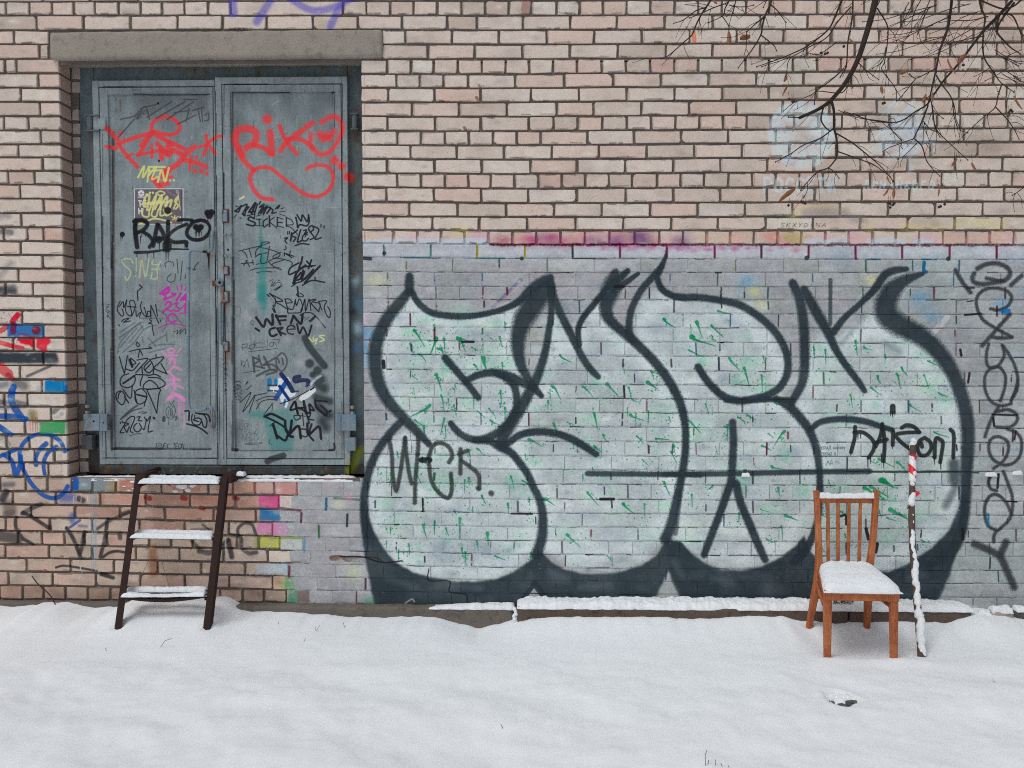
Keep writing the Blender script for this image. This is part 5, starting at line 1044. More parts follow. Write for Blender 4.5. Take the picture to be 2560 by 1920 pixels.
def make_steel(name, c1, c2, rust=.35, bmp=.002):
    m, t, b = mat_new(name); p = pos(t)
    c = mix(t, ramp(t, noise(t, 7, 6, .7, p), .3, .7), alb(c1), alb(c2))
    mp = N(t, 'ShaderNodeMapping'); mp.inputs['Scale'].default_value = (38, 38, 5); lk(t, p, mp.inputs['Vector'])
    c = mix(t, ramp(t, noise(t, 1.0, 5, .7, mp.outputs[0], .5), .48, .72, 0, .38), c, alb(tuple(x*.74 for x in c1)))
    c = mix(t, ramp(t, noise(t, 2.1, 4, .7, mp.outputs[0], .5), .55, .75, 0, .3), c, alb(tuple(min(255, x*1.2) for x in c2)))
    c = mix(t, ramp(t, noise(t, 70, 5, .75, p), .5, .72, 0, .45), c, alb(tuple(x*.72 for x in c1)))
    c = mix(t, ramp(t, noise(t, 45, 4, .7, p), .6, .72, 0, .4), c, alb(tuple(min(255, x*1.18) for x in c2)))
    r = ramp(t, noise(t, 11, 7, .75, p, .6), .66-.12*rust, .74, 0, rust)
    c = mix(t, r, c, alb((104,64,40)))
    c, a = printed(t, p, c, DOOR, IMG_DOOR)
    lk(t, c, b.inputs['Base Color']); b.inputs['Roughness'].default_value = .62; b.inputs['Specular IOR Level'].default_value = .14
    bump(t, b, math_(t, 'ADD', noise(t, 34, 5, .6, p), math_(t, 'MULTIPLY', noise(t, 9, 3, .5, p), 1.3)), bmp, .5)
    return m
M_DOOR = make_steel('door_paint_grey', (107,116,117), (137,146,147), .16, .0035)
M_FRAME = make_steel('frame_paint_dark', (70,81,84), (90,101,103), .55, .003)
M_HW = make_steel('hardware_grey', (98,112,121), (116,130,138), .25, .002)

def plain(name, c, rough=.7, scale=30, c2=None, bmp=.002, spec=.3, k=None):
    m, t, b = mat_new(name); p = pos(t)
    col = mix(t, noise(t, scale, 5, .7, p), alb(c, k), alb(c2 or tuple(x*.8 for x in c), k))
    lk(t, col, b.inputs['Base Color']); b.inputs['Roughness'].default_value = rough; b.inputs['Specular IOR Level'].default_value = spec
    if bmp: bump(t, b, noise(t, scale*3, 4, .7, p), bmp, .6)
    return m
M_RUST = plain('rusted_steel', (58,40,34), .85, 18, (28,26,28), .005, .15)
M_RUSTY = plain('rust', (110,62,36), .9, 40, (62,44,36), .003)
M_DARK = plain('dark_gap', (22,20,20), .9, 20)
M_BARK = plain('bark', (62,52,46), .9, 40, (34,29,27), .004, .15)
M_LEAF = plain('dry_leaf', (134,92,68), .8, 60, (100,64,46), .001, .15)
M_SEED = plain('seed', (62,44,36), .8, 60)
M_POLE = plain('weathered_pole', (96,80,70), .9, 50, (58,46,42), .005, .15)
M_STALK = plain('dry_stalk', (118,104,84), .9, 60, (80,66,52), 0, .1)
M_STONE = plain('stone', (96,92,90), .9, 40, (52,48,46), .006)
M_LOOSE = plain('loose_brick', (170,150,138), .9, 30, (130,116,106), .005)
M_BOLT = plain('bolt_steel', (128,138,142), .5, 60, (90,92,92), .001, .5)

def make_wood():
    m, t, b = mat_new('varnished_wood'); p = pos(t)
    mp = N(t, 'ShaderNodeMapping'); mp.inputs['Scale'].default_value = (60, 60, 5); lk(t, p, mp.inputs['Vector'])
    g = noise(t, 1.0, 6, .7, mp.outputs[0], 1.2)
    c = mix(t, ramp(t, g, .3, .75), alb((164,94,56)), alb((100,52,32)))
    c = mix(t, ramp(t, noise(t, 10, 4, .6, p), .5, .7, 0, .5), c, alb((176,114,68)))
    c = mix(t, ramp(t, noise(t, 120, 3, .7, p), .62, .7, 0, .5), c, alb((92,46,30)))
    lk(t, c, b.inputs['Base Color']); b.inputs['Roughness'].default_value = .55; b.inputs['Specular IOR Level'].default_value = .25
    bump(t, b, g, .0012, .4)
    return m
M_WOOD = make_wood()

def make_tape():
    m, t, b = mat_new('barrier_tape'); p = pos(t)
    s = N(t, 'ShaderNodeSeparateXYZ'); lk(t, p, s.inputs[0])
    d = math_(t, 'FRACT', math_(t, 'MULTIPLY', math_(t, 'ADD', s.outputs[2], math_(t, 'MULTIPLY', s.outputs[0], 1.2)), 9.0))
    c = mix(t, ramp(t, d, .47, .53), alb((196,28,40)), alb((212,212,214)))
    lk(t, c, b.inputs['Base Color']); b.inputs['Roughness'].default_value = .35
    return m
M_TAPE = make_tape()
M_REDTAPE = plain('red_tape', (206,30,44), .35, 30, (180,24,36), .001, .5)

def make_snow(name, fine=1.0):
    m, t, b = mat_new(name); p = pos(t)
    c = mix(t, noise(t, 3, 3, .5, p), (.86,.89,.91,1), (.89,.915,.93,1))
    lk(t, c, b.inputs['Base Color']); b.inputs['Roughness'].default_value = .85; b.inputs['Specular IOR Level'].default_value = .2
    b.inputs['Subsurface Weight'].default_value = .0
    h = math_(t, 'ADD', math_(t, 'MULTIPLY', noise(t, 420, 3, .7, p), .6), math_(t, 'ADD', math_(t, 'MULTIPLY', noise(t, 130, 3, .6, p), .7), noise(t, 42, 3, .55, p)))
    bump(t, b, h, .0024*fine, .5)
    return m
M_SNOW = make_snow('snow', .75)
M_CRUST = make_snow('clumped_snow', 1.6)

# ------------------------------------------------------------------ the snowy ground
SNOW_EDGE = [(-700,1515),(0,1517),(45,1521),(90,1512),(120,1507),(170,1512),(200,1521),(290,1524),(320,1506),(350,1500),(420,1501),(520,1501),(560,1498),(578,1508),(590,1519),(620,1527),(700,1531),(760,1534),(800,1537),(850,1543),(900,1546),(960,1545),(1000,1542),(1050,1541),(1100,1546),(1150,1559),(1180,1563),(1205,1566),(1225,1561),(1250,1553),(1290,1552),(1330,1546),(1380,1542),(1500,1541),(1600,1543),(1750,1545),(1840,1542),(1930,1540),(1990,1549),(2040,1553),(2120,1556),(2240,1554),(2330,1558),(2370,1560),(2410,1550),(2450,1540),(2500,1545),(2540,1555),(2600,1556),(3200,1550)]
Y_LEDGE_L, Y_LEDGE_R = -0.06, -0.15
prof_x, prof_z = [], []
for (u, v) in SNOW_EDGE:
    p = P(u, v, Y_LEDGE_L if u < 1288 else Y_LEDGE_R); prof_x.append(p[0]); prof_z.append(p[2])
prof_x, prof_z = np.array(prof_x), np.array(prof_z)
_dx = np.arange(-5.5, 5.5, .01); _dz = np.interp(_dx, prof_x, prof_z)
_k = np.exp(-np.linspace(-2, 2, 11)**2); _dz = np.convolve(np.pad(_dz, 5, mode='edge'), _k/_k.sum(), 'valid')
prof_x, prof_z = _dx, _dz + .020*N2(_dx, _dx*0+2.0, .10, 3) + .009*N2(_dx, _dx*0+6.0, .03, 2)
CH = [G(2068,1643), G(2234,1649), G(2021,1572), G(2166,1582)]     # chair feet on the snow
CHX, CHY = np.mean([c[0] for c in CH]), np.mean([c[1] for c in CH])
HOLE = G(2103, 1750)
def ground_z(x, y):
    x = np.asarray(x, float); y = np.asarray(y, float)
    z = .050*N2(x, y*1.5, 1.3, 2) + .050*N2(x+9, y*1.8+3, .55, 2) + .026*N2(x+5, y*1.2, .17, 3) + .007*N2(x+2, y+8, .07, 2) + .004*N2(x*1.3, y, .05, 2)
    calm = 1/(1+np.exp((y+.75)/.12))                     # 1 away from the wall
    pz = np.interp(x, prof_x, prof_z)
    wl = np.exp(-np.clip(-(y+.14), 0, 9)**2/(2*.17**2))
    z = z*(.35+.65*calm) + pz*wl
    z = z + .012*np.exp(-((y+1.05)/.3)**2)*np.exp(-((x+.9)/1.1)**2)
    z = z - .022*np.exp(-(((x-CHX)/.20)**4)-((y-CHY-.03)/.19)**4)      # sheltered hollow under the chair
    z = z + .016*np.exp(-((y-CH[0][1]+.07)/.055)**2)*np.exp(-((x-CHX-.05)/.30)**4)
    for (cx, cy) in [(c[0], c[1]) for c in CH]+[tuple(P(296,1560,-.37)[:2]), tuple(P(516,1570,-.37)[:2]), tuple(P(2304,1640,-.575)[:2])]:
        d2 = (x-cx)**2+(y-cy)**2
        z = z + .008*np.exp(-d2/.055**2) - .022*np.exp(-d2/.026**2)
    r2 = ((x-HOLE[0])/.062)**2 + ((y-HOLE[1])/.07)**2
    z = z - .034*np.exp(-r2**2)*(1+1.6*N2(x*3, y*3, .05, 2)) + .010*np.exp(-((np.sqrt(r2)-1.35)/.4)**2)*(y > HOLE[1])
    return z
def axis(fine0, fine1, step, far0, far1, grow=1.18):
    a = list(np.arange(fine0, fine1+1e-6, step)); s = step
    while a[-1] < far1: s *= grow; a.append(a[-1]+s)
    s = step
    while a[0] > far0: s *= grow; a.insert(0, a[0]-s)
    return np.array(a)
gx = axis(-3.4, 3.4, .018, -90, 90); gy = axis(-1.9, .04, .016, -110, .04)
gx2, gy2 = np.meshgrid(gx, gy)
gz = ground_z(gx2, gy2)
nx_, ny_ = len(gx), len(gy)
verts = np.stack([gx2.ravel(), gy2.ravel(), gz.ravel()], 1)
idx = np.arange(nx_*ny_).reshape(ny_, nx_)
faces = np.stack([idx[:-1,:-1].ravel(), idx[:-1,1:].ravel(), idx[1:,1:].ravel(), idx[1:,:-1].ravel()], 1)
ground = new_obj('snowy_ground', verts, [tuple(f) for f in faces.tolist()], M_SNOW, None, True)
tag(ground, 'fresh soft snow covering the yard in front of the wall', 'snow', kind='structure')

# ------------------------------------------------------------------ the brick building
B = empty('brick_building', (0, .15, 0))
tag(B, 'pale brick building with graffiti wall and grey steel double door', 'building')
def part(o): o.parent = B; o.matrix_parent_inverse = B.matrix_basis.inverted(); return o
DEPTH = .118
XL, XR = P(OP_L, 650)[0], P(OP_R, 650)[0]
def brick_geom(a, b, c, painted, edge, r, depth=DEPTH, y=0.0):
    um = (a+b)/2; vm = (V(c,um)+V(c+1,um))/2
    p0, p1 = P(a, (V(c,a)+V(c+1,a))/2, y), P(b, (V(c,b)+V(c+1,b))/2, y)
    t0, t1 = P(um, V(c,um), y), P(um, V(c+1,um), y)
    if abs(b-OP_L) < 2: p1[0] = XL
    if abs(a-OP_R) < 2: p0[0] = XR
    ctr = (p0+p1)/2
    L = np.linalg.norm(p1-p0); H = abs(t0[2]-t1[2])
    gx_, gz_ = (.0030, .0028) if painted else (.0136, .0128)
    xa, xb = -L/2 + gx_/2, L/2 - gx_/2
    if abs(b-OP_L) < 2: xb = L/2
    if abs(a-OP_R) < 2: xa = -L/2
    za, zb = -H/2 + gz_/2, H/2 - gz_/2
    sl = (p1[2]-p0[2])/max(L, 1e-6)
    j = .0010 if painted else .0027
    bev = .0007 if painted else .0022
    rads = [RND.uniform(.003, .008) if not painted else RND.uniform(.002, .004) for _ in range(4)]
    if RND.random() < .24: rads[RND.randrange(4)] = RND.uniform(.012, .022)
    out = []
    for k, (cx, cz, a0) in enumerate(((xb, zb, 0), (xa, zb, 90), (xa, za, 180), (xb, za, 270))):
        rr = rads[k]; ox, oz = cx - math.copysign(rr, cx-(xa+xb)/2), cz - math.copysign(rr, cz)
        for d in (0, 45, 90):
            w = math.radians(a0+d)
            out.append((ox+rr*math.cos(w)+RND.uniform(-j, j), oz+rr*math.sin(w)+RND.uniform(-j, j)))
    yo = RND.uniform(-.0006, .0006) if painted else RND.uniform(-.0022, .0018)
    tx, tz = RND.uniform(-.004, .004), RND.uniform(-.010, .010)
    v = []
    mx, mz = (xa+xb)/2, 0
    for (x, z) in out:
        ix, iz = x - math.copysign(bev, x-mx), z - math.copysign(bev, z)
        v.append((ix, yo+tx*ix*.3+tz*iz, iz+sl*ix))
    for (x, z) in out: v.append((x, yo+.0035, z+sl*x))
    for (x, z) in out: v.append((x, depth, z+sl*x))
    n = 12
    f = [tuple(range(n-1, -1, -1))] if False else [tuple(range(n))]
    for k in range(n):
        k2 = (k+1) % n
        f.append((k2, k, n+k, n+k2)); f.append((n+k2, n+k, 2*n+k, 2*n+k2))
    return ctr, v, [tuple(reversed(q)) for q in f]
# the 300 that show largest stand alone; the rest stay one mass
def shown(bk):
    a, b, c, pt, e = bk
    if a < -20 or b > PW+20 or c < 0: return -1
    u0, u1 = max(a, 0), min(b, PW); v0, v1 = max(V(c, (a+b)/2), 0), V(c+1, (a+b)/2)
    s = max(u1-u0, 0)*max(v1-v0, 0)
    if pt: s *= .80
    if c >= 34 and 285 < (a+b)/2 < 580: s *= .7
    if c >= 41 and (a+b)/2 > 1250: s *= .1
    if (a+b)/2 > 2050 and c < 9 : s *= .93
    return s
order = sorted(range(len(BR)), key=lambda i: -shown(BR[i]))
single = set(order[:300])
mass = MB()
for i, bk in enumerate(BR):
    ctr, v, f = brick_geom(*bk, None)
    if i in single:
        o = new_obj('brick', v, f, M_BRICK); o.location = ctr; part(o)
    else:
        mass.add([(p[0]+ctr[0], p[1]+ctr[1], p[2]+ctr[2]) for p in v], f)
o = mass.build('brickwork', M_BRICK); part(o); o['kind'] = 'stuff'

# mortar: a rough sheet set back behind the faces, nearly flush where the wall is coated
mort = MB()
def sheet(u0, u1, va, vb, step=.022):
    x0, x1 = P(u0, (va+vb)/2)[0], P(u1, (va+vb)/2)[0]
    z1, z0 = P((u0+u1)/2, va)[2], P((u0+u1)/2, vb)[2]
    nx, nz = max(2, int((x1-x0)/step)), max(2, int((z1-z0)/step))
    X, Z = np.meshgrid(np.linspace(x0, x1, nx), np.linspace(z0, z1, nz))
    px = (X-WALL.x0)*WALL.ppm; pz = (Z-WALL.z0)*WALL.ppm
    pi, pj = np.clip(px.astype(int), 0, WALL.w-1), np.clip(pz.astype(int), 0, WALL.h-1)
    zt = P(1300, 612)[2]
    coated = ((Z < zt) & (X > P(905, 900)[0])) | ((Z < P(700, 1200)[2]) & (X > P(735, 1350)[0]))
    n = N2(X, Z, .12, 3); n2_ = N2(X+3, Z+7, .05, 2)
    Y = np.where(coated, .0010+.0060*np.clip(n2_*2.4-.16, 0, 1.2), .0100+.008*n)
    v = np.stack([X.ravel(), Y.ravel(), Z.ravel()], 1)
    id_ = np.arange(nx*nz).reshape(nz, nx)
    mort.add(v, [tuple(q) for q in np.stack([id_[:-1,:-1].ravel(), id_[:-1,1:].ravel(), id_[1:,1:].ravel(), id_[1:,:-1].ravel()], 1).tolist()])
sheet(U_MIN, U_MAX, V(-9,1250), 153)
sheet(U_MIN, OP_L-1, 150, 1200); sheet(OP_R+1, U_MAX, 150, 1200); sheet(U_MIN, U_MAX, 1197, 1520)
part(mort.build('mortar', M_MORTAR, None, True))

# reveals of the opening, with the rebate behind them
ZT, ZS = P(530, 153)[2], P(530, 1196)[2]
part(MB().box(XL-.30, XL-.007, .012, .40, ZS-.02, ZT+.02).build('reveal_mortar', M_MORTAR)); part(MB().box(XR+.007, XR+.30, .012, .40, ZS-.02, ZT+.02).build('reveal_mortar', M_MORTAR))

XI = P(209, 650, .12)[0]; XI2 = XR + .012
for c in range(4, 34):
    z1, z0 = P(160, V(c,160)+2)[2], P(160, V(c+1,160)-3)[2]
    jj = RND.uniform(-.012, .004)
    if RND.random() < .8: part(MB().box(XL+.004, XI+jj, .121, .24, z0+.004, z1-.003, .003, .002).build('rebate_brick', M_REVEAL))
part(MB().box(XL-.01, XI-.014, .128, .30, ZS-.02, ZT+.02).build('rebate_mortar', M_MORTAR))
# sill bed and dark back of the opening
part(MB().box(XL-.03, XR+.03, .012, .30, ZS-.16, ZS-.012).build('sill', M_PLINTH))
part(MB().box(XL-.2, XR+.2, .30, .36, ZS-.2, ZT+.2).build('back_wall', M_DARK))

# lintel: a rough-cast beam
def rough_box(x0, x1, y0, y1, z0, z1, step, amp, rad, seed):
    bm = bmesh.new(); bmesh.ops.create_cube(bm, size=1.0)
    for q in bm.verts: q.co = Vector(((x0+x1)/2+q.co.x*(x1-x0), (y0+y1)/2+q.co.y*(y1-y0), (z0+z1)/2+q.co.z*(z1-z0)))
    bmesh.ops.bevel(bm, geom=bm.edges[:], offset=rad, segments=3, affect='EDGES', profile=.5)
    n = int((x1-x0)/step)
    for k in range(1, n):
        xx = x0+(x1-x0)*k/n
        bmesh.ops.bisect_plane(bm, geom=bm.verts[:]+bm.edges[:]+bm.faces[:], plane_co=(xx,0,0), plane_no=(1,0,0))
    for k in range(1, max(2, int((z1-z0)/step))):
        zz = z0+(z1-z0)*k/max(2, int((z1-z0)/step))
        bmesh.ops.bisect_plane(bm, geom=bm.verts[:]+bm.edges[:]+bm.faces[:], plane_co=(0,0,zz), plane_no=(0,0,1))
    for q in bm.verts:
        x, y, z = q.co
        d1 = float(N2(x*1.0+seed, z*1.7+y, .10, 3)); d2 = float(N2(x+seed+5, z+y*1.3, .035, 2))
        q.co += Vector((0, (d1*.7+d2*.4)*amp, (float(N2(x+seed+9, y+z, .14, 2))*.8+d2*.4)*amp))
    bm.verts.index_update()
    v = [q.co[:] for q in bm.verts]; f = [tuple(w.index for w in fc.verts) for fc in bm.faces]; bm.free()
    return v, f
la, lb = P(122, 79, -.025), P(955, 141, -.025)
v, f = rough_box(la[0], lb[0], -.025, .135, lb[2], la[2], .03, .010, .016, 3.0)
part(new_obj('lintel', v, f, M_LINTEL, None, True))
part(MB().box(la[0]-.004, lb[0]+.006, .004, .3, lb[2]+.004, la[2]+.003).build('lintel_bed', M_MORTAR))
# the upper and outer walls that close the building
ztop = P(1280, V(-9, 1280))[2]; xw0, xw1 = P(U_MIN, 800)[0], P(U_MAX, 800)[0]
o = MB().box(-9, 9, .006, .5, ztop-.04, 5.6).build('upper_wall', M_FAR); part(o)
o = MB().box(-9, xw0+.06, .006, .5, -.4, ztop-.04).build('side_wall', M_FAR); part(o)
o = MB().box(xw1-.10, 9, .006, .5, -.4, ztop-.04).build('side_wall', M_FAR); part(o)
part(MB().box(-9, 9, .5, 7.0, -.4, 5.5).build('building_core', M_FAR))
# plinth
zl = P(900, 1518, Y_LEDGE_L)[2]; zr = P(1700, 1521, Y_LEDGE_R)[2]
v, f = rough_box(xw0, P(588, 1520)[0], -.035, .10, -.3, P(300, 1507, -.035)[2], .05, .014, .012, 11.0)
part(new_obj('foundation', v, f, M_PLINTH, None, True))
v, f = rough_box(P(588, 1520)[0]+.004, P(1284, 1520, Y_LEDGE_L)[0], Y_LEDGE_L, .10, -.3, zl, .03, .014, .016, 14.0)
part(new_obj('foundation', v, f, M_PLINTH, None, True))
v, f = rough_box(P(1292, 1520, Y_LEDGE_R)[0], P(2122, 1520, Y_LEDGE_R)[0], Y_LEDGE_R, .10, -.3, zr, .03, .018, .016, 17.0)
part(new_obj('foundation', v, f, M_SLAB, None, True))
v, f = rough_box(P(2126, 1520, Y_LEDGE_R)[0], P(2436, 1520, Y_LEDGE_R)[0], Y_LEDGE_R+.004, .10, -.3, zr-.004, .03, .022, .028, 23.0)
part(new_obj('foundation', v, f, M_SLAB, None, True))
v, f = rough_box(P(2440, 1530, -.04)[0], xw1, -.04, .10, -.3, P(2500, 1535, -.04)[2], .05, .02, .016, 29.0)
part(new_obj('foundation', v, f, M_SLAB, None, True))

# ------------------------------------------------------------------ steel door
YF = .132
fx0, fx1 = P(207, 650, YF)[0], P(918, 650, YF)[0]
fz1, fz0 = P(530, 148, YF)[2], P(530, 1184, YF)[2]
ix0, ix1 = P(243, 650, YF)[0], P(872, 650, YF)[0]
iz1, iz0 = P(530, 200, YF)[2], P(530, 1160, YF)[2]
part(MB().box(fx0, ix0, YF, .26, fz0, fz1, .004).build('door_frame', M_FRAME)); part(MB().box(ix1, fx1, YF, .26, fz0, fz1, .004).build('door_frame', M_FRAME))
part(MB().box(ix0+.001, ix1-.001, YF+.002, .26, iz1, fz1, .004).build('door_frame', M_FRAME)); part(MB().box(ix0+.001, ix1-.001, YF-.03, .26, fz0, iz0-.005, .004).build('door_frame', M_FRAME))

def leaf(uL, uR, vT, vB, pl, pr, pt_, pb, ll, lr, lt, lb_, y, lab):
    X = lambda u: P(u, 650, y)[0]
    Z = lambda v: P(540, v, y)[2]
    x0, x1, z1, z0 = X(uL), X(uR), Z(vT), Z(vB)
    e = MB().box(x0+.002, x1-.002, y+.018, y+.036, z0+.002, z1-.002).build('door', M_DOOR); part(e)
    e['label'] = lab
    def sub(o): o.parent = e; return o
    sub(MB().box(X(pl)-.006, X(pr)+.006, y+.0155, y+.0185, Z(pb)-.006, Z(pt_)+.006).build('panel', M_DOOR))
    g = .0026
    # outer rim, mitred as butted strips; inner trim ring behind it by a hair
    sub(MB().box(x0, X(ll)-g, y, y+.03, z0, z1, .0025).build('stile', M_DOOR)); sub(MB().box(X(lr)+g, x1, y, y+.03, z0, z1, .0025).build('stile', M_DOOR))
    sub(MB().box(X(ll)-g+.0005, X(lr)+g-.0005, y+.0008, y+.03, Z(lt)+g, z1-.0006, .0025).build('rail', M_DOOR)); sub(MB().box(X(ll)-g+.0005, X(lr)+g-.0005, y+.0008, y+.03, z0+.0006, Z(lb_)-g, .0025).build('rail', M_DOOR))
    yi = y+.0022
    sub(MB().box(X(ll)+g, X(pl), yi, y+.03, Z(lb_)+g, Z(lt)-g, .0018).build('trim', M_DOOR)); sub(MB().box(X(pr), X(lr)-g, yi, y+.03, Z(lb_)+g, Z(lt)-g, .0018).build('trim', M_DOOR))
    sub(MB().box(X(pl)+.0005, X(pr)-.0005, yi+.0006, y+.03, Z(pt_), Z(lt)-g, .0018).build('trim', M_DOOR)); sub(MB().box(X(pl)+.0005, X(pr)-.0005, yi+.0006, y+.03, Z(lb_)+g, Z(pb), .0018).build('trim', M_DOOR))
    return e, sub
L1, sub1 = leaf(239, 542.5, 199, 1162, 276, 523, 234, 1125, 255, 538, 216, 1146, Y_LEAF+.003, 'steel door leaf with red and black tags, poster and long bent handle')
L2, sub2 = leaf(543.5, 871, 193, 1162, 580, 837, 231, 1127, 560, 856, 211, 1147, Y_LEAF-.004, 'steel door leaf with red swooping name and teal runs')
# rod handle
yl = Y_LEAF - .034
hp = [P(531,580,Y_LEAF), P(531,583,yl), P(531,600,yl), P(530,620,yl), P(524,628,yl), P(500,627,yl), P(481,625,yl), P(474,630,yl), P(472,645,yl), P(471,760,yl), P(470,900,yl), P(471,1000,yl), P(473,1018,yl), P(480,1026,yl), P(505,1025,yl), P(522,1018,yl), P(531,1025,yl), P(533,1045,yl), P(532,1062,yl), P(532,1066,Y_LEAF)]
sub1(MB().tube(catmull(hp, 3), .0098, 10).build('handle', M_HW, None, True))
# hasp with padlock eye, bolt keepers, rivets, sliding bolt rod on the meeting stile
YB = Y_LEAF - .004
TZ = (500, 540, 4.15)
def tz(x, y, yy): return P(x/TZ[2]+TZ[0], y/TZ[2]+TZ[1], yy)
sub2(MB().tube([tz(200,690,YB-.022), tz(200,690,YB-.004)], .021, 14).build('lock_eye', M_HW, None, False))
sub2(MB().tube([tz(203,690,YB-.024), tz(203,690,YB-.0215)], .008, 10).build('keyhole', M_DARK))
a, b_ = tz(125,670,YB-.01), tz(240,730,YB-.01)
sub2(MB().box(a[0], b_[0], YB-.010, YB-.003, b_[2], a[2], .002).build('hasp', M_RUSTY))
for (x0,y0,x1,y1) in ((260,530,295,605),(262,790,296,890),(262,1310,296,1400),(240,-60,290,60)):
    a, b_ = tz(x0,y0,YB), tz(x1,y1,YB)
    sub2(MB().box(a[0], b_[0], YB-.016, YB-.0005, b_[2], a[2], .003).build('bolt_keeper', M_HW))
    sub2(MB().box(a[0]-.005, b_[0]+.006, YB-.0035, YB+.0025, b_[2]-.006, a[2]+.006, .001).build('keeper_plate', M_RUSTY))
sub2(MB().tube(catmull([tz(265,885,YB-.012), tz(235,890,YB-.02), tz(212,920,YB-.02), tz(210,1100,YB-.02), tz(210,1280,YB-.02), tz(225,1320,YB-.02), tz(270,1318,YB-.012)], 4), .0085, 8).build('bolt_rod', M_HW, None, True))
for (x,y) in ((262,195),(312,190),(268,415),(322,418)):
    sub2(MB().tube([tz(x,y,YB-.008), tz(x,y,YB-.003), tz(x,y,YB-.001)], [.0055,.009,.0105], 10).build('rivet', M_BOLT))
sub2(MB().tube([tz(290,350,YB-.0015), tz(290,350,YB+.001)], .006, 8).build('keyhole', M_DARK))
for (x,y) in ((228,235),(232,335)):
    p = P(x/3.606+220, y/3.606+180, Y_LEAF)
    sub1(MB().tube([(p[0],Y_LEAF+.010,p[2]),(p[0],Y_LEAF+.021,p[2])], [.007,.010], 10).build('rivet', M_BOLT))
# hinges
def bx(sub, name, u0, v0, u1, v1, y0, y1, mat, bev=.003):
    a, b_ = P(u0, v0, y0), P(u1, v1, y0)
    return sub(MB().box(a[0], b_[0], y0, y1, b_[2], a[2], bev).build(name, mat))
yh = Y_LEAF-.012
for sub, uA, uB, vv, sgn in ((sub1,214,228,290,1),(sub2,878,893,286,-1)):
    a = P(uA, vv, yh); b_ = P(uB, vv+34, yh)
    xc = (a[0]+b_[0])/2
    sub(MB().tube([(xc, yh+.016, a[2]), (xc, yh+.016, b_[2])], .016, 12).build('hinge', M_FRAME))
    for z in (a[2]+.003, b_[2]-.007): sub(MB().box(xc-.022, xc+.022+(.03 if sgn > 0 else 0), yh-.002, yh+.04, z-.002, z+.006, .002).build('hinge_plate', M_FRAME))
bx(sub1, 'hinge_strap', 244, 296, 264, 322, Y_LEAF-.004, Y_LEAF+.003, M_DOOR, .0015)
bx(sub1, 'hinge', 208, 1035, 268, 1077, Y_LEAF-.028, Y_LEAF+.002, M_HW); bx(sub1, 'hinge', 203, 1089, 230, 1124, Y_LEAF-.024, Y_LEAF+.03, M_HW)
bx(sub2, 'hinge', 839, 1036, 890, 1077, Y_LEAF-.026, Y_LEAF-.0005, M_HW); bx(sub2, 'hinge', 865, 1094, 889, 1127, Y_LEAF-.020, Y_LEAF+.03, M_HW)
for sub, u, v in ((sub1, 218, 1012), (sub2, 881, 1014)):
    p = P(u, v, Y_LEAF-.01)
    sub(MB().tube([(p[0],p[1],p[2]),(p[0],p[1],p[2]-.018)], .012, 6).build('hinge_bolt', M_BOLT)); sub(MB().tube([(p[0],p[1],p[2]-.018),(p[0],p[1],p[2]-.035)], .007, 8).build('hinge_pin', M_RUSTY)); sub(MB().tube([(p[0],p[1],p[2]-.035),(p[0],p[1],p[2]-.05)], .013, 6).build('hinge_nut', M_BOLT))
p = P(234, 1053, Y_LEAF-.029); sub1(MB().tube([p, p+np.array([0,.002,0])], .006, 8).build('slot', M_DARK)); p = P(258, 1057, Y_LEAF-.029); sub1(MB().tube([p, p+np.array([0,.002,0])], .004, 8).build('slot', M_DARK))
for (u,v) in ((395,258),(397,402)):
    p = P(u, v, Y_LEAF+.0165); sub1(MB().tube([p, p+np.array([0,.003,0])], .006, 8).build('bolt_hole', M_DARK))
# poster stuck on the left leaf
a, b_ = P(332, 470, Y_LEAF+.016), P(454.5, 560.5, Y_LEAF+.016)
nx = 8; v = []; f = []
for i in range(nx+1):
    for k in range(5):
        v.append((a[0]+(b_[0]-a[0])*i/nx, Y_LEAF+.0165+.0008*float(N2(i*.31, k*.4, .5, 1)), b_[2]+(a[2]-b_[2])*k/4))
n0 = len(v); v += [(x, y+.0012, z) for (x, y, z) in v]
for i in range(nx):
    for k in range(4):
        q = (i*5+k, (i+1)*5+k, (i+1)*5+k+1, i*5+k+1); f.append(q); f.append(tuple(n0+w for w in reversed(q)))
rim = [(i*5) for i in range(nx+1)] + [nx*5+k for k in range(1,5)] + [i*5+4 for i in range(nx-1,-1,-1)] + [k for k in (3,2,1)]
for i in range(len(rim)): f.append((rim[(i+1)%len(rim)], rim[i], n0+rim[i], n0+rim[(i+1)%len(rim)]))
o = new_obj('poster', v, f, M_DOOR)
tag(o, 'small dark poster with white border scribbled over in yellow on door', 'poster')
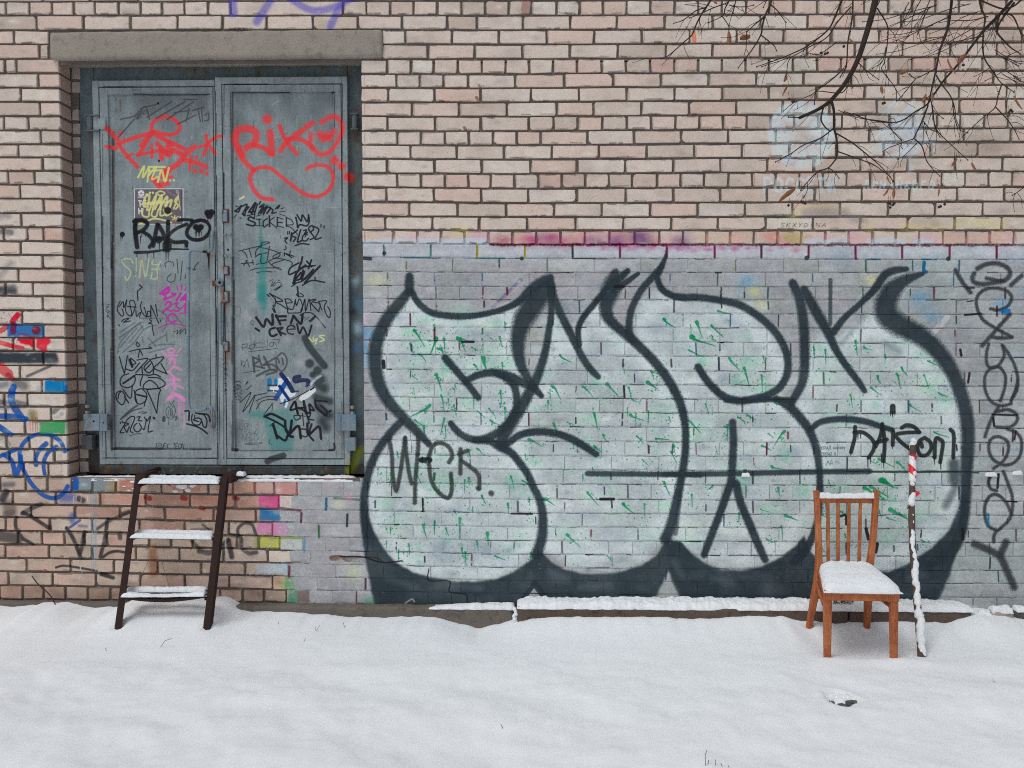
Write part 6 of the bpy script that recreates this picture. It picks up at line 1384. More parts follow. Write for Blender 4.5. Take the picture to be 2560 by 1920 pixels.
# ------------------------------------------------------------------ lumps of lying snow
def snow_pad(name, quad, H, label, nu=60, nv=8, amp=.35, seed=0.0, cell=.05, over=.0, mat=None, edge=6, scallop=None, prof=None, rnd=0):
    """quad: near-left, near-right, far-right, far-left corners of the surface it lies on."""
    q = [np.asarray(c, float) for c in quad]
    f = []
    S, Tt = np.meshgrid(np.linspace(0, 1, nu+1), np.linspace(0, 1, nv+1))
    ss, tt = np.abs(S*2-1), np.abs(Tt*2-1)
    p = (q[0]*(1-S)[..., None]+q[1]*S[..., None])*(1-Tt)[..., None] + (q[3]*(1-S)[..., None]+q[2]*S[..., None])*Tt[..., None]
    X, Y, Z0 = p[..., 0], p[..., 1], p[..., 2]
    rag = 1+.5*amp*N2(X+seed+23, Tt*2.0, cell*.8, 3)
    tr = np.where(tt > .99, tt, np.minimum(1, tt*rag))
    e = np.sqrt(np.clip(1-ss**(edge*3), 0, 1))*np.sqrt(np.clip(1-tr**edge, 0, 1))
    if rnd:
        r_ = (ss**rnd+tt**rnd)**(1/rnd); r_ = np.minimum(1, np.where(np.maximum(ss, tt) > .99, r_, r_*rag)); e = np.sqrt(1-r_**5)
    n = N2(X+seed, Y*1.5+seed, cell, 3); n2_ = N2(X*1.1+seed+4, Y+seed, cell*.35, 2)
    H_ = H*np.array([prof(x) for x in np.linspace(0, 1, nu+1)])[None, :] if prof else H
    Z = Z0 + H_*e*(1+amp*1.6*n+amp*.7*n2_) - .002*(e < .02)
    if scallop: Z = Z + np.array([[scallop(p[b, a], S[b, a], Tt[b, a]) for a in range(nu+1)] for b in range(nv+1)])*e
    w = .5*amp*H*N2(X+seed+11, Tt*3.0, cell*.7, 2)*(tt > .7)
    Y2 = Y + w*2 - (over*(1-Tt)**8)*(.6+.8*(n+.5))
    X2 = X + np.where((S > 0) & (S < 1), n2_*.004, 0)
    v = [tuple(t_) for t_ in np.stack([X2.ravel(), Y2.ravel(), Z.ravel()], 1).tolist()]
    m = nu+1
    for j in range(nv):
        for i in range(nu): f.append((j*m+i, j*m+i+1, (j+1)*m+i+1, (j+1)*m+i))
    n0 = len(v)
    rim = [i for i in range(m)] + [j*m+nu for j in range(1, nv+1)] + [nv*m+i for i in range(nu-1, -1, -1)] + [j*m for j in range(nv-1, 0, -1)]
    low = []
    for k in rim:
        x, y, z = v[k]; low.append((x, y, z-.004))
    v += low
    for k in range(len(rim)):
        k2 = (k+1) % len(rim); f.append((rim[k2], rim[k], n0+k, n0+k2))
    f.append(tuple(n0+k for k in range(len(rim)-1, -1, -1)))
    o = new_obj(name, v, f, mat or M_CRUST, None, True)
    tag(o, label, 'snow', 'snow lying on things', 'stuff')
    return o
def lump(p, r, squash=(1,1,.6), seed=0.0, mb=None, amp=.5, sub=2):
    bm = bmesh.new(); bmesh.ops.create_icosphere(bm, subdivisions=sub, radius=1.0)
    v = []
    for q in bm.verts:
        c = q.co; d = 1+amp*float(N2(c.x*1.3+seed*3.1, c.y*1.3+c.z*1.7+seed, .8, 3))*1.6
        v.append((p[0]+c.x*r*squash[0]*d, p[1]+c.y*r*squash[1]*d, p[2]+c.z*r*squash[2]*d))
    bm.verts.index_update(); f = [tuple(w.index for w in fc.verts) for fc in bm.faces]; bm.free()
    (mb or MB()).add(v, f)
    return v, f

# ledge snow along the plinth
def ledge_quad(u0, u1, y0, y1, z): return [(P(u0,1520,y0)[0],y0,z),(P(u1,1520,y0)[0],y0,z),(P(u1,1520,y0)[0],y1,z),(P(u0,1520,y0)[0],y1,z)]
snow_pad('snow', ledge_quad(1292, 2120, Y_LEDGE_R+.003, .0, zr-.004), .027, 'long snow strip on the dark concrete ledge under the green-flecked letters', 420, 16, .62, 1.0, .055, .005)
snow_pad('snow', ledge_quad(2116, 2438, Y_LEDGE_R+.004, .0, zr-.006), .027, 'snow strip on the ledge end behind the chair and leaning pole', 170, 16, .62, 5.0, .055, .005, prof=lambda s: 1-.35*max(0, s-.75)/.25)
snow_pad('snow', ledge_quad(1072, 1288, Y_LEDGE_L+.002, .0, zl-.004), .020, 'thin snow strip on the grey foundation left of the ledge gap', 120, 12, .7, 8.0, .05, .006, prof=lambda s: min(1, .25+s*1.1))
g = MB(); gp = P(1288, 1530, Y_LEDGE_R+.01)
for k in range(6): lump((gp[0]+RND.uniform(-.006,.006), Y_LEDGE_R+.012+RND.uniform(0,.02), gp[2]+.012-.013*k), .012, (1,1,.9), k*1.7, g)
o = g.build('snow', M_CRUST, None, True); tag(o, 'snow wedged in the gap between two concrete ledge blocks', 'snow', 'snow lying on things', 'stuff')
# sill snow, in two runs either side of the steps
def sill_pad(u0, u1, lab, seed, H): snow_pad('snow', [(P(u0,1196)[0],.004,ZS-.012),(P(u1,1196)[0],.004,ZS-.012),(P(u1,1196)[0],.10,ZS-.012),(P(u0,1196)[0],.10,ZS-.012)], H, lab, 110, 7, .5, seed, .05, .004)
sill_pad(181, 345, 'thin snow on the door sill beside the smiling blue face', 12.0, .014)
sill_pad(588, 884, 'snow on the door sill right of the steel steps', 15.0, .019)
sill_pad(345, 545, 'snow on the door sill behind the top step', 19.0, .010)
for (u0,u1,v,lab) in ((2461,2490,1186,'tiny cap of snow on a wall crack right of the big letters'),(2529,2554,1182,'tiny cap of snow on a wall joint near the tall black letters'),(1853,1874,1187,'speck of snow caught on the wall joint by the third letter')):
    pa, pb_ = P(u0,v), P(u1,v)
    snow_pad('snow', [(pa[0],-.016,pa[2]-.004),(pb_[0],-.016,pa[2]-.004),(pb_[0],.003,pa[2]-.004),(pa[0],.003,pa[2]-.004)], .016, lab, 14, 6, .4, u0*.1, .03, 0, None, 2.5)
g = MB()
for (u,v,r) in ((455,1216,.026),(430,1210,.012),(482,1214,.016),(438,1228,.012),(470,1225,.015),(500,1205,.012)):
    p = P(u,v,-.002); lump(p, r, (1.3,.35,.75), u*.1, g)
o = g.build('snow', M_CRUST, None, True); tag(o, 'clump of snow stuck to the broken bricks under the door', 'snow', 'snow lying on things', 'stuff')
g = MB()
for (u,v,r) in ((345,1212,.010),(332,1205,.012),(310,1216,.007),(336,1222,.008),(322,1226,.008)):
    p = P(u,v,-.002); lump(p, r, (1.5,.35,.5), u*.1, g)
o = g.build('snow', M_CRUST, None, True); tag(o, 'flecks of snow on the reddish broken brick left of the steps', 'snow', 'snow lying on things', 'stuff')

# ------------------------------------------------------------------ rusty steel steps
LD = empty('steel_steps', (G(400, 1570)[0], G(400, 1570)[1], 0))
tag(LD, 'rusty dark steel steps of three treads leaning up to the door sill', 'steps')
def lpart(o): o.parent = LD; o.matrix_parent_inverse = LD.matrix_basis.inverted(); return o
yb, yt = -.37, -.085
def stringer(top, bot, wid, leg, side):
    T_, B_ = P(top[0], top[1], yt), P(bot[0], bot[1], yb)
    d = B_ - T_; B_ = B_ + d*.10
    mb = MB(); hw = wid/2
    # angle iron: face to the front, web going back on one side
    for (x0, x1, y0, y1) in ((-hw, hw, 0, .006), ((-hw if side < 0 else hw-.006), (-hw+.006 if side < 0 else hw), .0062, leg)):
        ring = [(x0,y0),(x1,y0),(x1,y1),(x0,y1)]
        v = [(T_[0]+x, T_[1]+y, T_[2]) for x, y in ring] + [(B_[0]+x, B_[1]+y, B_[2]) for x, y in ring]
        mb.add(v, [(3,2,1,0),(4,5,6,7),(0,1,5,4),(1,2,6,5),(2,3,7,6),(3,0,4,7)])
    return lpart(mb.build('stringer', M_RUST))
stringer((346,1188), (296,1560), .036, .042, -1)
stringer((560,1190), (516,1570), .036, .042, 1)
def tread(uL, vL, uR, vR, y, sag, wid, lab, H, seed, drop=.03):
    a, b_ = P(uL, vL, y), P(uR, vR, y); n = 16
    mb = MB(); rr = []
    for i in range(n+1):
        s = i/n; p = a*(1-s)+b_*s; p[2] -= sag*math.sin(math.pi*s); rr.append(p)
    v = []; f = []
    for p in rr: v += [(p[0], y, p[2]), (p[0], y+wid, p[2]), (p[0], y+wid, p[2]-.005), (p[0], y+.005, p[2]-.005), (p[0], y+.005, p[2]-drop), (p[0], y, p[2]-drop)]
    for i in range(n):
        for k in range(6): f.append((i*6+k, (i+1)*6+k, (i+1)*6+(k+1) % 6, i*6+(k+1) % 6))
    f.append((0,1,2,3,4,5)); f.append(tuple(n*6+k for k in (5,4,3,2,1,0)))
    mb.add(v, f); lpart(mb.build('tread_bar', M_RUST))
    # its snow
    q = [rr[0]+np.array([.004,-.004,.0]), rr[-1]+np.array([-.004,-.004,.0]), rr[-1]+np.array([-.004,wid+.002,.0]), rr[0]+np.array([.004,wid+.002,.0])]
    snow_pad('snow', q, H, lab, 110, 10, .34, seed, .03, .003, scallop=(lambda p, s, t: -sag*math.sin(math.pi*s)), edge=4)
yk = lambda v: yt + (yb-yt)*(v-1188)/(1560-1188)
tread(345, 1206, 549, 1207, yk(1206)-.008, 0, .040, 'snow on the front bar of the top step', .021, 31.0, .012)
tread(347, 1197, 550, 1199, yk(1206)+.055, 0, .040, 'snow on the back bar of the top step', .019, 34.0, .012)
tread(324, 1342, 531, 1346, yk(1340)-.008, 0, .040, 'snow on the front bar of the middle step', .019, 37.0, .010)
tread(330, 1334, 533, 1337, yk(1340)+.055, 0, .040, 'snow on the back bar of the middle step', .018, 40.0, .010)
tread(301, 1490, 513, 1488, yk(1490)-.008, .022, .040, 'snow on the sagging front bar of the bottom step', .020, 43.0, .014)
tread(311, 1477, 515, 1478, yk(1490)+.07, .004, .040, 'snow on the straight back bar of the bottom step', .020, 46.0, .012)
# elbows that carry the stringers back onto the sill, and side bars under the treads
for (u, v, ln) in ((350,1186,.16),(566,1188,.19)):
    p = P(u, v, yt)
    lpart(MB().box(p[0]-.022, p[0]+.03, yt, yt+ln, p[2]-.045, p[2]+.004, .003).build('elbow', M_RUST))
p = P(575, 1192, .02); lpart(MB().box(p[0]-.02, p[0]+.085, .0, .055, ZS+.001, ZS+.018, .003).build('anchor_bar', M_RUST))
a, b_ = P(356,1186,-.02), P(400,1171,.10); lpart(MB().tube([a, b_], .012, 6, True, .35).build('anchor_bar', M_RUST))
for v0, ua, ub in ((1340,327,532),(1490,304,513),(1206,346,551)):
    for u in (ua, ub):
        p = P(u, v0+4, yk(v0)); lpart(MB().box(p[0]-.008, p[0]+.008, yk(v0)+.006, yk(v0)+.115, p[2]-.018, p[2]-.004, .002).build('tread_bracket', M_RUST))
snow_pad('snow', [P(592,1186,-.0)-np.array([.0,.02,.0]), P(612,1187,-.0)-np.array([.0,.02,0]), P(612,1187,-.0)+np.array([0,.03,0]), P(592,1186,0)+np.array([0,.03,0])], .016, 'small cap of snow on the end of the top step bracket', 12, 6, .4, 51.0, .03)

# ------------------------------------------------------------------ wooden chair
CR = empty('wooden_chair', (CHX, CHY, 0))
tag(CR, 'old orange brown wooden chair with slatted back standing in snow', 'chair')
def cpart(o): o.parent = CR; o.matrix_parent_inverse = CR.matrix_basis.inverted(); return o
YFR = CH[0][1]
yF = YFR
fl_b, fr_b = P(2068,1643,yF), P(2234,1649,yF-.012)
zs = P(2150,1479,yF-.012)[2]                        # seat top
def dn(p, z): return np.array([p[0], p[1], z])
for b0, ut in ((fl_b, 2068.5), (fr_b, 2233.5)):
    t_ = P(ut, 1490, b0[1]); 
    cpart(MB().beam([(dn(b0, b0[2]-.09)+np.array([0,0,0]), .0165, .0165), (b0, .0148, .0148), (dn(t_, zs-.004), .0182, .0182)], .004).build('leg', M_WOOD, None))
ybk = yF + .36
def back_leg(foot, seat, top, w0):
    fo = P(foot[0], foot[1], ybk+.055); se = P(seat[0], seat[1], ybk-.005); to = P(top[0], top[1], ybk+.085)
    lo = fo + (fo-se)*.35
    mid1 = se*.55+fo*.45 + np.array([0,-.004,0]); mid2 = se*.5+to*.5+np.array([0,-.012,0])
    pts = catmull([lo, fo, mid1, se, mid2, to], 4)
    k = np.linspace(0, 1, len(pts))
    secs = [(p, .0138+.003*math.exp(-((q-.5)/.2)**2), .016+.007*math.exp(-((q-.5)/.2)**2)) for p, q in zip(pts, k)]
    cpart(MB().beam(secs, .005).build('back_post', M_WOOD))
    return se, to
seL, toL = back_leg((2021.5,1572), (2046,1430), (2041,1227), .02)
seR, toR = back_leg((2166,1582), (2172,1436), (2190.5,1226), .02)
# aprons
def rail(name, a, b_, h, t, bev=.003, n=2, bow=0.0):
    a, b_ = np.asarray(a), np.asarray(b_); d = b_-a; d2 = np.array([-d[1], d[0], 0]); d2 /= np.linalg.norm(d2)+1e-9
    v = []; f = []
    for i in range(n+1):
        s = i/n; p = a*(1-s)+b_*s + d2*bow*math.sin(math.pi*s)
        for (o_, z) in ((-t/2,-h/2+bev),(-t/2+bev,-h/2),(t/2-bev,-h/2),(t/2,-h/2+bev),(t/2,h/2-bev),(t/2-bev,h/2),(-t/2+bev,h/2),(-t/2,h/2-bev)):
            v.append(p + d2*o_ + np.array([0,0,z]))
    for i in range(n):
        for k in range(8): f.append((i*8+k, i*8+(k+1) % 8, (i+1)*8+(k+1) % 8, (i+1)*8+k))
    f.append(tuple(range(7,-1,-1))); f.append(tuple(n*8+k for k in range(8)))
    return cpart(new_obj(name, [tuple(x) for x in v], f, M_WOOD))
fa, fb = P(2061,1487,yF-.018), P(2247,1488,yF-.030)
rail('apron', dn(fa, zs-.022), dn(fb, zs-.022), .040, .018, .004, 8, .004)
rail('apron', dn((fa[0]+.010, yF-.004, 0), zs-.022), dn((seL[0]+.003, seL[1]-.02, 0), zs-.022), .038, .016)
rail('apron', dn((fb[0]-.012, yF-.010, 0), zs-.022), dn((seR[0]-.003, seR[1]-.02, 0), zs-.022), .038, .016)
rail('apron', dn((seL[0]+.02, seL[1]+.002, 0), zs-.022), dn((seR[0]-.02, seR[1]+.002, 0), zs-.022), .038, .016)
# seat board
sc = [(fa[0]-.002, fa[1]-.006, 0), (fb[0]+.002, fb[1]-.006, 0), (seR[0]+.012, seR[1]-.016, 0), (seL[0]-.012, seL[1]-.016, 0)]
cpart(MB().add([(x,y,zs-.0015) for x,y,_ in sc]+[(x,y,zs+.008) for x,y,_ in sc], [(3,2,1,0),(4,5,6,7),(0,1,5,4),(1,2,6,5),(2,3,7,6),(3,0,4,7)]).build('seat', M_WOOD))
# corner braces
a = P(2043,1462,seL[1]-.03); b_ = P(2059.5,1512,yF+.02)
cpart(MB().tube([a, b_], .010, 6).build('brace', M_WOOD)); a = P(2206,1500,yF+.05); b_ = P(2226,1516,yF+.006); cpart(MB().tube([a, b_], .010, 6).build('brace', M_WOOD))
# crest rail, lower cross rail, four spindles
ca, cb = P(2045,1250,toL[1]-.006), P(2186,1250,toR[1]-.006)
rail('crest_rail', ca, cb, .036, .018, .004, 10, .010)
cz = zs + .060
rail('cross_rail', dn(seL, cz-.03)+np.array([.016,.004,0]), dn(seR, cz-.03)+np.array([-.016,.004,0]), .03, .016)
for (ut, ub) in ((2069.7,2070.7),(2095,2095),(2122.7,2120.5),(2151,2147.6)):
    yy = (toL[1]+toR[1])/2-.002
    t_, b0 = P(ut,1256,yy), P(ub,1410,seL[1]+.01)
    cpart(MB().beam([(b0, .0080, .007), ((t_+b0)/2, .0086, .007), (t_, .0078, .007)], .003).build('spindle', M_WOOD))
# label plate stuck under the seat at the back
m, t, b = mat_new('label_print'); p = pos(t)
lk(t, mix(t, ramp(t, noise(t, 160, 2, .5, p), .54, .58), alb((62,44,36)), alb((200,198,192))), b.inputs['Base Color'])
a, b_ = P(2084,1499,seL[1]-.008), P(2134,1511,seL[1]-.008)
cpart(MB().box(a[0], b_[0], a[1], a[1]+.003, b_[2], a[2]).build('label_plate', m))
# snow on it
def sc_fn(p, s, t):
    bumpz = 0.0
    if t > .8:
        for xx in (P(2070,1395,seL[1])[0], P(2095,1395,seL[1])[0], P(2121,1395,seL[1])[0], P(2148,1395,seL[1])[0], seL[0], seR[0]):
            bumpz += .014*math.exp(-((p[0]-xx)/.011)**2)*(t-.8)/.2
    return bumpz + .022*t
q = [(sc[0][0]-.008, sc[0][1]-.008, zs+.006), (sc[1][0]+.010, sc[1][1]-.008, zs+.006), (sc[2][0]-.004, sc[2][1]+.012, zs+.006), (sc[3][0]+.012, sc[3][1]+.012, zs+.006)]
snow_pad('snow', q, .050, 'thick white cushion of snow on the wooden chair seat', 90, 70, .13, 61.0, .10, .010, None, 5, sc_fn, rnd=10)
cr = np.array([0,0,.017])
n = 40
q = [ca+cr+np.array([-.012,-.013,0]), cb+cr+np.array([.012,-.013,0]), cb+cr+np.array([.012,.017,0]), ca+cr+np.array([-.012,.017,0])]
snow_pad('snow', q, .018, 'snow ridge along the chair back crest rail', 70, 10, .5, 66.0, .03, .003, edge=2.5, scallop=lambda p, s, t: .022*abs(2*s-1)**5)

# ------------------------------------------------------------------ leaning pole
pp = [(2282,1108,-.035),(2281,1200,-.12),(2279,1270,-.19),(2281,1350,-.27),(2287,1440,-.36),(2296,1540,-.46),(2304,1640,-.575)]
pts = catmull([P(*q) for q in pp], 5)
pts.append(pts[-1]+(pts[-1]-pts[-4])*.6)
PR = empty('wooden_pole', (pts[-1][0], pts[-1][1], 0)); tag(PR, 'thin snowy wooden pole with red and white tape leaning against wall', 'pole')
def ppart(o): o.parent = PR; o.matrix_parent_inverse = PR.matrix_basis.inverted(); return o
kk = len(pts)
rad = [.0155+.0035*(i/kk)+.0012*math.sin(i*1.7) for i in range(kk)]
ppart(MB().tube(pts, rad, 10).build('shaft', M_POLE, None, True))
tp = [P(u,v,y-.004) for u,v,y in ((2282,1140,-.063),(2281,1160,-.083),(2281,1185,-.105),(2281,1206,-.125))]
ppart(MB().tube(catmull(tp, 3), .0195, 10).build('tape', M_TAPE, None, True))
a = P(2286,1232,-.165)
ppart(MB().add([a+np.array(w) for w in ((0,-.012,.018),(.024,-.02,.0),(.004,-.012,-.020),(0,-.008,.018),(.024,-.016,0),(.004,-.008,-.02))], [(0,1,2),(5,4,3),(0,3,4,1),(1,4,5,2),(2,5,3,0)]).build('tape_tail', M_REDTAPE))
a = P(2275,1265,-.19); ppart(MB().tube(catmull([a, a+np.array([-.012,-.01,-.002]), a+np.array([-.022,-.014,-.012])], 4), [.006]*4+[.004]*5, 6).build('twig_stub', M_POLE))
sn = MB()
def pole_at(s):
    f_ = s*(kk-2); i = min(int(f_), kk-2); return pts[i]*(1-f_+i)+pts[i+1]*(f_-i)
for (s0, s1, rb_) in ((.055,.10,.012),(.115,.20,.014),(.235,.325,.015),(.36,.42,.007),(.44,.60,.012),(.585,.80,.0165),(.79,1.0,.0190)):
    n = max(8, int((s1-s0)*150)); c = []; rr = []
    for i in range(n+1):
        q = i/n; p = pole_at(s0+(s1-s0)*q)
        w_ = float(N2(s0*50+q*(s1-s0)*60, 3.3, 1.0, 3)); w2 = float(N2(s0*50+q*(s1-s0)*60, 9.3, 1.6, 2))
        c.append(p+np.array([w2*.016+(.001 if s0 > .5 else -.002), -.011, 0]))
        rr.append(max(.003, rb_*(1+1.1*w_)*min(1, .35+6*q, .35+6*(1-q))))
    sn.tube(c, rr, 9)
for r_ in range(5): lump((pts[0][0]+RND.uniform(-.005,.005), pts[0][1]-.004, pts[0][2]+.012-.018*r_), .017, (1,1,1.1), r_*2.1, sn, .3, 2)
o = sn.build('snow', M_CRUST, None, True); tag(o, 'line of snow clinging to the front of the leaning pole', 'snow', 'snow lying on things', 'stuff')

# ------------------------------------------------------------------ rubble, stones, dry stalks
def stone(name, p, r, sq, mat, lab, seed, amp=.5):
    v, f = lump(p, r, sq, seed, None, amp, 2); o = new_obj(name, [(a-p[0], b-p[1], c-p[2]) for a, b, c in v], f, mat); o.location = p
    return tag(o, lab, 'stone')
a = P(2502,1534,-.10); o = MB().box(-.055,.055,-.03,.03,-.05,.016,.007,.006).build('loose_brick', M_LOOSE); o.location = a; o.rotation_euler = (0,.06,.2); tag(o, 'loose pale brick piece capped with snow at the foot of the wall', 'brick')
snow_pad('snow', [a+np.array([-.057,-.034,.014]), a+np.array([.054,-.03,.014]), a+np.array([.054,.036,.016]), a+np.array([-.057,.03,.014])], .026, 'snow cap on the loose brick right of the ledge end', 24, 10, .5, 71.0, .04)
a = P(2556,1534,-.10); stone('rubble_stone', a, .042, (1.2,.8,.7), M_STONE, 'dark rubble stone at the wall foot by the picture edge', 3.3)
snow_pad('snow', [a+np.array([-.045,-.034,.022]), a+np.array([.05,-.03,.022]), a+np.array([.05,.03,.022]), a+np.array([-.045,.03,.022])], .020, 'snow cap on the dark rubble stone by the wall foot', 20, 8, .5, 75.0, .04)
g = MB()
for k in range(7): lump((P(2446+k*5,1530,-.13)[0], -.12+RND.uniform(-.02,.02), P(2446,1537,-.13)[2]+RND.uniform(-.012,.01)), RND.uniform(.014,.026), (1,1,.8), k*1.3, g)
o = g.build('snow', M_CRUST, None, True); tag(o, 'loose snow lumps between the ledge end and the loose brick', 'snow', 'snow lying on things', 'stuff')
hz = float(ground_z(HOLE[0], HOLE[1]))
for (du, dv, r, lab, sd) in ((8,2,.034,'largest snow-dusted stone in the small snow hollow before the chair',1.1),(-16,-4,.028,'left stone in the small snow hollow before the chair',2.3),(-4,12,.024,'front stone in the small snow hollow before the chair',3.7),(24,4,.020,'right stone in the small snow hollow before the chair',5.2)):
    p = G(2103+du, 1750+dv); p[2] = max(float(ground_z(p[0], p[1]))+r*.25, hz+.010)
    stone('stone', p, r, (1.2,1,.7), M_STONE, lab, sd, .7)
    snow_pad('snow', [p+np.array([-r*.9,-r*.6,r*.38]), p+np.array([r*.9,-r*.6,r*.38]), p+np.array([r*.9,r*.8,r*.42]), p+np.array([-r*.9,r*.8,r*.42])], r*.6, 'snow on the '+lab, 14, 8, .6, sd*7, .03)
STK = [((409,1505),(411,1548),(428,1548)),((312,1530),(325,1532)),((463,1516),(460,1528)),((558,1500),(560,1512)),((695,1552),(697,1570)),((788,1566),(790,1580),(799,1563)),((264,1620),(266,1630)),((287,1604),(288,1610)),((399,1622),(412,1602),(430,1596)),((765,1594),(758,1606)),((702,1758),(702,1764)),((243,1877),(266,1880)),((1252,1810),(1258,1824)),((858,1556),(861,1566)),((1341,1590),(1362,1592)),((2482,1702),(2492,1707)),((1764,1920),(1763,1888),(1767,1876)),((1768,1918),(1772,1900)),((1786,1920),(1790,1905),(1787,1898)),((1808,1922),(1802,1908)),((1820,1922),(1822,1914))]
STKL = ['L-shaped dry stalk in the snow under the steel steps','short level stalk beside the left foot of the steel steps','tiny stalk below the right half of the bottom step','tiny upright stalk on the snow hump right of the steps',
 'straight upright stalk in the snow below the stray coloured bricks','forked dry stalk in the snow left of the big letters','upright stalk in the snow before the left foot of the steps','tiny stalk in the snow just before the left foot of the steps',
 'curved branching stalk on the snow before the steel steps','slanting stalk in the snow right of the straight upright one','lone speck of stalk in the middle of the empty snow','flat stalk lying on the snow near the lower left corner',
 'slanting stalk in the snow near the picture bottom, left of centre','tiny stalk close to the wall left of the ledge','bent stalk lying on the snow below the ledge gap','flat stalk on the snow right of the chair and pole',
 'tallest forked stalk at the bottom edge of the picture','slanting stalk right beside the tallest one at the bottom edge','kinked stalk in the middle of the bottom edge tuft','leaning stalk right of the kinked one at the bottom edge','rightmost stub of the tuft at the bottom edge']
for i, q in enumerate(STK):
    low = max(q, key=lambda w: w[1]); g0 = G(*low); g0[2] = float(ground_z(g0[0], g0[1])); 
    y = g0[1]; path = [P(u, v, y-.004*k) for k, (u, v) in enumerate(q)]
    j = path.index(min(path, key=lambda w: w[2]), ) if False else int(np.argmin([w[2] for w in path]))
    if j == 0: path.insert(0, path[0]+np.array([.003,.0,-.03]))
    elif j == len(path)-1: path.append(path[-1]+np.array([.003,.0,-.03]))
    o = MB().tube(path, .0012, 5).build('dry_stalk', M_STALK)
    tag(o, STKL[i], 'stalk', 'dry stalks poking through the snow')
o = MB().tube(catmull([P(80,1440,-.012), P(93,1458,-.02), P(112,1475,-.04), P(128,1492,-.06), P(140,1514,-.075)], 4), .0032, 6).build('fallen_twig', M_BARK, None, True); tag(o, 'thin brown twig leaning on the brick wall left of the steps', 'twig')
for (pts_, lab) in (([(318,1325+58),(330,1370),(345,1392),(312,1446)], 'long pale straw caught behind the steel steps'), ([(402,1398),(412,1430),(422,1462)], 'short pale straw standing behind the steel steps')):
    o = MB().tube([P(u, v, -.05) for u, v in (pts_ if len(pts_) < 4 else [(398,1393),(370,1404),(358,1430),(346,1452)])], .0013, 5).build('straw', M_STALK); tag(o, lab, 'straw')

# ------------------------------------------------------------------ the linden whose branches hang into the picture
TR = empty('linden_tree', (4.6, -1.5, 0)); tag(TR, 'bare dark linden branches with dry brown bracts hanging before the wall', 'tree')
def tpart(o): o.parent = TR; o.matrix_parent_inverse = TR.matrix_basis.inverted(); return o
tpart(MB().tube(catmull([(4.6,-1.5,-.3),(4.58,-1.5,1.2),(4.65,-1.48,3.0),(4.6,-1.5,5.0),(4.7,-1.55,7.5)], 5), list(np.linspace(.20,.07,21)), 14).build('trunk', M_BARK, None, True))
YT = -1.15
limbs = []
def limb(a, tgt, r0, r1):
    a = np.array(a, float); b_ = P(*tgt)
    pts = catmull([a, a*.6+b_*.4+np.array([0,0,.35]), a*.2+b_*.8+np.array([0,0,.22]), b_], 6)
    tpart(MB().tube(pts, list(np.linspace(r0, r1, len(pts))), 8).build('limb', M_BARK, None, True))
limb((4.62,-1.5,4.3), (2195,-70,YT), .05, .0150); limb((4.62,-1.5,4.7), (1835,-50,YT-.15), .045, .008); limb((4.6,-1.5,3.9), (2560,-40,YT+.1), .05, .011); limb((4.6,-1.5,4.0), (2390,-60,YT+.05), .04, .009); limb((4.6,-1.5,4.5), (1925,-60,YT-.1), .04, .007); limb((4.6,-1.5,4.2), (2445,-60,YT), .03, .008)
twn = 0
def cv_(T, pts): return [(p[0]/T[2]+T[0], p[1]/T[2]+T[1]) for p in pts]
TWIG_SITES = []
def branch(T, pts, w0, w1, y=YT, twigs=3, dy=.05):
    """w in photo pixels; small side twigs with buds grow along it."""
    uv = cv_(T, pts) if T else pts
    n = len(uv)
    p3 = [P(u, v, y + dy*math.sin(i*.9+uv[0][0])) for i, (u, v) in enumerate(uv)]
    c = catmull(p3, 5) if n > 2 else p3
    sc_ = .84*3.45/FPX
    r = [max(.0009, (w0+(w1-w0)*i/(len(c)-1))/2*sc_) for i in range(len(c))]
    mb = MB().tube(c, r, 7)
    rr = random.Random(int(uv[0][0]*7+uv[0][1]))
    if w1 < 3: lump(c[-1], r[-1]*2.0, (1,1,1.3), 1.0, mb, .1, 1)
    for k in range(twigs):
        i = rr.randrange(1, len(c)-1) if len(c) > 2 else 0
        tg = c[min(i+1, len(c)-1)]-c[max(i-1, 0)]; tg = tg/(np.linalg.norm(tg)+1e-9); d = tg*.8+np.array([rr.uniform(-.8,.8), rr.uniform(-.5,.5), rr.uniform(-.9,.35)]); d /= np.linalg.norm(d)
        L = rr.uniform(.03,.13)
        q = [c[i], c[i]+d*L*.5+np.array([rr.uniform(-.008,.008),0,rr.uniform(-.010,.012)]), c[i]+d*L+np.array([0,0,rr.uniform(-.02,.01)])]
        mb.tube(catmull(q, 3), list(np.linspace(min(r[i]*.7,.0014), .0008, 7)), 5); lump(q[-1], .0018, (1,1,1.3), 2.0, mb, .1, 1)
    tpart(mb.build('branch', M_BARK, None, True))
# main bough
branch(T3, [(1330,-120),(1300,0),(1275,100),(1237,230),(1190,370),(1120,500),(1030,610),(950,670),(830,725)], 20, 9, YT, 4, .02)
branch(T3, [(870,712),(820,722),(765,720)], 4, 2.4, YT, 0)
branch(T3, [(1030,620),(1045,690),(1045,780),(1060,850),(1065,930),(1055,980)], 8, 5, YT, 2)
branch(T3, [(1040,790),(960,850),(860,890),(770,950),(685,995)], 4.5, 2.2, YT, 5)
branch(T3, [(985,640),(965,730),(990,780),(1020,805)], 5, 3.5, YT, 1)
branch(T3, [(1060,820),(1160,880),(1260,960),(1340,1030),(1410,1115)], 4.5, 2.2, YT, 5)
branch(T3, [(1065,930),(1150,960),(1220,985),(1300,1020),(1370,1070)], 4, 2, YT, 4)
branch(T3, [(1055,980),(1010,1030),(940,1060),(880,1120),(840,1170)], 4.5, 2.4, YT, 5)
branch(T3, [(1010,1030),(1050,1060),(1075,1095)], 3, 2, YT, 1)
branch(T3, [(880,1120),(880,1170),(860,1215)], 2.6, 1.8, YT, 1)
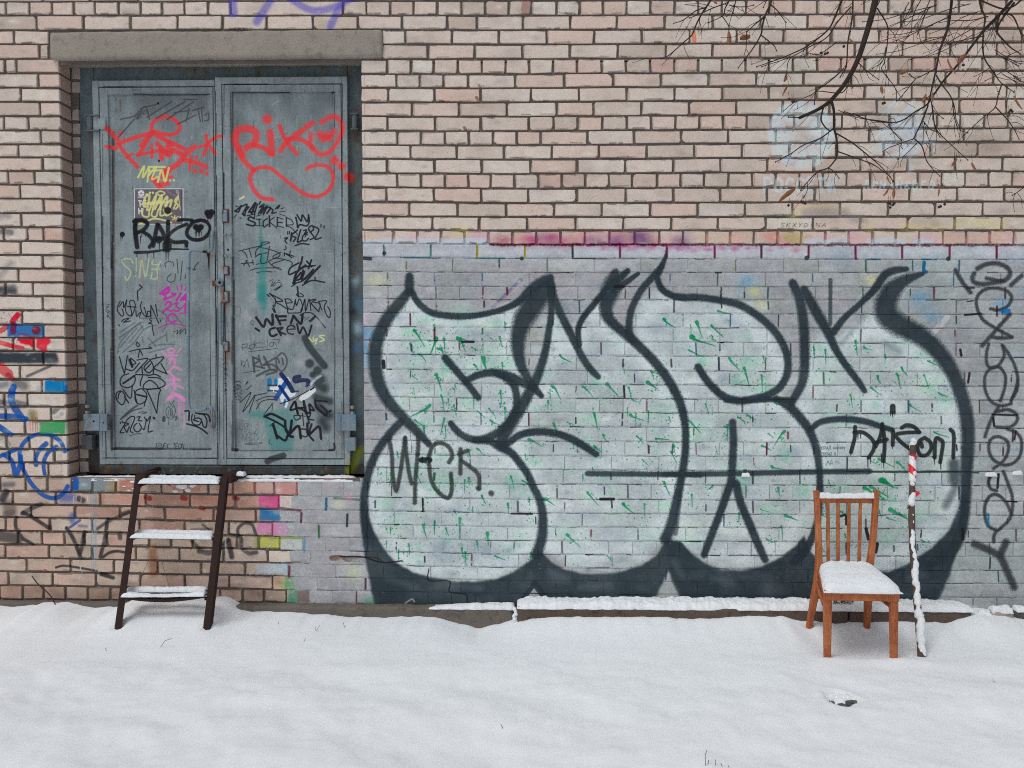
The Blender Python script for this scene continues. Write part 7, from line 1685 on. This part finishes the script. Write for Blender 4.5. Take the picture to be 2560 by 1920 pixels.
branch(T3, [(1140,500),(1090,570),(950,560),(900,585),(800,630),(735,682)], 3.4, 1.8, YT-.1, 4); branch(T3, [(1105,420),(1030,490),(960,540),(930,570),(925,640)], 4, 2.2, YT-.1, 3)
branch(T3, [(1190,380),(1240,430),(1320,490)], 3.4, 2, YT, 2); branch(T3, [(1160,440),(1150,510),(1160,540)], 3, 2, YT, 1)
branch(T3, [(1310,50),(1370,150),(1375,240),(1355,380),(1340,430),(1420,540),(1430,620)], 4, 2, YT, 6); branch(T3, [(1365,290),(1340,380),(1280,420)], 3, 2, YT, 3)
# second bough in front of it
branch(T3, [(1160,-60),(1160,60),(1150,150),(1130,260),(1120,400),(1080,480)], 5, 3, YT-.12, 5); branch(T3, [(1110,-40),(1060,80),(1010,180),(900,270),(830,310),(700,365),(570,410)], 6, 2.2, YT-.15, 9); branch(T3, [(1150,40),(1070,130),(1000,230),(890,290),(780,350),(600,410)], 4, 2, YT-.15, 6)
branch(T3, [(1060,260),(960,330),(900,330)], 3, 2, YT-.1, 3); branch(T3, [(780,350),(760,390),(755,440),(745,470)], 2.6, 1.8, YT-.15, 1)
# left drooping twigs
branch(TN, [(690,-60),(640,30),(560,150),(490,280),(430,420),(330,510),(160,660),(60,705)], 6, 2.2, YT-.2, 6); branch(TN, [(900,-40),(860,30),(700,90),(500,180),(400,215)], 4, 2, YT-.2, 4); branch(TN, [(600,90),(480,130),(330,240),(215,280)], 4, 2, YT-.2, 2); branch(TN, [(870,30),(830,100),(800,190),(630,275)], 4, 2, YT-.2, 2); branch(TN, [(800,200),(850,270),(880,330)], 3, 2, YT-.2, 1); branch(TN, [(880,60),(960,80),(1080,80),(1175,62)], 3, 2, YT-.2, 3); branch(TN, [(960,0),(940,100),(925,160)], 3, 2, YT-.2, 3)
branch(TN, [(1400,-60),(1370,60),(1310,190),(1280,310),(1260,420),(1160,590),(1060,720),(990,815)], 6.5, 2.2, YT-.15, 5); branch(TN, [(1290,210),(1170,310),(1095,380)], 4, 2, YT-.15, 2); branch(TN, [(1265,425),(1350,490),(1420,550),(1450,610)], 3.5, 2, YT-.15, 2); branch(TN, [(1385,60),(1460,130),(1520,210),(1565,270)], 3.6, 2, YT-.15, 2); branch(TN, [(1330,0),(1290,90)], 3, 2, YT-.15, 1)
branch(TN, [(1090,380),(1085,560),(1060,660)], 2.4, 1.6, YT-.15, 1)
# right-hand tangle
branch(TO, [(775,-60),(765,60),(745,190),(710,290),(685,360),(665,470),(640,580),(615,690),(575,820),(510,950)], 8.5, 3, YT+.05, 8); branch(TO, [(1190,0),(1090,110),(1000,200),(930,290),(870,370),(800,460),(720,550),(650,650),(600,720),(520,770),(430,830),(350,845),(220,830),(30,770)], 9, 2.4, YT+.08, 16); branch(TO, [(1180,20),(1080,130),(980,230),(900,330)], 5, 3.4, YT+.06, 8)
branch(TO, [(955,-50),(975,60),(1000,120),(990,220),(985,330),(1000,410),(1060,500),(1110,570),(1200,635)], 6.5, 2.4, YT+.03, 6); branch(TO, [(1115,585),(1090,660),(1070,740),(1000,800),(920,870),(860,930)], 4, 2.2, YT+.03, 5); branch(TO, [(1075,740),(1150,820),(1200,890),(1235,960)], 3.6, 2, YT+.03, 3)
branch(TO, [(665,520),(700,580),(760,660),(790,740),(800,820),(830,890)], 4, 2, YT+.05, 5); branch(TO, [(630,700),(640,770),(655,880),(690,945)], 3.6, 2, YT+.05, 4); branch(TO, [(570,830),(620,890),(655,905)], 3, 2, YT+.05, 2)
branch(TO, [(660,470),(590,510),(520,540),(480,510)], 3.4, 2, YT+.05, 3); branch(TO, [(520,545),(470,610),(410,680)], 3, 2, YT+.05, 3); branch(TO, [(1100,100),(1080,210),(1130,280),(1180,330),(1250,375)], 6, 3, YT+.1, 4); branch(TO, [(1110,90),(1190,110),(1240,210),(1269,250)], 5, 3, YT+.1, 3)
branch(TO, [(1269,-20),(1200,40),(1120,60),(1010,20),(950,-10)], 6, 4, YT+.1, 3); branch(TO, [(1200,20),(1140,100),(1100,160),(1085,215)], 7, 5, YT+.1, 2)
RB = random.Random(5)
for k in range(13):     # fine sprays sweeping down to the left
    x, y = RB.uniform(640,1100), RB.uniform(-10,260)
    L = RB.uniform(200,520); dr = RB.uniform(.12,.55)
    pts_ = [(x,y),(x-L*.35,y+L*.35*dr+RB.uniform(-8,12)),(x-L*.7,y+L*.7*dr+RB.uniform(-6,24)),(x-L,y+L*dr*1.0+RB.uniform(-20,10))]
    branch(TO, pts_, RB.uniform(2.2,3.6), 1.6, YT+RB.uniform(-.25,.25), RB.randint(1,3))
for k in range(6):
    x, y = RB.uniform(100,700), RB.uniform(-30,60); L = RB.uniform(120,300)
    branch(TO, [(x,y),(x-L*.2,y+L*.4),(x-L*RB.uniform(.1,.7),y+L*.9)], RB.uniform(2.4,3.4), 1.7, YT+RB.uniform(-.2,.2), 2)
for k in range(8):
    x, y = RB.uniform(850,1260), RB.uniform(300,560); L = RB.uniform(90,220)
    branch(TO, [(x,y),(x+L*.5*RB.choice((-1,1)),y+L*.3),(x+L*.9*RB.choice((-1,1)),y+L*.5)], 2.4, 1.6, YT+RB.uniform(-.1,.1), 3)
branch(TQ, [(505,105),(560,130),(640,155),(720,165),(810,178)], 2, 3.2, YT, 6); branch(TQ, [(805,185),(815,215),(860,265),(880,285)], 3, 2, YT, 3); branch(TQ, [(950,275),(880,300),(800,330),(770,350)], 3, 2, YT, 3); branch(TQ, [(955,275),(1000,320),(1025,400),(1060,450),(1105,495)], 3.6, 2, YT, 3); branch(TQ, [(1060,80),(1080,210),(1150,290),(1269,400)], 3.6, 2, YT, 5); branch(TQ, [(1180,60),(1190,150),(1220,220),(1269,240)], 3, 2, YT, 3); branch(TQ, [(1035,80),(1000,170),(950,275)], 5, 3.6, YT, 3); branch(TQ, [(970,300),(900,370),(855,395)], 2.6, 1.8, YT, 2)
branch(T3, [(2212,1150),(2160,1190),(2140,1200)], 3, 2, YT, 3)
# dry bracts, each curled on its own stalk
LV = [(T3,(400,195),(400,275),22),(T3,(530,220),(465,240),26),(T3,(755,450),(735,505),14),(T3,(765,520),(725,595),10),(T3,(1140,240),(1175,275),16),(T3,(1335,530),(1345,575),16),(T3,(1500,430),(1450,450),16),(T3,(1745,360),(1790,455),14),(T3,(1860,330),(1800,400),26),(T3,(1880,340),(1890,360),18),(T3,(1610,580),(1590,630),16),(T3,(1650,580),(1655,625),16),(T3,(2150,590),(2205,670),16),(T3,(805,1160),(700,1245),22),(T3,(1375,1080),(1390,1130),12),(T3,(1385,1150),(1345,1205),10),(T3,(1415,1160),(1410,1220),18),(T3,(1690,1150),(1690,1205),10),(T3,(1800,980),(1770,1025),14),(T3,(1895,1000),(1920,1050),16),(T3,(310,0),(320,25),18),(T3,(2150,225),(2140,250),12)]
for i, (T, a, b_, w) in enumerate(LV):
    (ua, va), (ub, vb) = cv_(T, [a, b_])
    A, Bp = P(ua, va, YT-.02), P(ub, vb, YT-.05)
    d = Bp-A; L = np.linalg.norm(d); sd_ = np.cross(d/L, np.array([0,1.,0])); sd_ /= np.linalg.norm(sd_); W = w*1.25/2.458*3.45/FPX/2
    v = []; f = []; rr = random.Random(i)
    cu = rr.uniform(-.5,.5)
    for k in range(7):
        s = k/6; wd = W*(math.sin(math.pi*min(1, s*.9+.08))**.6)*rr.uniform(.8,1.2)
        c = A+d*s+sd_*L*.10*cu*math.sin(math.pi*s)+np.array([0,.004*math.sin(3*s+i),0])
        v += [c-sd_*wd+np.array([0,.004*cu,0]), c+np.array([0,-.003,0]), c+sd_*wd+np.array([0,.004,0])]
    for k in range(6): f += [(k*3,k*3+1,k*3+4,k*3+3),(k*3+1,k*3+2,k*3+5,k*3+4)]
    n0 = len(v); v += [p+np.array([0,.0012,0]) for p in v]; f += [tuple(n0+w_ for w_ in reversed(q)) for q in f]
    rim = [k*3 for k in range(7)]+[19,20]+[k*3+2 for k in range(5,-1,-1)]+[1]
    for k in range(len(rim)): f.append((rim[k], rim[(k+1)%len(rim)], n0+rim[(k+1)%len(rim)], n0+rim[k]))
    tpart(new_obj('leaf', v, f, M_LEAF, None, True))
    st = [A+np.array([rr.uniform(-.01,.01),0,.035]), A]
    tpart(MB().tube(st, .0008, 4).build('leaf_stalk', M_BARK))
SD = [(855,1245),(868,1250),(845,1240),(1390,1250),(1405,1260),(1415,1250),(1380,1248),(1390,1275),(1700,1268),(1725,1255),(1690,1272),(2120,690),(2140,685),(2130,676),(765,1262),(1345,635),(1355,632),(790,625),(800,622),(965,325),(990,330),(1005,325),(1105,285),(1840,400),(770,610)]
for i, (x, y) in enumerate(SD):
    u, v_ = x/2.458+1660, y/2.458
    c = P(u, v_, YT-.03); mb = MB(); lump(c, .0062, (1,1,1.1), i*.7, mb, .15, 1); mb.tube([c, c+np.array([.004*math.sin(i),0,.03])], .0007, 4)
    tpart(mb.build('seed', M_SEED, None, True))
g = MB(); lump(P(2506,27,YT+.1), .010, (1,.7,1.3), 1.0, g); o = g.build('snow', M_CRUST, None, True); tag(o, 'small blob of snow caught in a branch fork at the top', 'snow', 'snow lying on things', 'stuff')
